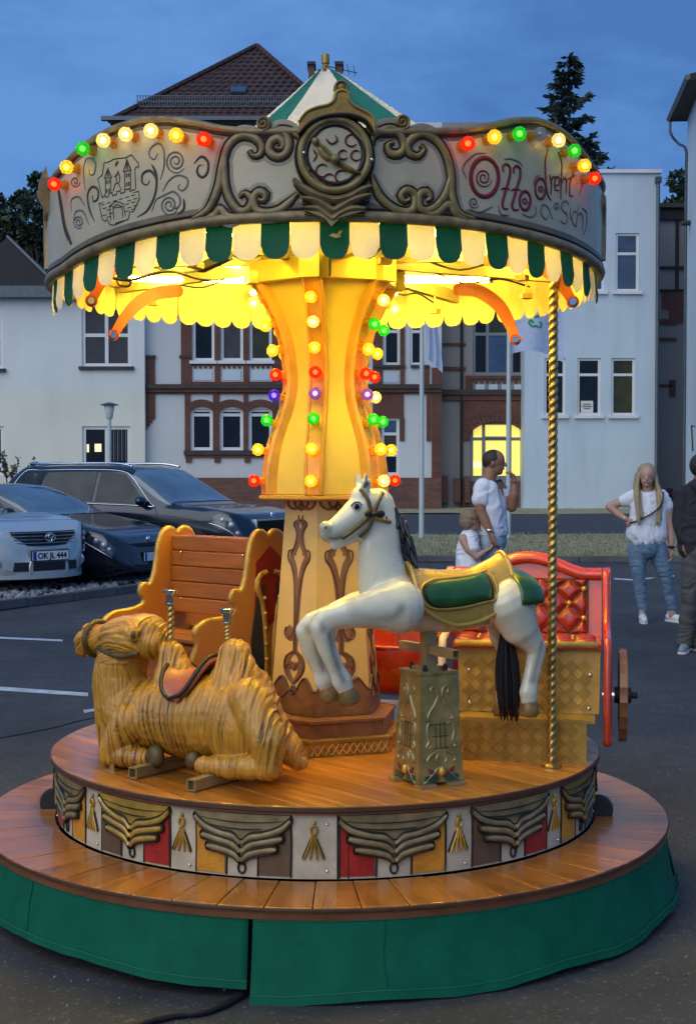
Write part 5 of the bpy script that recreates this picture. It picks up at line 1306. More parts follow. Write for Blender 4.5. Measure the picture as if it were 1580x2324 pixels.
for (x0, y0, x1, y1, z) in ((-.25, .30, -.80, .30, 2.345), (-.30, .20, -.56, .02, 2.385), (-.24, .36, -.70, .46, 2.365), (.27, .30, .66, .34, 2.345), (.27, .36, .62, .48, 2.365), (.66, .06, .86, .0, 2.41), (-.15, .40, -.34, .86, 2.36), (.15, .40, .30, .86, 2.36), (.0, .45, .0, .90, 2.36), (.34, -.26, .42, -.48, 2.41), (-.30, -.30, -.40, -.50, 2.41), (-.40, -.34, -.70, -.58, 2.43), (.40, -.34, .70, -.58, 2.43), (-.15, -.45, -.27, -.88, 2.43), (.16, -.45, .28, -.88, 2.43)):
    tubelamp((x0, y0, z), (x1, y1, z + .008))
m = MB(); m.tube(spline([tuple(at(240 + i * 30 + CX * 0, 625 + 10 * sin(i), 5.0) - Vector((CX, CY, 0))) for i in range(9)], n=4), .006, 6); m.tube(spline([tuple(at(u, v, 5.05) - Vector((CX, CY, 0))) for u, v in ((300, 615), (268, 625), (270, 645), (292, 648), (300, 632))], n=4), .005, 6); m.build('cable', 'black_rubber', K)
m = MB(); a, b = at(455, 608, 4.9) - Vector((CX, CY, 0)), at(520, 578, 4.75) - Vector((CX, CY, 0)); m.bar(a, b, .03, .03); m.build('strut', 'black_rubber', K)
def bracket(pts, Y0, Y1, w=.052):
    q = []
    n = len(pts)
    P = spline(pts, n=6); N = len(P); vs = []
    for i in range(N):
        d = P[min(i + 1, N - 1)] - P[max(i - 1, 0)]; L = math.hypot(*d); nx, ny = -d[1] / L, d[0] / L; Y = Y0 + (Y1 - Y0) * i / (N - 1)
        hw = w / 2 * 3160 / Y * (.62 + .38 * sin(pi * (.25 + .75 * i / (N - 1))))
        for s, dy in ((-1, -.007), (1, -.007), (1, .007), (-1, .007)):
            vs.append(at(P[i][0] + nx * s * hw, P[i][1] + ny * s * hw, Y + dy) - Vector((CX, CY, 0)))
    m = MB(); m.add(vs, [(i * 4 + k, i * 4 + (k + 1) % 4, (i + 1) * 4 + (k + 1) % 4, (i + 1) * 4 + k) for i in range(N - 1) for k in range(4)] + [(0, 1, 2, 3), tuple((N - 1) * 4 + k for k in (3, 2, 1, 0))])
    for i, u in ((0, pts[0]), (-1, pts[-1])):
        Y = Y0 if i == 0 else Y1; c = at(u[0], u[1], Y) - Vector((CX, CY, 0)); m.lathe([(w * .42, -.0068), (w * .42, .0068)], 14, o=c, m=Matrix.Rotation(R(90), 3, 'X'))
    o = m.build('hanger_bracket', 'bracket_orange', K)
    h = MB(); c = at(pts[-1][0], pts[-1][1], Y1 - .012) - Vector((CX, CY, 0)); h.lathe([(.012, -.006), (.012, .006)], 12, o=c, m=Matrix.Rotation(R(90), 3, 'X')); h.build('bolt', 'chrome', o)
    return o
bracket([(404, 660), (360, 664), (318, 684), (285, 718), (258, 760)], 5.35, 5.25)
bracket([(290, 598), (258, 608), (230, 636), (208, 682)], 4.95, 4.9)
bracket([(1040, 656), (1085, 660), (1130, 690), (1155, 730), (1170, 770)], 5.35, 5.25)
bracket([(1110, 590), (1190, 592), (1240, 612), (1275, 645), (1300, 684)], 4.98, 4.9)
# ---- twisted brass pole
pp = at(1253, 1741, 0.0 + 4.93) ; pp = onz(1252, 1741, ZF); bx_, by_ = pp.x - CX, pp.y - CY; zt = 2.36
m = MB(); nn = 560; vs = []
for i in range(nn + 1):
    z = ZF + .012 + (zt - ZF - .012) * i / nn; tw = 2 * pi * i / nn * 62
    for k in range(14):
        t = 2 * pi * k / 14; r = .0158 + .0019 * cos(2 * (t - tw / 2)); vs.append((bx_ + r * cos(t), by_ + r * sin(t), z))
m.add(vs, [(i * 14 + k, i * 14 + (k + 1) % 14, (i + 1) * 14 + (k + 1) % 14, (i + 1) * 14 + k) for i in range(nn) for k in range(14)])
tpole = m.build('twisted_pole', 'brass', K, smooth=True, fix=False)
m = MB(); m.lathe([(.036, ZF + .001), (.036, ZF + .010), (.022, ZF + .016)], 8, o=(bx_, by_, 0)); m.build('pole_foot', 'brass', tpole)
# small yellow plate: lamp light showing through the centre tab, put into its colour
m = MB(); m.plate([(-.02, 0), (-.008, .006), (.004, .002), (.012, .014), (.022, .013), (.014, .004), (.016, -.006), (0, -.008)], lambda a, b, h: C(R(2.6), RT + .02 + h, zbot(0) - .045 + b) + Vector((a, 0, 0)), .004); m.build('light_gap_patch', 'gold_bright', K)
# ================================================================== THE RIDES
pm('horse_white', (.74, .69, .50), .28, var=.10, scale=9, coat=.9, bump=.05, bscale=30)
_n, _l = MATS['horse_white'].node_tree.nodes, MATS['horse_white'].node_tree.links        # airbrushed grey painted along the tendons and muzzle
_p = _n['Principled BSDF']; _a = _n.new('ShaderNodeAttribute'); _a.attribute_name = 'airbrush'; _m = _n.new('ShaderNodeMix'); _m.data_type = 'RGBA'
_l.new(_a.outputs['Fac'], _m.inputs[0]); _l.new(_p.inputs['Base Color'].links[0].from_socket, _m.inputs[6]); _m.inputs[7].default_value = (.075, .08, .085, 1); _l.new(_m.outputs[2], _p.inputs['Base Color'])
pm('horse_grey', (.12, .13, .13), .4, var=.3, scale=12)
pm('mane_black', (.018, .018, .017), .35, var=.4, scale=30, coat=.3, bump=.4, bscale=50, stretch=(1, 1, .3))
pm('tail_hair', (.006, .006, .006), .6, var=.4, scale=30)
pm('saddle_gold', (.55, .35, .07), .28, .25, var=.25, scale=10, coat=.4)
pm('saddle_green', (.018, .085, .010), .3, var=.35, scale=8, coat=.5)
pm('strap_brown', (.11, .075, .02), .45, .2, var=.5, scale=40)
pm('hoof', (.25, .15, .045), .4, .2, var=.4, scale=20)
pm('eye', (.004, .004, .004), .1, var=.1)
pm('eye_white', (.75, .74, .7), .2, var=.05)
pm('nostril', (.10, .09, .085), .5, var=.2)
pm('pedestal', (.34, .25, .075), .36, .4, var=.4, scale=14, coat=.2, bump=.1)
pm('lyre', (.34, .28, .13), .35, .35, var=.3, scale=14)
pm('petal_red', (.17, .035, .03), .4, .1, var=.3, scale=20); pm('petal_green', (.02, .07, .045), .4, .1, var=.3, scale=20)
pm('saddle_red', (.36, .10, .055), .38, var=.25, scale=16, coat=.3)
pm('carriage_red', (.52, .045, .018), .25, var=.15, scale=6, coat=.6)
pm('tuft_red', (.33, .030, .010), .3, var=.3, scale=14, coat=.4)
pm('tread_gold', (.46, .27, .045), .42, .3, var=.3, scale=9, bump=.08, bscale=60)
pm('panel_navy', (.022, .024, .03), .5, var=.2, scale=8)
pm('panel_crimson', (.22, .012, .008), .4, var=.2, scale=10)
pm('pale_edge', (.75, .62, .42), .4, var=.08)
class Fig:
    def __init__(s, o, rz): s.o, s.rz = Vector(o), rz
    def P(s, u, v, ly=0.0):
        n = Vector((-sin(s.rz), cos(s.rz), 0)); o = s.o + n * ly
        a, z = onplane(u, v, o, s.rz); return Vector((a, ly, z))
def furmat(name, c_hi, c_lo):
    m = bpy.data.materials.new(name); m.use_nodes = True; n, l = m.node_tree.nodes, m.node_tree.links; p = n['Principled BSDF']
    at_ = n.new('ShaderNodeAttribute'); at_.attribute_name = 'fur'; ks = n.new('ShaderNodeAttribute'); ks.attribute_name = 'strand'
    nz = n.new('ShaderNodeTexNoise'); nz.inputs['Scale'].default_value = 1.55; nz.inputs['Detail'].default_value = 5; nz.inputs['Roughness'].default_value = .65; l.new(ks.outputs['Vector'], nz.inputs['Vector'])
    ad = n.new('ShaderNodeMath'); ad.operation = 'MULTIPLY_ADD'; l.new(nz.outputs['Fac'], ad.inputs[0]); ad.inputs[1].default_value = 1.5
    sb_ = n.new('ShaderNodeMath'); sb_.operation = 'MULTIPLY_ADD'; l.new(at_.outputs['Fac'], sb_.inputs[0]); sb_.inputs[1].default_value = .75; sb_.inputs[2].default_value = -.62; l.new(sb_.outputs[0], ad.inputs[2])
    r = n.new('ShaderNodeValToRGB'); r.color_ramp.elements[0].position = .10; r.color_ramp.elements[0].color = lin(c_lo); r.color_ramp.elements[1].position = .74; r.color_ramp.elements[1].color = lin(c_hi)
    e = r.color_ramp.elements.new(.34); e.color = lin(tuple((a * .60 + b * .40) for a, b in zip(c_hi, c_lo))); l.new(ad.outputs[0], r.inputs[0])
    t = n.new('ShaderNodeTexCoord'); n3 = n.new('ShaderNodeTexNoise'); n3.inputs['Scale'].default_value = 6; l.new(t.outputs['Object'], n3.inputs['Vector'])
    mr = n.new('ShaderNodeMapRange'); mr.inputs[3].default_value = .6; mr.inputs[4].default_value = 1.35; l.new(n3.outputs['Fac'], mr.inputs[0])
    mx = n.new('ShaderNodeMix'); mx.data_type = 'RGBA'; mx.blend_type = 'MULTIPLY'; mx.inputs[0].default_value = 1; l.new(r.outputs[0], mx.inputs[6]); l.new(mr.outputs[0], mx.inputs[7]); l.new(mx.outputs[2], p.inputs['Base Color'])
    bp = n.new('ShaderNodeBump'); bp.inputs['Strength'].default_value = .8; bp.inputs['Distance'].default_value = .006; l.new(nz.outputs['Fac'], bp.inputs['Height']); l.new(bp.outputs[0], p.inputs['Normal'])
    p.inputs['Roughness'].default_value = .33; p.inputs['Coat Weight'].default_value = .35; p.inputs['Coat Roughness'].default_value = .12
    MATS[name] = m
furmat('camel_fur', (.60, .29, .030), (.085, .032, .003))

# ---------------------------------------------------------------- camel
fg = Fig(onz(450, 1751, ZF), R(-31))
cm = thing('camel_figure', 'glossy golden-brown two-humped camel ride lying on the carousel floor', 'carousel camel', fg.o, fg.rz)
P = fg.P; q = 1 / 649.0
b = MB()
for (u, v, ly, r) in ((0, 0, 0, 0),): pass
b.chain([(P(345, 1618), 82 * q), (P(430, 1628), 94 * q), (P(515, 1626), 98 * q), (P(568, 1655), 70 * q)], n=24)                 # trunk
b.capsule(P(398, 1560), 54 * q, P(390, 1485), 31 * q); b.capsule(P(535, 1560), 66 * q, P(534, 1486), 36 * q); b.capsule(P(560, 1590), 60 * q, P(545, 1500), 30 * q)               # humps
b.capsule(P(405, 1545), 45 * q, P(391, 1492), 30 * q)
b.chain([(P(330, 1640, -.02), 70 * q), (P(280, 1600), 66 * q), (P(272, 1530), 62 * q), (P(285, 1468), 58 * q)])           # neck
b.chain([(P(275, 1690), 52 * q), (P(268, 1600), 56 * q)])
b.ball(P(300, 1448), (88 * q, 66 * q, 52 * q), 24, 16); b.ball(P(322, 1432), (64 * q, 62 * q, 40 * q), 24, 16); b.ball(P(346, 1456), (42 * q, 54 * q, 42 * q), 20, 14)  # head with tuft
b.chain([(P(262, 1458), 44 * q), (P(225, 1450), 34 * q), (P(197, 1456), 30 * q)]); b.ball(P(190, 1468), (19 * q, 24 * q, 26 * q)); b.ball(P(206, 1424), (22 * q, 22 * q, 10 * q))
b.ball(P(216, 1423, .02), (12 * q, 10 * q, 11 * q))
b.ball(P(304, 1440, -.092), (16 * q, 14 * q, 18 * q))                                                                       # ear
for s in (-1, 1):
    b.chain([(P(300, 1640, s * .09), 50 * q), (P(262, 1695, s * .11), 34 * q), (P(248, 1712, s * .115), 28 * q), (P(322, 1722, s * .12), 24 * q)])   # folded front legs
    b.ball(P(540, 1648, s * .07), (86 * q, 62 * q, 92 * q), 24, 16)                                                            # haunch
    b.chain([(P(570, 1590, s * .09), 50 * q), (P(608, 1680, s * .13), 42 * q), (P(612, 1742, s * .14), 28 * q), (P(530, 1744, s * .145), 25 * q), (P(462, 1738, s * .145), 20 * q)])
b.chain([(P(575, 1560, .05), 44 * q), (P(622, 1650, .05), 38 * q), (P(660, 1708, .05), 30 * q), (P(678, 1730, .05), 20 * q)])   # rear foot that shows past the rump
me = flesh(b, .0044, 5)
nv = len(me.vertices); co = np.empty(nv * 3); me.vertices.foreach_get('co', co); co = co.reshape(-1, 3); no = np.empty(nv * 3); me.vertex_normals.foreach_get('vector', no); no = no.reshape(-1, 3)
hd = P(300, 1445); fur = np.empty(nv, np.float32); ks_ = np.empty((nv, 3), np.float32); mz = P(205, 1455)
for i in range(nv):
    x, y, z = co[i]; w = noise.noise_vector((x * 9, y * 9, z * 7))
    if z > hd.z - .09 and x < hd.x + .09: k = (x * 10 + w.x * .5, y * 9, z * 92 + 2.2 * (x - hd.x) ** 2 * 90 + w.z * 1.2)
    else: k = (x * 92 + y * 24 + w.x * 1.0 + 2.2 * sin(z * 7 + x * 5), y * 7 + w.y * .5, z * 6.0 + w.z * .5)
    ks_[i] = k
    a = noise.noise((k[0] * .62, k[1] * .62, k[2] * .8)); c_ = noise.noise((k[0] * 2.0 + 7, k[1] * 2.0, k[2] * 1.5))
    rg = (1 - abs(a) * 2.1) * .65 + (1 - abs(c_) * 2) * .35
    smooth_ = 1.0
    d = math.dist((x, y, z), mz)
    if d < .05: smooth_ = max(.05, (d - .03) / .02) if d > .03 else .05
    fur[i] = min(1, max(0, .5 + (rg - .45) * .9)) * smooth_ + (1 - smooth_) * .25
    co[i] += no[i] * ((rg - .5) * .0085 * smooth_)
me.vertices.foreach_set('co', co.ravel()); at_ = me.attributes.new('fur', 'FLOAT', 'POINT'); at_.data.foreach_set('value', fur); at_ = me.attributes.new('strand', 'FLOAT_VECTOR', 'POINT'); at_.data.foreach_set('vector', ks_.ravel())
link('body', me, 'camel_fur', cm, True)
for s in (-1, 1):
    m = MB(); m.ball(P(246, 1440, s * .062), .0085, 10, 8); m.build('eye', 'eye', cm, smooth=True)
    m = MB(); m.ball(P(302, 1442, s * .108), (.009, .006, .015), 10, 8); m.build('ear_hollow', 'strap_brown', cm, smooth=True)
m = MB(); m.ball(P(182, 1452, -.02), (.009, .012, .006)); m.build('nostril', 'strap_brown', cm, smooth=True)
hb = P(222, 1450)
m = MB(); m.tube([(hb.x + .01 * cos(t), .064 * cos(t) * 1.0, hb.z + .064 * sin(t)) for t in np.linspace(0, 2 * pi, 25)[:-1]], .009, 8, closed=True); m.build('noseband', 'strap_brown', cm, smooth=True)
for s in (-1, 1):
    m = MB(); m.tube(spline([P(224, 1470, s * .064), P(250, 1484, s * .088), P(280, 1490, s * .106), P(312, 1484, s * .108)], n=5), .0105, 8); m.build('bridle_strap', 'strap_brown', cm, smooth=True)
# saddle pad between the humps: rounded flaps, a rising rear tip
sx0, sx1 = P(400, 1540).x, P(484, 1540).x; zs = P(445, 1530).z
def sad(a, bb):
    t = (bb - .5) * 2; th = t * R(72); k = 2 * a - 1; nar = math.sqrt(max(0.02, 1 - abs(t) ** 2.6))
    x = (sx0 + sx1) / 2 + k * (sx1 - sx0) / 2 * nar
    return Vector((x + .01 * abs(t), .152 * sin(th), zs - .118 + .122 * cos(th) + (.055 * max(0, k) ** 2 + .030 * max(0, -k) ** 2) * cos(th) ** 2 + .010))
m = MB(); m.grid(sad, 16, 36); o = m.build('saddle', 'saddle_red', cm, smooth=True, fix=False); sd = o.modifiers.new('thickness', 'SOLIDIFY'); sd.thickness = .02
m = MB(); m.tube([sad(0, t) for t in np.linspace(0, 1, 30)] + [sad(1, t) for t in np.linspace(.97, .03, 30)], .0075, 6, closed=True); m.build('saddle_edge', 'dark_line', cm, smooth=True)
for (u, v0, v1) in ((387, 1470, 1352), (516, 1472, 1395)):
    a, t = P(u, v0), P(u, v1); nn = 60; vs = []; m = MB()
    for i in range(nn + 1):
        c = a.lerp(t, i / nn); tw = 2 * pi * i / nn * 4.5
        for k in range(12): th = 2 * pi * k / 12; r = .0118 + .0022 * cos(2 * (th - tw)); vs.append((c.x + r * cos(th), c.y + r * sin(th), c.z))
    m.add(vs, [(i * 12 + k, i * 12 + (k + 1) % 12, (i + 1) * 12 + (k + 1) % 12, (i + 1) * 12 + k) for i in range(nn) for k in range(12)]); po = m.build('handle_post', 'brass', cm, smooth=True, fix=False)
    m = MB(); z0 = t.z - .03; m.lathe([(.018, z0), (.018, z0 + .003), (.0155, z0 + .004), (.0155, z0 + .026), (.019, z0 + .036), (.026, z0 + .038), (.026, z0 + .05), (.022, z0 + .052)], 16, o=(a.x, a.y, 0)); m.build('post_cap', 'chrome', po, smooth=35)
def hollow(mb, a, c, w=.034, t=.004):
    for dx, dz, ww, hh in ((0, w / 2, w, t), (0, -w / 2, w, t), (w / 2, 0, t, w - t * 1.2), (-w / 2, 0, t, w - t * 1.2)):
        d = (c - a).normalized(); x, y = frame_of(d); mb.bar(a + x * dx + y * dz, c + x * dx + y * dz, ww, hh)
    mb.bar(a.lerp(c, .06), a.lerp(c, .08), w - t, w - t)
for u0, v0, dx in ((430, 1785, 0), (297, 1757, 0)):
    e = onz(u0 + 4, v0, ZF + .02) - fg.o; e = Matrix.Rotation(-fg.rz, 3, 'Z') @ e
    m = MB(); hollow(m, Vector((e.x, e.y, .022)), Vector((e.x + .02, e.y + .40, .022))); m.build('mounting_tube', 'steel_gold', cm)
e = Matrix.Rotation(-fg.rz, 3, 'Z') @ (onz(258, 1748, ZF) - fg.o); m = MB(); m.box((e.x, e.y, .004), (.055, .055, .007)); m.box((e.x, e.y, .035), (.02, .02, .056)); m.build('mounting_foot', 'brass', cm)
for (u, v, r) in ((352, 1718, 27), (438, 1727, 21)):
    m = MB(); m.ball(P(u, v, -.125), (r * q * .9, 16 * q, r * q), 14, 10); m.build('knee_pad', 'strap_brown', cm, smooth=True)

# ---------------------------------------------------------------- horse
fh = Fig(onz(972, 1772, ZF), R(27)); P = fh.P; q = 1 / 672.0
hs = thing('horse_figure', 'leaping white carousel horse with green and gold saddle on a lyre pedestal', 'carousel horse', fh.o, fh.rz)
b = MB()
b.chain([(P(895, 1362), 62 * q), (P(945, 1366), 68 * q), (P(1000, 1370), 68 * q), (P(1070, 1365), 63 * q), (P(1130, 1358), 60 * q), (P(1160, 1352), 54 * q)], n=28, flat=.80, fdir=(0, 1, 0))
b.ball(P(1155, 1356), (60 * q, 62 * q, 62 * q), 32, 20); b.ball(P(885, 1360), (66 * q, 62 * q, 66 * q), 32, 20)
b.chain([(P(872, 1330), 62 * q), (P(862, 1260), 52 * q), (P(862, 1190), 47 * q), (P(858, 1148), 40 * q)], n=28, flat=.72, fdir=(0, 1, 0))       # neck
b.chain([(P(836, 1150), 42 * q), (P(812, 1165), 36 * q), (P(780, 1188), 27 * q), (P(752, 1207), 22 * q), (P(743, 1212), 18 * q)], n=28, flat=.86, fdir=(0, 1, 0))   # head
b.ball(P(740, 1198), (15 * q, 20 * q, 16 * q)); b.chain([(P(838, 1180), 32 * q), (P(800, 1210), 22 * q), (P(766, 1232), 14 * q), (P(758, 1236), 12 * q)], n=28, flat=.8, fdir=(0, 1, 0))
b.ball(P(822, 1128), (28 * q, 26 * q, 26 * q))
for s, du in ((-1, 0), (1, -4)):
    b.capsule(P(826 + du, 1118, s * .026), 11 * q, P(818 + du if s > 0 else 828, 1100, s * .03), 8 * q)
FLN = [(905, 1378, 62), (850, 1382, 45), (790, 1394, 31), (738, 1408, 26), (730, 1424, 27), (742, 1470, 22), (764, 1520, 19), (776, 1546, 24), (784, 1562, 20)]
FLF = [(885, 1370, 52), (810, 1378, 36), (750, 1398, 26), (706, 1414, 23), (694, 1432, 24), (706, 1478, 20), (724, 1520, 17), (734, 1546, 22), (740, 1558, 18)]
b.chain([(P(u, v, -.085 + .02 * (i > 2)), r * q) for i, (u, v, r) in enumerate(FLN)], n=28, flat=.8, fdir=(0, 1, 0)); b.chain([(P(u, v, .085 - .02 * (i > 2)), r * q) for i, (u, v, r) in enumerate(FLF)], n=28, flat=.8, fdir=(0, 1, 0))
HLN = [(1158, 1372, 62), (1178, 1420, 48), (1206, 1456, 30), (1218, 1474, 24), (1212, 1510, 21), (1203, 1548, 20), (1200, 1572, 24), (1200, 1588, 21)]
HLF = [(1140, 1390, 50), (1140, 1440, 34), (1148, 1478, 22), (1150, 1510, 17), (1144, 1550, 16), (1141, 1578, 19), (1141, 1590, 17)]
b.chain([(P(u, v, -.07), r * q) for u, v, r in HLN], n=28, flat=.8, fdir=(0, 1, 0)); b.chain([(P(u, v, .075), r * q) for u, v, r in HLF], n=28, flat=.8, fdir=(0, 1, 0))
me = flesh(b, .0052, 9)
nv = len(me.vertices); co = np.empty(nv * 3); me.vertices.foreach_get('co', co); co = co.reshape(-1, 3); sh = np.zeros(nv)
for pts, rad, amt, ly in (([(748, 1440), (760, 1490), (780, 1545)], .013, .75, -.095), ([(718, 1460), (735, 1520)], .012, .6, .04), ([(820, 1400), (860, 1410), (900, 1402), (915, 1380)], .017, .6, -.16), ([(1105, 1380), (1120, 1402), (1155, 1412)], .015, .7, -.15), ([(1226, 1462), (1218, 1500), (1208, 1545)], .012, .6, -.09), ([(733, 1185), (742, 1215)], .022, .5, -.02), ([(733, 1185), (742, 1215)], .022, .5, .02), ([(730, 1415), (736, 1430)], .014, .55, -.1), ([(690, 1420), (700, 1432)], .014, .5, .04), ([(828, 1082), (826, 1100)], .016, .9, -.05), ([(850, 1250), (850, 1320)], .02, .18, -.09), ([(1130, 1440), (1150, 1470)], .015, .4, .05)):
    Q = [np.array(P(u, v, ly)) for u, v in pts]
    for a_, b_ in zip(Q[:-1], Q[1:]):
        d_ = b_ - a_; t_ = np.clip(((co - a_) @ d_) / (d_ @ d_), 0, 1); dist = np.linalg.norm((co - (a_ + t_[:, None] * d_)) * np.array([1, .45, 1]), axis=1)
        sh = np.maximum(sh, amt * np.exp(-(dist / rad) ** 2))
me.attributes.new('airbrush', 'FLOAT', 'POINT').data.foreach_set('value', sh.astype(np.float32))
body = link('body', me, 'horse_white', hs, True)
def hoof(u, v, ly, dx=.0):
    p = P(u, v, ly); m = MB(); m.lathe([(.027, .0), (.030, -.012), (.038, -.038), (.030, -.052), (.012, -.056)], 16, o=p, m=Matrix.Rotation(dx, 3, 'Y')); m.build('hoof', 'hoof', hs, smooth=50)
hoof(785, 1564, -.065, -.35); hoof(742, 1558, .065, -.3); hoof(1201, 1592, -.07, .05); hoof(1141, 1592, .075, .05)
m = MB()     # mane: a crest of overlapping locks
rnd = random.Random(4)
for i in range(26):
    t = i / 25; c = Vector(tuple(spline([P(836, 1112), P(868, 1130), P(892, 1168), P(908, 1210), P(914, 1250)], n=10)[min(40, int(t * 40))]))
    for s in (-1, 1):
        d = Vector((.028 + .012 * rnd.random(), s * (.030 + .02 * rnd.random()), -.075 - .03 * rnd.random()))
        m.chain([(c + Vector((-.012, 0, -.004)), .014), (c + d * .5 + Vector((.012, 0, .004)), .013), (c + d, .005)], 7)
m.build('mane', 'mane_black', hs, smooth=True)
m = MB()
for i in range(46):
    a = rnd.uniform(-1, 1); c_ = rnd.uniform(-1, 1)
    p0 = P(1150, 1440) + Vector((a * .012, c_ * .012, 0)); p1 = P(1154 + a * 18, 1530) + Vector((0, c_ * .025, 0)); p2 = P(1158 + a * 15, 1632 + rnd.uniform(-22, 8)) + Vector((0, c_ * .02, 0))
    m.tube(spline([p0, p1, p2], n=4), [.008, .009, .009, .009, .008, .008, .007, .005, .002], 5)
m.build('tail', 'tail_hair', hs, smooth=True)
# saddle: a shell over the barrel
zc = lambda x: float(np.interp(x, [P(925, 1366).x, P(1000, 1370).x, P(1070, 1365).x, P(1140, 1357).x, P(1190, 1352).x], [P(925, 1366).z, P(1000, 1370).z, P(1070, 1365).z, P(1140, 1357).z, P(1190, 1352).z]))
rz_ = lambda x: float(np.interp(x, [P(925, 1366).x, P(1000, 1370).x, P(1070, 1365).x, P(1140, 1357).x], [68 * q, 69 * q, 65 * q, 63 * q]))
xs0, xs1 = P(918, 1290).x, P(1136, 1290).x
def shellpt(x, th, off, top=0.0):
    r = rz_(x); c = max(0, cos(th))
    return Vector((x, (r * .84 + off) * sin(th), zc(x) + (r + off) * cos(th) + top * c ** 3))
def sadd(a, bb):
    th = (bb - .5) * 2; x = xs0 + (xs1 - xs0) * a
    top = .052 * max(0, (a - .55) / .45) ** 1.6 + .020 * max(0, (.14 - a) / .14)
    lim = R(74 + 50 * sin(pi * min(1, max(0, (a + .08) / 1.1))) ** .8)
    return shellpt(x + .010 * (a - .5) * abs(th), th * lim, .014 + .006 * abs(th) ** 4, top)
m = MB(); m.grid(sadd, 30, 44); o = m.build('saddle', 'saddle_gold', hs, smooth=True, fix=False); sd = o.modifiers.new('thickness', 'SOLIDIFY'); sd.thickness = .022; sd.offset = -1
m = MB(); m.tube([sadd(0, t) for t in np.linspace(0, 1, 30)] + [sadd(t, 1) for t in np.linspace(.05, 1, 16)] + [sadd(1, t) for t in np.linspace(1, 0, 30)] + [sadd(t, 0) for t in np.linspace(.95, .05, 16)], .0085, 8, closed=True); m.build('saddle_rim', 'saddle_gold', hs, smooth=True)
def onshell(u, v, off):     # sight line onto the near flank
    p = P(u, v, -.085); x = p.x; r = rz_(x); th = -math.acos(max(-1, min(1, (p.z - zc(x)) / (r + off)))); return x, th
poly = [(960, 1347), (968, 1333), (990, 1324), (1040, 1319), (1085, 1313), (1112, 1309), (1112, 1354), (1088, 1362), (1040, 1372), (992, 1375), (968, 1366)]
pin = [onshell(u, v, .014) for u, v in spline(poly, n=4, closed=True)]
for sg in (1, -1):
    cen = (sum(p[0] for p in pin) / len(pin), sum(p[1] for p in pin) / len(pin))
    m = MB(); n_ = len(pin); vs = []
    for k, off in ((1.0, .018), (.97, .026), (.80, .031), (.45, .033)):
        vs += [shellpt(cen[0] + (x - cen[0]) * k, sg * (cen[1] + (t - cen[1]) * k), off) for x, t in pin]
    vs.append(shellpt(cen[0], sg * cen[1], .034))
    m.add(vs, [(j * n_ + i, j * n_ + (i + 1) % n_, (j + 1) * n_ + (i + 1) % n_, (j + 1) * n_ + i) for j in range(3) for i in range(n_)] + [(3 * n_ + i, 3 * n_ + (i + 1) % n_, 4 * n_) for i in range(n_)])
    m.build('saddle_panel', 'saddle_green', hs, smooth=50)
    m = MB(); m.tube([shellpt(x, sg * t, .020) for x, t in pin], .0065, 6, closed=True); m.build('panel_outline', 'dark_line', hs, smooth=True)
    m = MB(); m.tube([shellpt(cen[0] + (x - cen[0]) * 1.14, sg * (cen[1] + (t - cen[1]) * 1.2), .020) for x, t in pin], .006, 6, closed=True); m.build('panel_trim', 'gold_paint', hs, smooth=True)
m = MB()   # green cloth behind the saddle
def rump(a, bb):
    c = P(1153, 1356); th = (bb - .5) * 2 * R(97); dx = -.034 + .098 * a
    g = math.sqrt(1 - (dx / .108) ** 2); gy = math.sqrt(1 - (dx / .14) ** 2)
    return Vector((c.x + dx - .006 * abs(sin(th)), .153 * gy * sin(th), c.z + .104 * g * cos(th)))
m.grid(rump, 12, 24); o = m.build('rump_cloth', 'saddle_green', hs, smooth=True, fix=False); sd = o.modifiers.new('thickness', 'SOLIDIFY'); sd.thickness = .01; sd.offset = -1
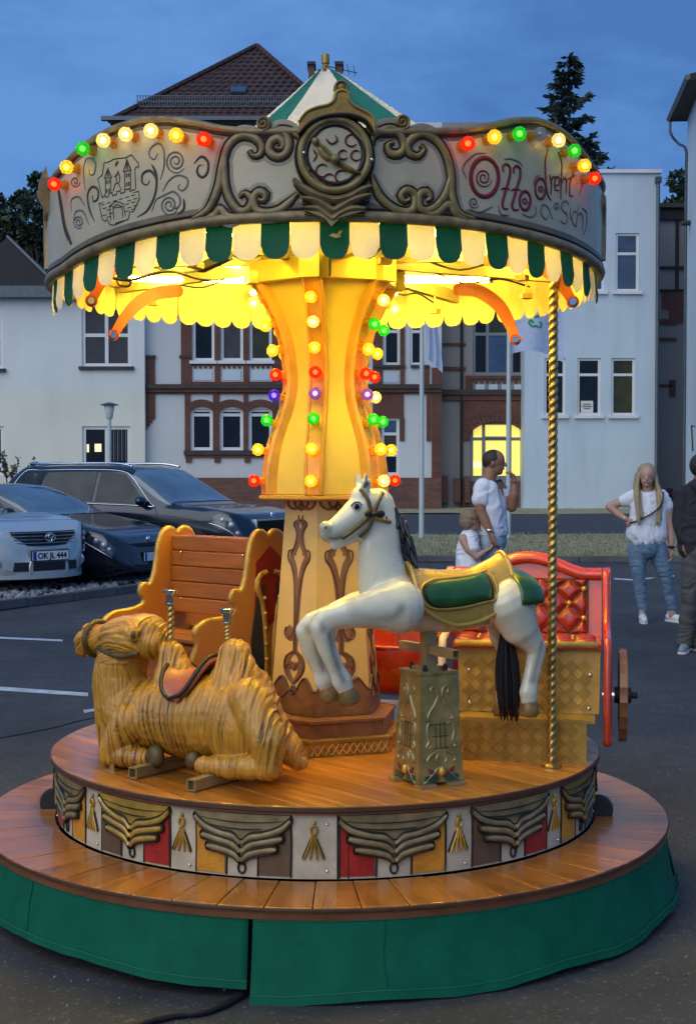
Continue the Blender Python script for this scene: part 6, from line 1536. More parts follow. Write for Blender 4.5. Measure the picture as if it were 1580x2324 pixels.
# bridle
def headtube(pts, r, mat, name):
    for s in (-1, 1):
        m = MB(); m.tube(spline([P(u, v, s * y) for u, v, y in pts], n=5), r, 7); m.build(name, mat, hs, smooth=True)
headtube([(776, 1222, .038), (800, 1206, .047), (826, 1184, .056), (840, 1168, .060)], .0075, 'strap_brown', 'cheek_strap')
headtube([(818, 1110, .030), (832, 1128, .050), (840, 1150, .060), (843, 1168, .062)], .0065, 'strap_brown', 'brow_strap')
headtube([(868, 1118, .028), (858, 1140, .050), (848, 1166, .060), (838, 1196, .054), (822, 1214, .036), (815, 1218, .0)], .0065, 'strap_brown', 'throat_strap')
headtube([(846, 1170, .062), (868, 1180, .060), (886, 1184, .050)], .007, 'gold_dark', 'rein_strap')
for s in (-1, 1):
    m = MB(); m.ball(P(862, 1166, s * .064), (.020, .008, .014)); m.ball(P(836, 1166, s * .064), (.014, .008, .011)); m.ball(P(848, 1167, s * .068), .009); m.build('bow', 'dark_line', hs, smooth=True)
    e = P(808, 1149, s * .0455); m = MB(); m.ball(e, (.0175, .006, .0135), 14, 10); ew = m.build('eye', 'eye_white', hs, smooth=True)
    m = MB(); m.ball(e + Vector((.001, s * .0035, -.001)), (.0105, .005, .0095), 12, 8); m.build('pupil', 'eye', hs, smooth=True)
    m = MB(); m.tube(spline([e + Vector((-.02, s * .002, 0)), e + Vector((-.008, s * .005, .0125)), e + Vector((.010, s * .005, .0125)), e + Vector((.021, s * .001, .002))], n=4), .0022, 5); m.build('eyelid_line', 'dark_line', hs)
    m = MB(); m.ball(P(741, 1197, s * .021), (.007, .0045, .0065)); m.build('nostril', 'nostril', hs, smooth=True)
    e0, e1, e2 = P(824 - 4 * s, 1114, s * .028), P(824 - 7 * s, 1096, s * .033), P(820 - 10 * s, 1076, s * .034)
    m = MB(); m.chain([(e0, .017), (e1, .0165), (e2, .004)], 16, flat=.7, fdir=(0, 1, 0)); m.build('ear', 'horse_white', hs, smooth=True)
    m = MB(); m.chain([(e0 + Vector((-.004, s * .006, .006)), .009), (e1 + Vector((-.004, s * .009, 0)), .0085), (e2 + Vector((0, s * .004, -.006)), .003)], 12, flat=.6, fdir=(0, 1, 0)); m.build('ear_hollow', 'horse_grey', hs, smooth=True)
m = MB()
for s in (-1, 1): m.tube(spline([P(744, 1218, s * .017), P(758, 1222, s * .022), P(778, 1216, s * .028)], n=4), .003, 5)
m.build('mouth_line', 'horse_grey', hs, smooth=True)
# pedestal, square and tapering, with lyres in relief
hb_, ht = .0, .372; w0, w1 = .178, .136
pw_ = lambda z: w0 + (w1 - w0) * z / ht
m = MB(); m.add([(sx * pw_(z) / 2, sy * pw_(z) / 2, z) for z in (.012, ht) for sx, sy in ((-1, -1), (1, -1), (1, 1), (-1, 1))], [(3, 2, 1, 0), (4, 5, 6, 7)] + [(k, (k + 1) % 4, 4 + (k + 1) % 4, 4 + k) for k in range(4)]); ped = m.build('pedestal', 'pedestal', hs)
def pedface(k):
    rot = Matrix.Rotation(k * pi / 2, 3, 'Z'); return lambda a, b_, h: rot @ Vector((a, -pw_(b_) / 2 - h, b_))
for k in range(4):
    fn = pedface(k); o1 = MB()
    for s in (-1, 1):
        for pts in ([(.008, .30), (.014, .325), (.030, .33), (.034, .315), (.024, .308)], [(.006, .30), (.022, .27), (.042, .245), (.048, .225), (.036, .22)], [(.024, .205), (.046, .21), (.052, .18), (.046, .15), (.056, .135), (.048, .125), (.040, .135)], [(.020, .115), (.046, .10), (.054, .085), (.044, .078)], [(.012, .108), (.02, .09), (.014, .078)], [(.012, .062), (.03, .045), (.07, .012)]): o1.stroke([(s * a, z) for a, z in pts], .0075, .006, fn, taper=.5)
    o1.build('lyre_relief', 'lyre', ped, smooth=60)
    o2 = MB()
    for a in (-.018, 0, .018): o2.stroke([(a, .125), (a, .21)], .0026, .002, fn, taper=1)
    for z in (.125, .165, .205): o2.stroke([(-.03, z), (.03, z)], .0026, .002, fn, taper=1)
    o2.build('lyre_string', 'dark_line', ped)
    for s in (-1, 1):
        pe = MB(); pe.plate([(s * a, z) for a, z in ((.008, .03), (.028, .05), (.05, .062), (.046, .045), (.024, .032))], fn, .005); pe.build('petal', 'petal_red', ped)
        pe = MB(); pe.plate([(s * a, z) for a, z in ((.008, .026), (.03, .036), (.062, .036), (.066, .022), (.04, .014), (.02, .016))], fn, .005); pe.build('leaf', 'petal_green', ped)
    pe = MB(); pe.ball(fn(0, .048, .003), (.012, .012, .016)); pe.build('bud', 'gold_bright', ped, smooth=True)
m = MB(); m.box((0, 0, ht + .004), (.146, .146, .008)); m.build('pedestal_cap', 'pedestal', ped)
m = MB(); m.box((0, 0, ht + .014), (.09, .07, .012))
m.build('post_plate', 'steel_gold', hs)
zb = P(975, 1434).z; m = MB(); m.box((0, 0, (ht + .02 + zb + .02) / 2), (.042, .042, zb - ht + .0)); m.build('post', 'steel_gold', hs)
m = MB(); hollow(m, Vector((.015, -.155, ht + .075)), Vector((-.015, .155, ht + .075)), .026); m.build('foot_bar', 'steel_gold', hs)
for sx, sy in ((-.03, -.045), (.03, -.045), (.03, .045), (-.03, .045)):
    m = MB(); m.lathe([(.008, ht + .008), (.008, ht + .022), (.004, ht + .03)], 8, o=(sx * 1.3, sy, 0)); m.build('bolt', 'black_rubber', hs)
for sx, sy in ((-.06, -.085), (.05, -.088), (-.085, .05)):
    m = MB(); m.box((sx, sy, .006), (.06, .05, .01)); m.build('foot_plate', 'steel_gold', hs)

# ---------------------------------------------------------------- red carriage
co_ = onz(1200, 1730, ZF); rzc = R(-9.5)
cg = thing('red_carriage', 'red carriage seat with diamond-tufted back, gold tread plates and wooden wheel', 'carousel carriage', (co_.x + .02, co_.y + .25, ZF), rzc)
Wd = .455
m = MB(); m.span((-Wd / 2, -.25, .0), (Wd / 2, .22, .145)); m.build('base_box', 'tread_gold', cg)
m = MB(); m.span((-Wd / 2 - .004, -.254, .145), (Wd / 2 + .03, .22, .158)); m.build('step_ledge', 'tread_gold', cg)
th0, th1 = Vector((0, -.13, .160)), Vector((0, -.10, .392))
m = MB(); m.add([(-Wd / 2 - .012, -.135, .16), (Wd / 2 + .045, -.135, .16), (Wd / 2 + .05, -.10, .395), (-Wd / 2 - .02, -.10, .395), (-Wd / 2 - .012, -.12, .16), (Wd / 2 + .045, -.12, .16), (Wd / 2 + .05, -.085, .395), (-Wd / 2 - .02, -.085, .395)], [(0, 1, 2, 3), (7, 6, 5, 4), (0, 4, 5, 1), (1, 5, 6, 2), (2, 6, 7, 3), (3, 7, 4, 0)]); m.build('front_plate', 'tread_gold', cg)
def tread(fn, a0, a1, b0, b1, name, st=.047):      # five-bar tread: short raised bars in turned groups
    m = MB(); i = 0; y = b0 + st / 2
    while y < b1 - st * .35:
        j = 0; x = a0 + st / 2
        while x < a1 - st * .35:
            s = 1 if (i + j) % 2 else -1
            for k in range(-2, 3):
                cx_, cy_ = x + k * .0085 * .7, y + k * .0085 * .7 * -s
                L = .020; m.stroke([(cx_ - L * .7, cy_ - L * .7 * s), (cx_ + L * .7, cy_ + L * .7 * s)], .0052, .0045, fn, taper=.5, smooth=False)
            x += st; j += 1
        y += st; i += 1
    return m.build(name, 'tread_gold', cg, kind='stuff')
tread(lambda a, b_, h: Vector((a, -.25 - h, b_)), -Wd / 2, Wd / 2, .0, .145, 'tread_bars'); tread(lambda a, b_, h: Vector((a, -.135 + (b_ - .16) / .235 * .035 - h, b_)), -Wd / 2, Wd / 2 + .04, .165, .39, 'tread_bars')
for x, z in ((-.2, .19), (.235, .18), (-.205, .31), (.24, .30)):
    m = MB(); m.ball((x, -.137 + (z - .16) / .235 * .035, z), (.009, .006, .009)); m.build('bolt_head', 'chrome', cg, smooth=True)
WS = .285
m = MB(); m.span((-WS + .02, -.13, .395), (WS - .005, .16, .415)); m.build('seat_board', 'carriage_red', cg)
m = MB(); m.tube([(-WS + .03, -.125, .412), (WS - .015, -.125, .412)], .013, 10); m.build('seat_edge', 'gold_bright', cg, smooth=True)
sc_ = MB()
for i in range(6):
    for j in range(3): sc_.ball((-.22 + i * .088, -.075 + j * .075, .415), (.044, .038, .018), 10, 6)
sc_.build('seat_tuft', 'tuft_red', cg, smooth=True)
for i in range(5):
    for j in range(2):
        m = MB(); m.ball((-.176 + i * .088, -.038 + j * .075, .424), .007); m.build('seat_button', 'gold_bright', cg, smooth=True)
# backrest: frame with a bowed top, tufted diamonds and brass buttons; it leans back
def BK(a, b_, h): return Vector((a, .165 + (b_ - .40) * .22 - h, b_))
topb = lambda a: .655 + .062 * max(0, cos(min(pi / 2, abs(a + .0) / .22 * pi / 2))) ** 1.5
outline = [(-WS, .40), (WS, .40)] + [(a, topb(a)) for a in np.linspace(WS, -WS, 25)]
m = MB(); m.plate(outline, lambda a, b_, h: BK(a, b_, h - .035), .03); m.build('back_panel', 'carriage_red', cg, smooth=40)
m = MB(); m.stroke([(a, topb(a) - .006) for a in np.linspace(-WS, WS, 25)], .048, .026, BK, taper=1); m.build('back_crest', 'carriage_red', cg, smooth=60)
m = MB(); m.plate([(-.25, .42), (.235, .42), (.235, .632), (-.25, .632)], BK, .004); m.build('upholstery', 'dark_line', cg)
dw, dh = .112, .112
for i in range(-3, 4):
    for j in range(0, 5):
        cxx, cz_ = i * dw + (dw / 2 if j % 2 else 0) - .008, .425 + j * dh / 2
        pts = [(cxx + dx * dw * .47, cz_ + dz * dh * .47) for dx, dz in ((1, 0), (0, 1), (-1, 0), (0, -1))]
        pts = [(min(.232, max(-.247, a)), min(.630, max(.422, z))) for a, z in pts]
        ctr = (sum(p[0] for p in pts) / 4, sum(p[1] for p in pts) / 4)
        area = abs(sum(pts[k][0] * pts[(k + 1) % 4][1] - pts[(k + 1) % 4][0] * pts[k][1] for k in range(4))) / 2
        if area < .0006: continue
        m = MB(); vs = [BK(a, z, .004) for a, z in pts] + [BK(ctr[0] + (a - ctr[0]) * .55, ctr[1] + (z - ctr[1]) * .55, .020) for a, z in pts]
        m.add(vs, [(k, (k + 1) % 4, 4 + (k + 1) % 4, 4 + k) for k in range(4)] + [(4, 5, 6, 7)]); mm = modmesh(m.mesh('tuft'), bevel=.004); link('tuft', mm, 'tuft_red', cg, 60)
for i in range(-3, 4):
    for j in range(0, 5):
        cxx, cz_ = i * dw + (0 if j % 2 else dw / 2) - .008, .425 + j * dh / 2
        if -.235 < cxx < .225 and .44 < cz_ < .62:
            m = MB(); m.ball(BK(cxx, cz_, .012), .0105); m.build('button', 'gold_bright', cg, smooth=True)
for sgn in (-1, 1):        # side cheeks
    prof = [(.24, .66), (.245, .50), (.20, .40), (.14, .30), (.05, .14), (-.02, .06), (-.16, .05), (-.165, .16), (-.13, .40), (-.05, .42), (.07, .455), (.13, .53), (.165, .655)]
    m = MB(); X = sgn * (WS + .004); m.plate(spline(prof, n=3, closed=True), lambda a, b_, h: Vector((X + sgn * h, a, b_)), .028); m.build('side_cheek', 'carriage_red', cg)
    m = MB(); m.tube(spline([(X + sgn * .014, a, z) for a, z in ((.17, .66), (.135, .53), (.075, .458), (-.05, .424), (-.13, .402), (-.165, .16), (-.16, .05))], n=5), .015, 10); m.build('cheek_edge', 'carriage_red' if sgn > 0 else 'pale_edge', cg, smooth=True)
# wheel, side on to the camera
wc = Vector((WS + .075, -.02, .215)); wr = .17
def wheel(parent, c, r, axis='X'):
    w = MB(); ring_ = [(.016, -r), (.016, -r + .03), (-.016, -r + .03), (-.016, -r)]
    vs = []
    for k in range(40):
        t = 2 * pi * k / 40; rr2 = 1 + .018 * cos(k * pi)
        for x, y in ((.014, r * rr2), (.014, r - .035), (-.014, r - .035), (-.014, r * rr2)): vs.append(c + Vector((x, y * cos(t), y * sin(t))))
    w.add(vs, [(k * 4 + j, k * 4 + (j + 1) % 4, ((k + 1) % 40) * 4 + (j + 1) % 4, ((k + 1) % 40) * 4 + j) for k in range(40) for j in range(4)])
    o = w.build('wheel', 'wood_dark', parent, smooth=30)
    for k in range(8):
        t = 2 * pi * k / 8 + .2; s = MB(); d = Vector((0, cos(t), sin(t))); s.bar(c + d * .02, c + d * (r - .03), .016, .02); s.build('spoke', 'wood_dark', o)
    h = MB(); h.lathe([(.03, -.03), (.034, 0), (.03, .03), (.012, .034), (.012, .055)], 14, o=c, m=Matrix.Rotation(R(90), 3, 'Y')); h.build('wheel_hub', 'black_rubber', o, smooth=40)
    return o
wheel(cg, wc, wr); m = MB(); m.tube([(WS, -.02, .215), (WS + .08, -.02, .215)], .012, 8); m.build('axle', 'chrome', cg)

# ---------------------------------------------------------------- wooden double bench
bo = Vector((-.515, 5.61, ZF)); rzb = R(-41)
bn = thing('wooden_bench', 'varnished slatted double bench with arched gold-edged side panels on the carousel floor', 'carousel bench', bo, rzb)
BL2 = .50                 # slat length; local x runs along the slats, local -y is the front
half = [(0, .79), (.035, .815), (.075, .80), (.10, .74), (.114, .66), (.13, .61), (.15, .585), (.185, .59), (.197, .56), (.175, .535), (.19, .505), (.25, .49), (.33, .485), (.385, .455), (.37, .41), (.405, .33), (.43, .2), (.39, .09), (.28, .03), (.0, .02)]
hs_ = [tuple(p) for p in spline(half, n=3)]
prof = hs_ + [(-a, z) for a, z in reversed(hs_[1:-1])]
for sgn in (-1, 1):
    X = sgn * BL2 / 2
    m = MB(); m.plate(prof, lambda a, b_, h: Vector((X + sgn * h, a, b_)), .026); sp = m.build('side_panel', 'wood_orange', bn)
    m = MB(); m.tube([Vector((X + sgn * .013, a, z)) for a, z in prof], .0135, 6, closed=True); m.build('panel_edge', 'gold_paint', bn, smooth=True)
    if sgn > 0:
        FNb = lambda a, b_, h: Vector((X + .027 + h, a, b_))
        m = MB(); m.plate([(-.075, .70), (0, .76), (.075, .70), (.085, .5), (.0, .45), (-.085, .5)], FNb, .004); m.build('crimson_field', 'panel_crimson', bn)
        for s in (-1, 1):
            m = MB(); m.plate([(s * a, z) for a, z in ((.03, .62), (.075, .56), (.105, .40), (.11, .15), (.05, .10), (.035, .30))], lambda a, b_, h: FNb(a, b_, h + .001), .006); m.build('navy_inset', 'panel_navy', bn)
            m = MB(); m.stroke([(s * a, z) for a, z in ((.022, .66), (.06, .645), (.07, .60), (.045, .53), (.03, .42), (.022, .28), (.02, .10))], .032, .014, FNb, taper=.7); m.build('gold_strap', 'gold_paint', bn, smooth=60)
            for z in (.56, .50, .44, .38, .32, .26, .20): 
                m = MB(); m.ball(FNb(s * (.026 + (z - .2) * .04), z, .013), .0075, 10, 6); m.build('stud', 'gold_bright', bn, smooth=True)
for k in range(5):
    for s in (-1, 1):
        m = MB(); m.box((0, s * (.030 + .004 * (4 - k)), .505 + k * .063), (BL2 - .004, .018, .060)); mm = modmesh(m.mesh('slat'), bevel=.004); link('slat', mm, 'wood_bench', bn)
for s in (-1, 1):
    for k in range(4):
        m = MB(); m.box((0, s * (.085 + k * .062), .40), (BL2 - .004, .058, .018)); mm = modmesh(m.mesh('seat_slat'), bevel=.004); link('seat_slat', mm, 'wood_bench', bn)
    m = MB(); m.box((0, s * .30, .21), (BL2 - .01, .016, .34)); m.build('seat_apron', 'wood_bench', bn)
for x in (-.18, .18):
    for z in (.53, .72): 
        m = MB(); m.ball((x, -.05, z), .006); m.build('screw_head', 'chrome', bn, smooth=True)

# ---------------------------------------------------------------- red tub car behind the column
tb = thing('red_tub_car', 'red rounded tub car with a grey floor behind the white horse', 'carousel car', (.215, 5.98, ZF), R(10))
m = MB()
def tubp(a, b_):
    t = 2 * pi * a; prof_ = [(.10, .10), (.20, .14), (.255, .24), (.27, .36), (.265, .42), (.255, .42), (.25, .36), (.23, .24), (.16, .17), (.05, .15)]
    k = b_ * (len(prof_) - 1); i = min(len(prof_) - 2, int(k)); f = k - i; r = prof_[i][0] * (1 - f) + prof_[i + 1][0] * f; z = prof_[i][1] * (1 - f) + prof_[i + 1][1] * f
    dip = .10 * max(0, cos(t + pi / 2 + .3)) ** 2 * max(0, (z - .2) / .22)
    return Vector((r * 1.15 * cos(t), r * sin(t), z - dip))
m.grid(tubp, 40, 22, cu=True); m.build('tub', 'carriage_red', tb, smooth=True)
m = MB(); m.tube([tubp(k / 40, .475) for k in range(40)], .009, 8, closed=True); m.build('rim', 'carriage_red', tb, smooth=True)
m = MB(); m.lathe([(.0, .172), (.2, .172), (.2, .18), (0, .18)], 24, caps=False); m.build('floor_mat', 'kerb_stone', tb)
m = MB(); m.box((.12, .10, .37), (.22, .08, .22), Matrix.Rotation(R(-12), 3, 'Z')); mm = modmesh(m.mesh('seat_back'), bevel=.03); link('seat_back', mm, pm('seat_pink', (.55, .10, .12), .35, var=.1, coat=.3), tb, True)
for x in (-.14, .14):
    m = MB(); m.bar((x, -.05, .11), (x * 1.1, -.05, .02), .03, .03); m.bar((x * 1.1, -.14, .018), (x * 1.1, .12, .018), .034, .034); m.build('leg', 'steel_gold', tb)

# ---------------------------------------------------------------- power cable on the ground
pts = [onz(u, v, .012) for u, v in ((250, 2360), (330, 2322), (400, 2305), (470, 2296))] + [Vector((-.315, 4.10, .012)), Vector((-.25, 4.30, .012)), Vector((-.2, 4.6, .012))]
m = MB(); m.tube(spline([tuple(p) for p in pts], n=6), .012, 8); tag(m.build('power_cable', 'black_rubber', None, smooth=True), 'thick black power cable running out from under the green skirt', 'cable')
# ================================================================== CARS
pm('paint_silver', (.48, .53, .54), .25, .35, var=.05, scale=2, coat=.8, rvar=.03)
pm('paint_black', (.007, .009, .016), .16, .1, var=.1, scale=2, coat=.6, rvar=.03)
pm('paint_blue', (.010, .020, .036), .18, .3, var=.1, scale=2, coat=.6, rvar=.03)
pm('car_glass', (.030, .038, .042), .04, var=.5, scale=2.5, spec=.28, rvar=.01)
pm('car_screen', (.10, .15, .19), .06, var=.35, scale=2, spec=1.0, rvar=.01)
pm('car_chrome', (.70, .73, .75), .15, 1.0, var=.05)
pm('tyre', (.012, .012, .012), .85, var=.2, scale=20)
pm('alloy', (.32, .34, .36), .3, .9, var=.1)
pm('lamp_glass', (.45, .5, .55), .08, .3, var=.4, scale=18, coat=1)
pm('lamp_dark', (.05, .06, .07), .08, .2, var=.5, scale=18, coat=1)
pm('plate_white', (.75, .76, .74), .5, var=.05); pm('plate_blue', (.01, .04, .35), .5, var=.05); pm('black_trim', (.010, .010, .011), .5, var=.2)
pm('fog_lamp', (.6, .63, .64), .1, .6, var=.2, coat=1)
def interp(keys, x):
    xs = [k[0] for k in keys]; ys = [k[1] for k in keys]
    i = max(0, min(len(xs) - 2, int(np.searchsorted(xs, x)) - 1)); x0, x1 = xs[i], xs[i + 1]; t = min(1, max(0, (x - x0) / (x1 - x0)))
    m = lambda j: 0.0 if j <= 0 or j >= len(xs) - 1 else ((ys[j] - ys[j - 1]) / (xs[j] - xs[j - 1]) * .5 + (ys[j + 1] - ys[j]) / (xs[j + 1] - xs[j]) * .5) * (1 if (ys[j] - ys[j - 1]) * (ys[j + 1] - ys[j]) > 0 else 0)
    h = x1 - x0; t2, t3 = t * t, t ** 3
    return (2 * t3 - 3 * t2 + 1) * ys[i] + (t3 - 2 * t2 + t) * h * m(i) + (-2 * t3 + 3 * t2) * ys[i + 1] + (t3 - t2) * h * m(i + 1)
class Car:
    """body surface S(x, s): x from tail (-L/2) to nose (L/2); s 0 sill .. 1 roof centre line, per side"""
    def __init__(c, name, label, loc, head, L, W, top, belt, width, tumble, bottom, paint):
        c.t = thing(name, label, 'car', loc, head); c.L, c.W = L, W; c.top, c.belt, c.width, c.tumble, c.bottom, c.paint = top, belt, width, tumble, bottom, paint
    def sec(c, x):
        w = interp(c.width, x); zb, zt, z0 = interp(c.belt, x), interp(c.top, x), interp(c.bottom, x); tu = interp(c.tumble, x)
        zb = min(zb, zt - .015)
        return [(0.0, .72 * w, z0), (.10, .93 * w, z0 + .03), (.2, .985 * w, z0 + (zb - z0) * .28), (.34, w, z0 + (zb - z0) * .62), (.44, .985 * w, z0 + (zb - z0) * .90), (.5, .955 * w, zb), (.70, .955 * w + (tu * w - .955 * w) * .85, zb + (zt - zb) * .84), (.78, tu * w * .92, zb + (zt - zb) * .965), (.9, tu * w * .5, zb + (zt - zb) * .995), (1.0, 0, zt)]
    def S(c, x, s, side=1, off=0.0):
        k = c.sec(x); ss = [a[0] for a in k]; i = max(0, min(len(k) - 2, int(np.searchsorted(ss, s)) - 1)); t = min(1, max(0, (s - ss[i]) / (ss[i + 1] - ss[i])))
        return Vector((x, side * (k[i][1] * (1 - t) + k[i + 1][1] * t), k[i][2] * (1 - t) + k[i + 1][2] * t))
    def N(c, x, s, side):
        e = 1e-3; xx = min(c.L / 2 - 2 * e, max(-c.L / 2 + 2 * e, x)); du = c.S(xx + e, s, side) - c.S(xx - e, s, side); dv = c.S(xx, min(1, s + e), side) - c.S(xx, max(0, s - e), side)
        n = du.cross(dv) * -side; return n.normalized() if n.length > 1e-12 else Vector((0, 0, 1))
    def body(c, nx=110, ns=44):
        m = MB(); xs = [(-c.L / 2) + c.L * (.5 - .5 * cos(pi * i / nx)) * .5 + c.L * (i / nx) * .5 for i in range(nx + 1)]
        ss = [j / ns for j in range(ns + 1)] + [1 - j / ns for j in range(1, ns + 1)]
        for i, x in enumerate(xs):
            for j, s in enumerate(ss): m.v.append(tuple(c.S(x, s, 1 if j <= ns else -1)))
        w = len(ss); m.f = [(i * w + j, i * w + j + 1, (i + 1) * w + j + 1, (i + 1) * w + j) for i in range(nx) for j in range(w - 1)] + [(i * w + w - 1, i * w, (i + 1) * w, (i + 1) * w + w - 1) for i in range(nx)]
        m.f += [tuple(range(w)), tuple(nx * w + j for j in range(w - 1, -1, -1))]
        return m.build('body', c.paint, c.t, smooth=38)
    def patch(c, name, mat, corners, off=.006, n=14, sides=(1, -1), par=None):
        """four (x, s) corners laid on the body surface"""
        out = None
        for sd in sides:
            m = MB()
            def fn(a, b):
                p = [np.array(k) for k in corners]; x, s = (p[0] * (1 - a) + p[1] * a) * (1 - b) + (p[3] * (1 - a) + p[2] * a) * b
                return c.S(x, s, sd) + c.N(x, s, sd) * off
            m.grid(fn, n, n); out = m.build(name, mat, par or c.t, smooth=True, fix=False)
        return out
    def full(c, name, mat, x0, x1, s0a, s0b, off=.006):
        """patch across the centre line: windscreen, rear window"""
        m = MB(); 
        def fn(a, b):
            x = x0 + (x1 - x0) * b; s0 = s0a + (s0b - s0a) * b; k = 2 * a - 1; s = 1 - (1 - s0) * abs(k); sd = 1 if k >= 0 else -1
            return c.S(x, s, sd) + c.N(x, min(s, .985), sd) * off
        m.grid(fn, 24, 16); return m.build(name, mat, c.t, smooth=True, fix=False)
    def line(c, name, mat, pts, r, sides=(1, -1), off=.006):
        for sd in sides:
            m = MB(); P = spline(pts, n=6); m.tube([c.S(x, s, sd) + c.N(x, s, sd) * off for x, s in P], r, 6); m.build(name, mat, c.t, smooth=True)
    def wheels(c, xf, xr, r=.335, arch=.395, lip='black_trim', spokes=5, out=.0):
        for x in (xf, xr):
            for sd in (1, -1):
                y = sd * (interp(c.width, x) * .985); rot = Matrix.Rotation(R(-90) * sd, 3, 'X')
                m = MB(); m.lathe([(arch, -.25), (arch, .012), (arch - .03, .014)], 36, o=(x, y, r + .02), m=rot); m.build('wheel_arch', lip, c.t, smooth=40)
                c0 = Vector((x, y + sd * .012, r)); m = MB(); m.lathe([(.12, -.2), (r - .02, -.2), (r, -.17), (r, -.02), (r - .02, .006), (r * .70, .006), (r * .68, -.02)], 36, o=c0, m=rot); w = m.build('wheel', 'tyre', c.t, smooth=40)
                m = MB(); m.lathe([(r * .70, .002), (r * .70, .010), (r * .64, .010), (r * .62, -.03)], 32, o=c0, m=rot, caps=False)
                for k in range(spokes):
                    t = 2 * pi * k / spokes + .3; d = rot @ Vector((cos(t), sin(t), 0)); m.bar(c0 + Vector((0, sd * .003, 0)), c0 + d * r * .66 + Vector((0, sd * .004, 0)), .055, .016, Vector((0, sd, 0)))
                m.lathe([(.06, -.01), (.06, .012), (.03, .018)], 16, o=c0, m=rot); m.build('rim', 'alloy', w, smooth=30)
                m = MB(); m.lathe([(0, -.03), (r * .63, -.03)], 24, o=c0, m=rot, caps=False); m.build('brake_disc', 'black_trim', w)
    def mirror(c, x, s):
        for sd in (1, -1):
            p = c.S(x, s, sd) + Vector((0, sd * .09, .05)); m = MB(); m.ball(p, (.075, .10, .07), 14, 10); m.bar(c.S(x, s - .02, sd), p, .05, .04); m.build('mirror', c.paint, c.t, smooth=True)
    def nose(c, name, mat, y, z, w, h, d=.02, x=None, seg=10, par=None, curve=None, back=.0):
        """box on the nose that follows its plan curve"""
        m = MB(); cv = curve if curve is not None else .10
        P = []
        for i in range(seg + 1):
            yy = y - w / 2 + w * i / seg; xx = (x if x is not None else c.L / 2) - cv * (abs(yy) / (c.W / 2)) ** 2.2 * 2.0
            P.append((xx, yy))
        vs = [(px_ + e, py_, z + g * h / 2) for px_, py_ in P for e, g in ((-.04 + back, -1), (d, -1), (d, 1), (-.04 + back, 1))]
        m.add(vs, [(i * 4 + k, i * 4 + (k + 1) % 4, (i + 1) * 4 + (k + 1) % 4, (i + 1) * 4 + k) for i in range(seg) for k in range(4)] + [(0, 1, 2, 3), tuple(seg * 4 + k for k in (3, 2, 1, 0))])
        return m.build(name, mat, par or c.t, smooth=30)
    def plate(c, text, x, z, curve=0.0):
        m = MB(); m.span((x, -.26, z - .055), (x + .012, .26, z + .055)); p = m.build('number_plate', 'plate_white', c.t)
        m = MB(); m.span((x + .012, -.258, z - .053), (x + .0145, -.21, z + .053)); m.build('plate_band', 'plate_blue', p)
        m = MB(); m.span((x - .008, -.275, z - .068), (x + .004, .275, z + .068)); m.build('plate_frame', 'black_trim', p)
        if text:
            cu = bpy.data.curves.new('plate_text', 'FONT'); cu.body = text; cu.size = .098; cu.align_x = 'CENTER'; cu.align_y = 'CENTER'; cu.extrude = .001; cu.offset = .0025
            t = bpy.data.objects.new('work', cu); COL.objects.link(t); dg = bpy.context.evaluated_depsgraph_get(); dg.update(); me = bpy.data.meshes.new_from_object(t.evaluated_get(dg)); bpy.data.objects.remove(t)
            link('plate_text', me, 'black_trim', p, loc=(x + .0145, .02, z - .004), rot=(R(90), 0, R(90)))
        return p
def place(nose_u, nose_v, Ynose, head, L):
    """centre of a car whose nose stands over the sight line (u) at distance Y"""
    n = at(nose_u, 1200, Ynose); return (n.x - cos(head) * L / 2, Ynose - sin(head) * L / 2, 0)

def lights(c, q, off):
    for sd in (1, -1):
        h = c.patch('headlight', 'lamp_dark', q, off, sides=(sd,)); c.line('headlight_rim', 'car_chrome', [q[0], ((q[0][0] + q[1][0]) / 2, (q[0][1] + q[1][1]) / 2), q[1]], .007, sides=(sd,), off=off)
        for t, b, r in ((.35, .5, .045), (.65, .5, .05), (.86, .5, .035)):
            p = [np.array(k) for k in q]; x, s = (p[0] * (1 - t) + p[1] * t) * (1 - b) + (p[3] * (1 - t) + p[2] * t) * b
            m = MB(); m.ball(c.S(x, s, sd) + c.N(x, s, sd) * (off - .02), (r, r, r), 12, 8); m.build('reflector', 'lamp_glass', h, smooth=True)
# ---- dark blue estate SUV
hd = R(-27); L = 4.68
c = Car('estate_suv', 'dark blue estate SUV with silver roof rails and chrome-edged windows', place(628, 0, 20.35, hd, L), hd, L, 1.88,
        top=[(-2.34, .72), (-2.30, 1.05), (-2.18, 1.30), (-1.9, 1.62), (-1.4, 1.665), (-.4, 1.68), (.25, 1.62), (.62, 1.42), (1.12, 1.11), (1.6, 1.06), (2.0, .99), (2.22, .90), (2.31, .72), (2.34, .50)],
        belt=[(-2.34, .70), (-2.25, .98), (-1.9, 1.12), (-1, 1.08), (0, 1.05), (1.0, 1.03), (1.6, 1.0), (2.1, .90), (2.34, .48)],
        width=[(-2.34, .70), (-2.25, .84), (-1.9, .93), (0, .94), (1.6, .93), (2.05, .86), (2.25, .74), (2.34, .56)], tumble=[(-2.34, .8), (-1.9, .70), (-1.2, .70), (0, .72), (.5, .74), (1.1, .86), (2.34, .86)], bottom=[(-2.34, .42), (-1.9, .26), (1.9, .24), (2.34, .34)], paint='paint_blue')
c.body(); c.full('windscreen', 'car_screen', .30, 1.08, .68, .60)
c.patch('side_window', 'car_glass', [(-.28, .525), (.72, .525), (.18, .69), (-.28, .695)]); c.patch('side_window', 'car_glass', [(-1.30, .525), (-.34, .525), (-.34, .695), (-1.28, .69)]); c.patch('side_window', 'car_glass', [(-1.98, .53), (-1.36, .525), (-1.34, .69), (-1.72, .68)])
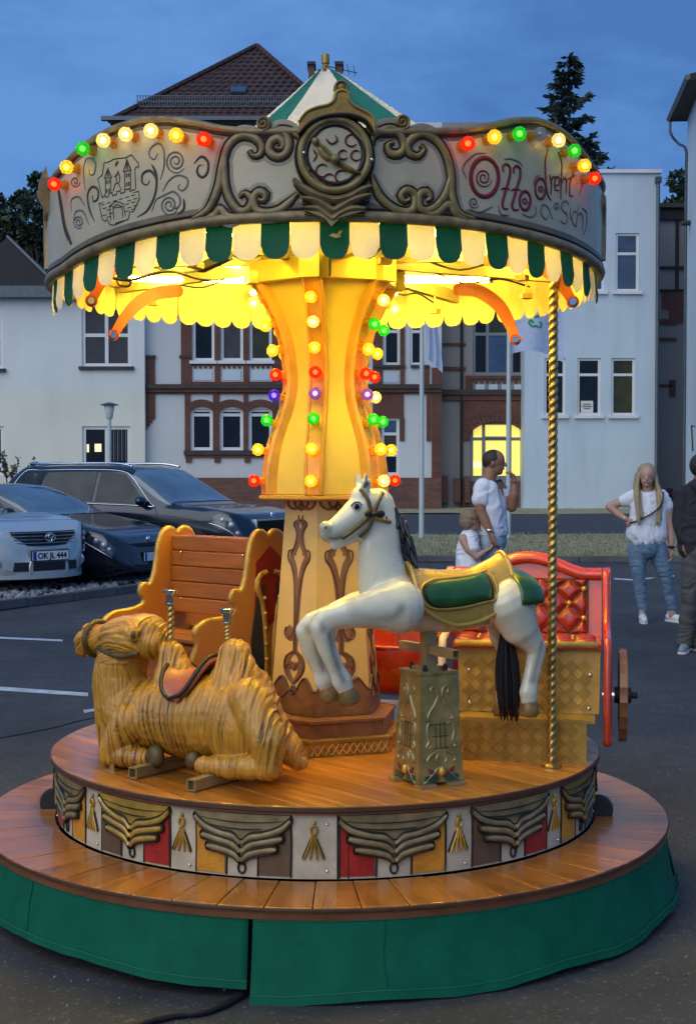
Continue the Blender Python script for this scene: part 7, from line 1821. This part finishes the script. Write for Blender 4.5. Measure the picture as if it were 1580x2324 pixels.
c.line('window_trim', 'car_chrome', [(-2.05, .52), (-1.3, .512), (0, .512), (.82, .515)], .011); c.line('window_trim', 'car_chrome', [(-2.05, .52), (-1.74, .69), (-1.2, .712), (-.2, .712), (.22, .70), (.55, .62), (.82, .515)], .010)
c.line('roof_rail', 'car_chrome', [(-1.75, .80), (-1.5, .79), (-.4, .79), (.05, .785), (.22, .78)], .022, off=.035)
c.line('body_crease', 'black_trim', [(-2.0, .40), (0, .39), (1.5, .40), (2.0, .42)], .006, off=.0)
c.wheels(1.42, -1.38, .35, .41); c.mirror(.62, .53)
lights(c, [(1.74, .40), (2.22, .34), (2.23, .47), (1.90, .475)], .014)
g = c.nose('grille', 'black_trim', 0, .76, .98, .20, .012, x=2.30, curve=.05)
for k in range(14): c.nose('grille_bar', 'black_trim', -.42 + k * .0646, .755, .014, .18, .03, x=2.30, seg=1, par=g, curve=.05)
c.nose('grille_frame', 'car_chrome', 0, .872, 1.04, .022, .03, x=2.30, curve=.05); c.nose('grille_frame', 'car_chrome', 0, .648, .90, .02, .03, x=2.30, curve=.05)
for s in (-1, 1): c.nose('grille_frame', 'car_chrome', s * .50, .76, .024, .22, .03, x=2.30, seg=1, curve=.05)
c.nose('lower_intake', 'black_trim', 0, .42, 1.3, .16, .02, x=2.31, curve=.08); m = MB(); m.ball((2.27, 0, .945), (.03, .05, .045)); m.build('bonnet_badge', 'car_chrome', c.t, smooth=True)
c.plate('', 2.35, .53)
c.line('bonnet_gap', 'black_trim', [(1, .60), (1.44, .585), (1.825, .58), (2.1, .60)], .004, off=.0)
for x in (.0, -1.05): c.line('door_handle', 'paint_blue', [(x - .12, .40), (x + .08, .40)], .016, off=.02)
for x in (.98, -.31, -1.30): c.line('door_gap', 'black_trim', [(x, .12), (x, .3), (x + (.0 if x < .9 else -.15), .50)], .005, off=.0)

# ---- black coupe
hd = R(-24); L = 4.26
c = Car('black_coupe', 'low black coupe parked between the silver car and the blue estate', place(350, 0, 18.6, hd, L), hd, L, 1.81,
        top=[(-2.13, .60), (-2.08, .95), (-1.8, 1.12), (-1.2, 1.32), (-.5, 1.40), (-.05, 1.38), (.35, 1.24), (.85, .99), (1.0, .955), (1.5, .87), (1.85, .77), (2.03, .66), (2.11, .50), (2.13, .38)],
        belt=[(-2.13, .58), (-2.0, .90), (-1.2, .98), (0, .95), (.9, .92), (1.5, .82), (1.95, .66), (2.13, .36)],
        width=[(-2.13, .66), (-2.0, .80), (-1.5, .90), (0, .89), (1.4, .905), (1.8, .84), (2.04, .70), (2.13, .50)], tumble=[(-2.13, .8), (-1.5, .68), (-.5, .68), (0, .70), (.8, .84), (2.13, .84)], bottom=[(-2.13, .36), (-1.7, .18), (1.7, .17), (2.13, .26)], paint='paint_black')
c.body(); c.full('windscreen', 'car_screen', .0, .86, .68, .60)
c.patch('side_window', 'car_glass', [(-.62, .53), (.56, .53), (-.02, .69), (-.62, .69)]); c.patch('side_window', 'car_glass', [(-1.35, .56), (-.68, .53), (-.68, .69), (-1.1, .66)])
c.wheels(1.20, -1.34, .325, .375, 'paint_black'); c.mirror(.46, .53)
lights(c, [(1.60, .40), (1.97, .31), (2.00, .455), (1.74, .475)], .014)
c.nose('grille', 'black_trim', 0, .60, 1.0, .05, .012, x=2.09, curve=.07); c.nose('lower_intake', 'black_trim', 0, .34, 1.2, .16, .014, x=2.12, curve=.08)
c.nose('air_slot', 'car_chrome', .62, .34, .12, .02, .03, x=2.08, seg=2, curve=.09); c.nose('air_slot', 'car_chrome', -.62, .34, .12, .02, .03, x=2.08, seg=2, curve=.09)
m = MB(); m.ball((2.04, 0, .665), (.02, .05, .045)); m.build('bonnet_badge', 'car_chrome', c.t, smooth=True); c.plate('', 2.135, .44)
for x in (0.8, -0.35): c.line('door_gap', 'black_trim', [(x, .12), (x, .3), (x - .05, .50)], .005, off=.0)
c.line('bonnet_gap', 'black_trim', [(0.9, .60), (1.3, .585), (1.65, .58), (1.9, .60)], .004, off=.0)

# ---- silver crossover
hd = R(-43); L = 4.45
c = Car('silver_crossover', 'silver crossover with number plate OK JL 444 cut by the picture edge', place(112, 0, 17.0, hd, L), hd, L, 1.83,
        top=[(-2.22, .8), (-2.1, 1.3), (-1.8, 1.60), (-1.0, 1.66), (-.45, 1.58), (-.05, 1.36), (.42, 1.07), (1.0, 1.03), (1.6, .97), (2.0, .88), (2.16, .70), (2.22, .48)],
        belt=[(-2.22, .78), (-2.0, 1.1), (0, 1.05), (1.0, 1.03), (1.5, .98), (2.0, .84), (2.22, .46)],
        width=[(-2.22, .72), (-2.0, .88), (0, .915), (1.3, .91), (1.7, .83), (1.95, .70), (2.12, .52), (2.22, .28)], tumble=[(-2.22, .8), (-1.2, .72), (-.5, .74), (.4, .86), (2.22, .88)], bottom=[(-2.22, .40), (-1.8, .22), (1.8, .22), (2.22, .30)], paint='paint_silver')
c.body(); c.full('windscreen', 'car_screen', -.40, .40, .68, .60)
c.patch('side_window', 'car_glass', [(-.9, .53), (.10, .53), (-.52, .69), (-.9, .69)]); c.patch('side_window', 'car_glass', [(-1.8, .53), (-.96, .53), (-.96, .69), (-1.6, .68)])
c.wheels(1.10, -1.45, .34, .385, 'black_trim'); c.mirror(.05, .53)
lights(c, [(1.50, .40), (2.02, .31), (2.04, .455), (1.66, .48)], .016)
g = c.nose('grille', 'black_trim', 0, .755, .92, .17, .012, x=2.19, curve=.22)
for k in range(4): c.nose('grille_bar', 'car_chrome', 0, .70 + k * .042, .90, .011, .03, x=2.19, par=g, curve=.22)
m = MB(); m.stroke([(.072 * cos(t), .05 * sin(t)) for t in np.linspace(0, 2 * pi, 20)[:-1]], .014, .01, lambda a, b_, h: Vector((2.24 + h, a, .765 + b_)), closed=True); m.stroke([(.026 * cos(t), .046 * sin(t)) for t in np.linspace(0, 2 * pi, 20)[:-1]], .011, .01, lambda a, b_, h: Vector((2.24 + h, a, .765 + b_)), closed=True); m.stroke([(.05 * cos(t), .018 + .018 * sin(t)) for t in np.linspace(0, 2 * pi, 20)[:-1]], .011, .01, lambda a, b_, h: Vector((2.24 + h, a, .765 + b_)), closed=True); m.build('grille_emblem', 'car_chrome', c.t)
c.nose('bumper', 'paint_silver', 0, .56, 1.20, .14, .03, x=2.20, curve=.27); c.nose('lower_intake', 'black_trim', 0, .415, 1.06, .11, .02, x=2.23, curve=.24); c.nose('bumper_lip', 'paint_silver', 0, .315, 1.26, .10, .05, x=2.20, curve=.27)
for s in (-1, 1):
    m = MB(); m.lathe([(.07, -.02), (.07, .012), (.05, .02), (.0, .016)], 18, o=(2.06, s * .56, .47), m=Matrix.Rotation(R(90), 3, 'Y')); m.build('fog_lamp', 'fog_lamp', c.t, smooth=40); c.nose('fog_trim', 'car_chrome', s * .42, .47, .14, .016, .03, x=2.17, seg=3, curve=.27)
c.plate('OK JL 444', 2.245, .545)
for x in (0.35, -0.8): c.line('door_gap', 'black_trim', [(x, .12), (x, .3), (x - .05, .50)], .005, off=.0)
c.line('bonnet_gap', 'black_trim', [(0.45, .60), (1.05, .585), (1.575, .58), (1.95, .60)], .004, off=.0)

# ================================================================== PEOPLE
pm('skin_tan', (.34, .155, .09), .5, var=.12, scale=12); pm('skin_fair', (.52, .29, .20), .5, var=.1, scale=12); pm('skin_tattoo', (.19, .11, .08), .5, var=.45, scale=22)
pm('hair_dark', (.030, .020, .014), .6, var=.3, scale=40, bump=.5); pm('hair_blond', (.36, .27, .15), .5, var=.35, scale=30, bump=.4, stretch=(4, 4, .5)); pm('hair_sandy', (.24, .175, .10), .6, var=.3, scale=40, bump=.5)
pm('shirt_white', (.78, .80, .84), .85, var=.06, scale=14, bump=.25, bscale=25); pm('blouse_white', (.72, .74, .78), .85, var=.10, scale=40, bump=.4, bscale=60)
pm('jeans_blue', (.13, .21, .30), .85, var=.25, scale=9, bump=.2); pm('jeans_light', (.30, .38, .46), .85, var=.2, scale=9, bump=.2); pm('trousers_grey', (.075, .075, .072), .85, var=.3, scale=10, bump=.2); pm('jacket_dark', (.025, .025, .032), .85, var=.25, scale=10, bump=.3)
pm('trainer_grey', (.24, .27, .29), .7, var=.15); pm('sole_white', (.7, .7, .7), .7, var=.05); pm('lip', (.30, .09, .075), .5, var=.1); pm('teeth', (.8, .78, .72), .4, var=.03)
def head(b, c, r, fwd, tilt=0.0):
    """skull, jaw, nose, ears into the flesh; c centre, r half height, fwd facing"""
    f = Vector(fwd).normalized(); sd = Vector((0, 0, 1)).cross(f).normalized(); upv = f.cross(sd) if False else Vector((0, 0, 1))
    m3 = Matrix((f, sd, Vector((0, 0, 1)))).transposed()
    b.ball(c + upv * r * .18, (r * .80, r * .66, r * .80), 18, 14, m3); b.ball(c + f * r * .14 - upv * r * .28, (r * .60, r * .52, r * .64), 16, 12, m3); b.ball(c + f * r * .42 - upv * r * .68, (r * .24, r * .26, r * .20), 12, 8, m3)
    b.capsule(c + f * r * .72 + upv * r * .08, r * .07, c + f * r * .86 - upv * r * .20, r * .12); b.ball(c + f * r * .62 + upv * r * .22, (r * .16, r * .42, r * .07), 12, 8, m3)
    b.ball(c + f * r * .66 - upv * r * .42, (r * .10, r * .22, r * .09), 10, 8, m3)
    for s in (-1, 1): b.ball(c + sd * s * r * .66 - f * r * .02 - upv * r * .02, (r * .13, r * .06, r * .22), 10, 8, m3)
    return f, sd
def face(par, c, r, f, sd, smile=False, brow='hair_dark'):
    for s in (-1, 1):
        m = MB(); m.ball(c + f * r * .655 + sd * s * r * .27 + Vector((0, 0, r * .08)), (r * .055, r * .07, r * .035), 8, 6); m.build('eye', 'eye', par, smooth=True)
        m = MB(); m.capsule(c + f * r * .76 + sd * s * r * .15 + Vector((0, 0, r * .22)), r * .022, c + f * r * .67 + sd * s * r * .40 + Vector((0, 0, r * .22)), r * .014, 8); m.build('eyebrow', brow, par, smooth=True)
    m = MB(); m.capsule(c + f * r * .74 + sd * r * .2 - Vector((0, 0, r * .44)), r * .05, c + f * r * .74 - sd * r * .2 - Vector((0, 0, r * .44)), r * .05, 8); m.build('mouth', 'lip', par, smooth=True)
    if smile:
        m = MB(); m.capsule(c + f * r * .775 + sd * r * .10 - Vector((0, 0, r * .445)), r * .018, c + f * r * .775 - sd * r * .10 - Vector((0, 0, r * .445)), r * .018, 8); m.build('teeth', 'teeth', par, smooth=True)
def hand(b, wrist, d, palm, s=1.0, curl=.5, thumb=None):
    """palm and five fingers: d along the hand, palm = direction the palm faces"""
    d, pn = Vector(d).normalized(), Vector(palm); pn = (pn - d * pn.dot(d)).normalized(); sd = d.cross(pn)
    w = Vector(wrist); k = s
    b.capsule(w, .024 * k, w + d * .055 * k, .030 * k, 10, flat=.55, fdir=pn)
    for sx in (-.5, .5): b.capsule(w + d * .03 * k + sd * sx * .036 * k, .018 * k, w + d * .078 * k + sd * sx * .042 * k, .016 * k, 8)
    for i, (o, L) in enumerate(((-.031, .062), (-.011, .074), (.011, .070), (.030, .055))):
        a = w + d * .082 * k + sd * o * k; c1 = a + (d * cos(curl * .6) + pn * sin(curl * .6)) * L * .5 * k; c2 = c1 + (d * cos(curl * 1.6) + pn * sin(curl * 1.6)) * L * .5 * k
        b.chain([(a, .0092 * k), (c1, .0085 * k), (c2, .0072 * k)], 8)
    t = (thumb or -1) ; a = w + d * .022 * k + sd * t * .030 * k; c1 = a + (d * .75 + sd * t * .55 + pn * .25).normalized() * .036 * k; b.chain([(a, .013 * k), (c1, .0105 * k), (c1 + (d * .85 + pn * .45).normalized() * .028 * k, .0085 * k)], 8)
def shoe(par, p, d, mat, sole='sole_white', L=.27):
    d = Vector((d[0], d[1], 0)).normalized(); a = Vector((p[0], p[1], 0)); b = MB()
    b.chain([(a - d * .05 + Vector((0, 0, .055)), .040), (a + d * .06 + Vector((0, 0, .046)), .040), (a + d * .16 + Vector((0, 0, .036)), .032)], 12); b.capsule(a - d * .04 + Vector((0, 0, .06)), .036, a - d * .03 + Vector((0, 0, .10)), .034)
    link('shoe', flesh(b, .007, 3), mat, par, True)
    m = MB(); sdv = Vector((-d.y, d.x, 0)); m.plate([(-.088, -.026), (-.088, .026), (-.02, .036), (.10, .042), (.17, .032), (.19, 0), (.17, -.032), (.10, -.042), (-.02, -.036)], lambda x, y, h: a + d * x + sdv * y + Vector((0, 0, .002 + h)), .022); m.build('sole', sole, par)

# ---- woman with long blond hair
Yw = 14.45; w0 = at(1490, 1408, Yw); w0.z = 0; k_ = Yw / 3160
def wp(u, v, dy=0.0): return Vector(((u - 1490) * k_, dy, (1409 - v) * k_))
wm = thing('person', 'woman with long blond hair in a white scalloped blouse and blue jeans, hand on hip', 'person', w0)
b = MB(); f, sd = head(b, wp(1466, 1078, -.02), .118, (-.28, -1, .0))
b.chain([(wp(1467, 1092), .050), (wp(1468, 1112, .01), .052), (wp(1468, 1128, .015), .085)])
b.chain([(wp(1438, 1124, .01), .058), (wp(1408, 1136, .03), .048), (wp(1382, 1145, .02), .041), (wp(1400, 1162, -.02), .036), (wp(1417, 1174, -.06), .028)])
b.chain([(wp(1502, 1124, .01), .058), (wp(1514, 1155, .01), .050), (wp(1519, 1190, .0), .042), (wp(1521, 1222, -.03), .035), (wp(1521, 1242, -.04), .027)])
hand(b, wp(1418, 1174, -.06), (.75, -.2, -.55), (.4, .6, -.2), .95, .5); hand(b, wp(1521, 1243, -.04), (-.05, -.1, -1), (-1, 0, 0), 1.0, .7)
b.capsule(wp(1468, 1135, .01), .10, wp(1470, 1170, .01), .10)
for pts in (((1470, 1170), (1450, 1240), (1449, 1308), (1459, 1373), (1459, 1395)), ((1470, 1170), (1490, 1240), (1510, 1308), (1526, 1371), (1527, 1393))): b.chain([(wp(x, y, .008), .04) for x, y in pts])
link('body', flesh(b, .0055, 2), 'skin_fair', wm, True); face(wm, wp(1466, 1078, -.02), .118, f, sd, True, 'hair_sandy')
b = MB(); b.chain([(wp(1440, 1123, .015), .078), (wp(1418, 1133, .028), .072)]); b.chain([(wp(1499, 1123, .015), .078), (wp(1512, 1145, .012), .070)])
b.chain([(wp(1470, 1130, .015), .118), (wp(1470, 1160, -.005), .135), (wp(1466, 1190, 0), .140), (wp(1462, 1215, 0), .160)]); b.chain([(wp(1446, 1134, .01), .085), (wp(1450, 1165, -.01), .10), (wp(1448, 1205, -.01), .13)]); b.chain([(wp(1492, 1134, .01), .085), (wp(1490, 1170, -.01), .10), (wp(1484, 1210, -.01), .13)])
me = flesh(b, .0085, 6)
bm = bmesh.new(); bm.from_mesh(me); zcut = wp(0, 1237).z
bmesh.ops.bisect_plane(bm, geom=bm.verts[:] + bm.edges[:] + bm.faces[:], plane_co=(0, 0, zcut + .012), plane_no=(0, 0, -1), clear_outer=True)
for v in bm.verts:
    if v.co.z < zcut + .014: v.co.z -= .018 * abs(sin(math.atan2(v.co.y, v.co.x - wp(1462, 0).x) * 9))
    if v.co.z > wp(0, 1112).z and abs(v.co.x - wp(1468, 0).x) < .055 and v.co.y < .02: v.co.z -= .02
bm.to_mesh(me); bm.free(); wrinkle(me, .007, 9, 5, 1); link('blouse', me, 'blouse_white', wm, True)
b = MB(); b.chain([(wp(1462, 1205), .145), (wp(1466, 1236), .150)]); b.ball(wp(1468, 1232, .02), (.19, .125, .10))
b.chain([(wp(1446, 1240), .105), (wp(1446, 1275, -.01), .088), (wp(1449, 1308, -.015), .066), (wp(1454, 1345, .01), .058), (wp(1460, 1382, .01), .046)]); b.chain([(wp(1490, 1240), .105), (wp(1502, 1275, -.01), .088), (wp(1511, 1308, -.015), .066), (wp(1519, 1345, .01), .058), (wp(1527, 1380, .01), .046)])
link('jeans', wrinkle(flesh(b, .008, 4), .005, 8, 22, 2), 'jeans_blue', wm, True)
shoe(wm, wp(1458, 1408, -.02), (-.1, -1), 'sole_white'); shoe(wm, wp(1528, 1408, .02), (.6, -1), 'sole_white')
b = MB(); hc = wp(1466, 1076, .02); b.ball(hc + Vector((.006, .010, .034)), (.100, .112, .106), 20, 14); 
rn = random.Random(2)
for i in range(40):
    t = -pi * .15 + pi * 1.3 * i / 39; sx, sy = cos(t), sin(t)
    a = hc + Vector((sx * .082, sy * .075, .02)); L = .36 + .12 * abs(sx) + rn.uniform(-.04, .04)
    if abs(sx) > .62: b.chain([(a + Vector((sx * .012, .01, 0)), .022), (a + Vector((sx * .034, -.01, -.12)), .024), (a + Vector((sx * .040 + rn.uniform(-.02, .02), -.10 + rn.uniform(-.01, .02), -.22)), .024), (a + Vector((sx * .022 + rn.uniform(-.025, .025), -.155 + rn.uniform(-.01, .02), -L)), .012)], 8)
    else: b.chain([(a, .024), (a + Vector((sx * .024, sy * .03, -.14)), .028), (a + Vector((sx * .03 + rn.uniform(-.015, .015), .05 + sy * .03, -L)), .018)], 7)
me = flesh(b, .007, 2); link('hair', me, 'hair_blond', wm, True)
m = MB(); m.tube(spline([wp(1500, 1112, -.09), wp(1492, 1140, -.155), wp(1470, 1160, -.165), wp(1440, 1176, -.15), wp(1424, 1182, -.09)], n=6), .009, 6); m.build('bag_strap', 'black_trim', wm, smooth=True)
m = MB(); m.lathe([(.034, -.012), (.036, 0), (.034, .012)], 14, o=wp(1521, 1237, -.035)); m.ball(wp(1519, 1237, -.075), (.018, .008, .02)); m.build('watch', 'black_trim', wm, smooth=True)
m = MB(); m.lathe([(.033, -.006), (.035, 0), (.033, .006)], 14, o=wp(1414, 1172, -.05), m=Matrix.Rotation(R(50), 3, 'Y')); m.build('bracelet', 'chrome', wm, smooth=True)

# ---- man in a white V-neck shirt, in profile, smoking
Ym = 12.3; m0 = at(1115, 1400, Ym); m0.z = 0; k_ = Ym / 3160; vz0 = 1070 + 1.57 * 3160 / Ym
def mp_(u, v, dy=0.0): return Vector(((u - 1115) * k_, dy, (vz0 - v) * k_))
mn = thing('person', 'man in a white V-neck shirt and light jeans holding a cigarette beside the boy', 'person', m0)
b = MB(); f, sd = head(b, mp_(1120, 1051), .122, (1, -.22, .05))
b.chain([(mp_(1112, 1070, .0), .060), (mp_(1108, 1092, .0), .066), (mp_(1106, 1106, .0), .09)])
b.chain([(mp_(1090, 1108, -.13), .066), (mp_(1086, 1140, -.15), .058), (mp_(1088, 1160, -.16), .050), (mp_(1098, 1185, -.18), .042), (mp_(1108, 1206, -.20), .030)])
b.chain([(mp_(1138, 1108, .10), .060), (mp_(1152, 1135, .06), .054), (mp_(1160, 1150, -.02), .048), (mp_(1165, 1122, -.05), .042), (mp_(1166, 1100, -.05), .030)])
hand(b, mp_(1108, 1207, -.20), (.25, -.1, -1), (.8, .3, 0), 1.05, .6); hand(b, mp_(1166, 1100, -.05), (-.15, -.1, 1), (-1, 0, 0), 1.05, 1.0)
b.chain([(mp_(1105, 1120, -.0), .11), (mp_(1110, 1150, 0), .12)])
link('body', flesh(b, .0055, 2), 'skin_tan', mn, True); face(mn, mp_(1120, 1051), .122, f, sd)
b = MB(); b.ball(mp_(1118.5, 1044.5), (.1025, .0835, .096), 24, 16); me = flesh(b, .005, 1)
bm = bmesh.new(); bm.from_mesh(me); bmesh.ops.bisect_plane(bm, geom=bm.verts[:] + bm.edges[:] + bm.faces[:], plane_co=mp_(1136, 1036), plane_no=(.62, 0, -1), clear_outer=True); bm.to_mesh(me); bm.free(); link('hair', me, 'hair_dark', mn, True)
b = MB(); b.chain([(mp_(1092, 1106, -.12), .078), (mp_(1087, 1132, -.145), .076)]); b.chain([(mp_(1134, 1106, .10), .074), (mp_(1146, 1124, .085), .070)])
b.chain([(mp_(1108, 1112), .115), (mp_(1114, 1140), .135), (mp_(1116, 1175), .130), (mp_(1118, 1206), .138)]); 
for s in (-1, 1): b.chain([(mp_(1106, 1112, s * .10), .085), (mp_(1110, 1150, s * .09), .105), (mp_(1116, 1205, s * .07), .10)])
me = flesh(b, .0085, 4)
bm = bmesh.new(); bm.from_mesh(me); bmesh.ops.bisect_plane(bm, geom=bm.verts[:] + bm.edges[:] + bm.faces[:], plane_co=mp_(1115, 1214), plane_no=(0, 0, -1), clear_outer=True)
nk = mp_(1112, 1096); dl = [v for v in bm.verts if v.co.z > nk.z - .05 and (v.co - nk).length < .085 + max(0, (v.co.x - nk.x)) * .5]
bmesh.ops.delete(bm, geom=dl, context='VERTS'); bm.to_mesh(me); bm.free(); wrinkle(me, .008, 8, 9, 3); link('shirt', me, 'shirt_white', mn, True)
m = MB(); m.plate([(-.05, .02), (.05, .02), (.0, -.13)], lambda a, b_, h: mp_(1127, 1098, -.10) + Vector((a * .5 + .012 + (.02 - b_) * .22, a * .75 - .045 - h, b_)), .004); m.build('neckline', 'skin_tan', mn)
b = MB(); b.chain([(mp_(1116, 1200), .128), (mp_(1116, 1228), .130)])
for s in (-1, 1): b.chain([(mp_(1114, 1230, s * .085), .105), (mp_(1116, 1310, s * .10), .075), (mp_(1114, 1375, s * .10), .062), (mp_(1113, vz0 - 26, s * .10), .058)])
link('jeans', wrinkle(flesh(b, .009, 4), .006, 8, 18, 4), 'jeans_light', mn, True)
for s in (-1, 1): shoe(mn, mp_(1110, vz0, s * .10), (1, -.2), 'trainer_grey')
m = MB(); m.lathe([(.036, -.014), (.039, 0), (.036, .014)], 14, o=mp_(1106, 1202, -.195), m=Matrix.Rotation(R(15), 3, 'Y')); m.build('watch', 'chrome', mn, smooth=True)
m = MB(); a = mp_(1160, 1079, -.06); m.tube([a + Vector((.03, 0, -.01)), a + Vector((-.045, -.01, .02))], .0045, 8); m.build('cigarette', 'teeth', mn)

# ---- boy
Yb = 12.2; k_ = Yb / 3160; vb0 = 1070 + 1.57 * 3160 / Yb; b0 = at(1068, 1400, Yb); b0.z = 0
def bp_(u, v, dy=0.0): return Vector(((u - 1068) * k_, dy, (vb0 - v) * k_))
by = thing('person', 'small fair-haired boy in a white T-shirt seen from behind over the horse\'s saddle', 'person', b0)
b = MB(); f, sd = head(b, bp_(1070, 1182), .098, (1, .35, -.05))
b.chain([(bp_(1068, 1196), .040), (bp_(1066, 1212), .045)])
b.chain([(bp_(1050, 1222, -.09), .045), (bp_(1060, 1245, -.12), .038), (bp_(1078, 1262, -.13), .033), (bp_(1094, 1252, -.12), .024)]); b.chain([(bp_(1078, 1222, .09), .045), (bp_(1088, 1245, .11), .038), (bp_(1098, 1240, .05), .028)])
hand(b, bp_(1095, 1251, -.12), (.8, .2, .4), (-.3, 0, 1), .75, .6); hand(b, bp_(1099, 1239, .05), (.8, -.2, .4), (-.3, 0, 1), .75, .6)
for s in (-1, 1): b.chain([(bp_(1066, 1330, s * .06), .058), (bp_(1067, 1390, s * .065), .045), (bp_(1066, vb0 - 20, s * .065), .035)])
b.capsule(bp_(1065, 1240), .10, bp_(1064, 1300), .10)
link('body', flesh(b, .007, 3), 'skin_fair', by, True); face(by, bp_(1070, 1182), .098, f, sd, False, 'hair_sandy')
b = MB(); b.ball(bp_(1066, 1174), (.094, .080, .076)); b.ball(bp_(1062, 1184), (.082, .080, .085)); me = flesh(b, .006, 2)
bm = bmesh.new(); bm.from_mesh(me); bmesh.ops.bisect_plane(bm, geom=bm.verts[:] + bm.edges[:] + bm.faces[:], plane_co=bp_(1074, 1180), plane_no=(.8, .25, -.75), clear_outer=True); bm.to_mesh(me); bm.free(); link('hair', me, 'hair_sandy', by, True)
b = MB(); b.chain([(bp_(1064, 1222), .085), (bp_(1063, 1250), .110), (bp_(1064, 1300), .115)]); 
for s in (-1, 1): b.chain([(bp_(1064, 1222, s * .07), .062), (bp_(1070, 1242, s * .105), .056)]); b.chain([(bp_(1064, 1225, s * .05), .075), (bp_(1064, 1300, s * .05), .09)])
link('shirt', wrinkle(flesh(b, .0075, 4), .006, 9, 8, 5), 'shirt_white', by, True)
b = MB(); b.chain([(bp_(1064, 1308), .11), (bp_(1065, 1320), .11)])
for s in (-1, 1): b.chain([(bp_(1065, 1318, s * .06), .08), (bp_(1066, 1365, s * .065), .07)])
link('shorts', flesh(b, .009, 4), 'jeans_blue', by, True)
for s in (-1, 1): shoe(by, bp_(1064, vb0, s * .065), (1, .2), 'trainer_grey')

# ---- man in a dark jacket, cut by the frame
Yd = 12.05; k_ = Yd / 3160; vd0 = 1070 + 1.57 * 3160 / Yd; d0 = at(1580, 1400, Yd); d0.z = 0
def dp_(u, v, dy=0.0): return Vector(((u - 1580) * k_, dy, (vd0 - v) * k_))
dm = thing('person', 'man in a dark hooded jacket and grey trousers turned away at the picture edge', 'person', d0)
b = MB(); f, sd = head(b, dp_(1590, 1064), .122, (.5, 1, 0)); b.chain([(dp_(1588, 1084), .06), (dp_(1588, 1106), .07), (dp_(1590, 1150), .10)])
for u in (1546, 1634): b.chain([(dp_(1590, 1125), .06), (dp_(u, 1122), .05)])
for s, u in ((-1, 1546), (1, 1634)): b.chain([(dp_(u, 1122), .05), (dp_(u + s * 3, 1185), .045), (dp_(u - s * 2, 1228, -.04), .03)]); hand(b, dp_(u - s * 2, 1228, -.04), (0, 0, -1), (-s, 0, 0), 1.0, .6)
link('body', flesh(b, .0075, 3), 'skin_tan', dm, True)
b = MB(); b.ball(dp_(1587, 1056, -.01), (.098, .112, .105)); me = flesh(b, .007, 2); link('hair', me, 'hair_dark', dm, True)
b = MB(); b.chain([(dp_(1588, 1114), .12), (dp_(1590, 1160), .155), (dp_(1590, 1225), .16), (dp_(1590, 1250), .15)], flat=.8, fdir=(0, 1, 0))
for s, u in ((-1, 1547), (1, 1633)): b.chain([(dp_(u, 1122), .080), (dp_(u + s * 3, 1185), .072), (dp_(u - s * 2, 1224, -.04), .055)]); b.chain([(dp_(u + -s * 20, 1120), .09), (dp_(u - s * 22, 1240), .12)])
b.chain([(dp_(1572, 1102, -.06), .05), (dp_(1590, 1112, -.11), .06), (dp_(1608, 1102, -.06), .05)])
me = flesh(b, .009, 4); bm = bmesh.new(); bm.from_mesh(me); bmesh.ops.bisect_plane(bm, geom=bm.verts[:] + bm.edges[:] + bm.faces[:], plane_co=dp_(1590, 1272), plane_no=(0, 0, -1), clear_outer=True); bm.to_mesh(me); bm.free(); wrinkle(me, .008, 7, 8, 7); link('jacket', me, 'jacket_dark', dm, True)
b = MB(); b.chain([(dp_(1588, 1255), .14), (dp_(1588, 1275), .14)])
b.chain([(dp_(1574, 1280, -.02), .105), (dp_(1566, 1360, -.03), .080), (dp_(1558, 1430, 0), .068), (dp_(1554, 1458, 0), .070)]); b.chain([(dp_(1606, 1280, .02), .105), (dp_(1600, 1360, .04), .080), (dp_(1590, 1440, .08), .068), (dp_(1588, 1460, .08), .068)])
link('trousers', wrinkle(flesh(b, .009, 4), .008, 7, 16, 6), 'trousers_grey', dm, True)
shoe(dm, dp_(1556, vd0, 0), (-.45, -1), 'trainer_grey'); shoe(dm, dp_(1588, vd0, .08), (.4, -1), 'trainer_grey')
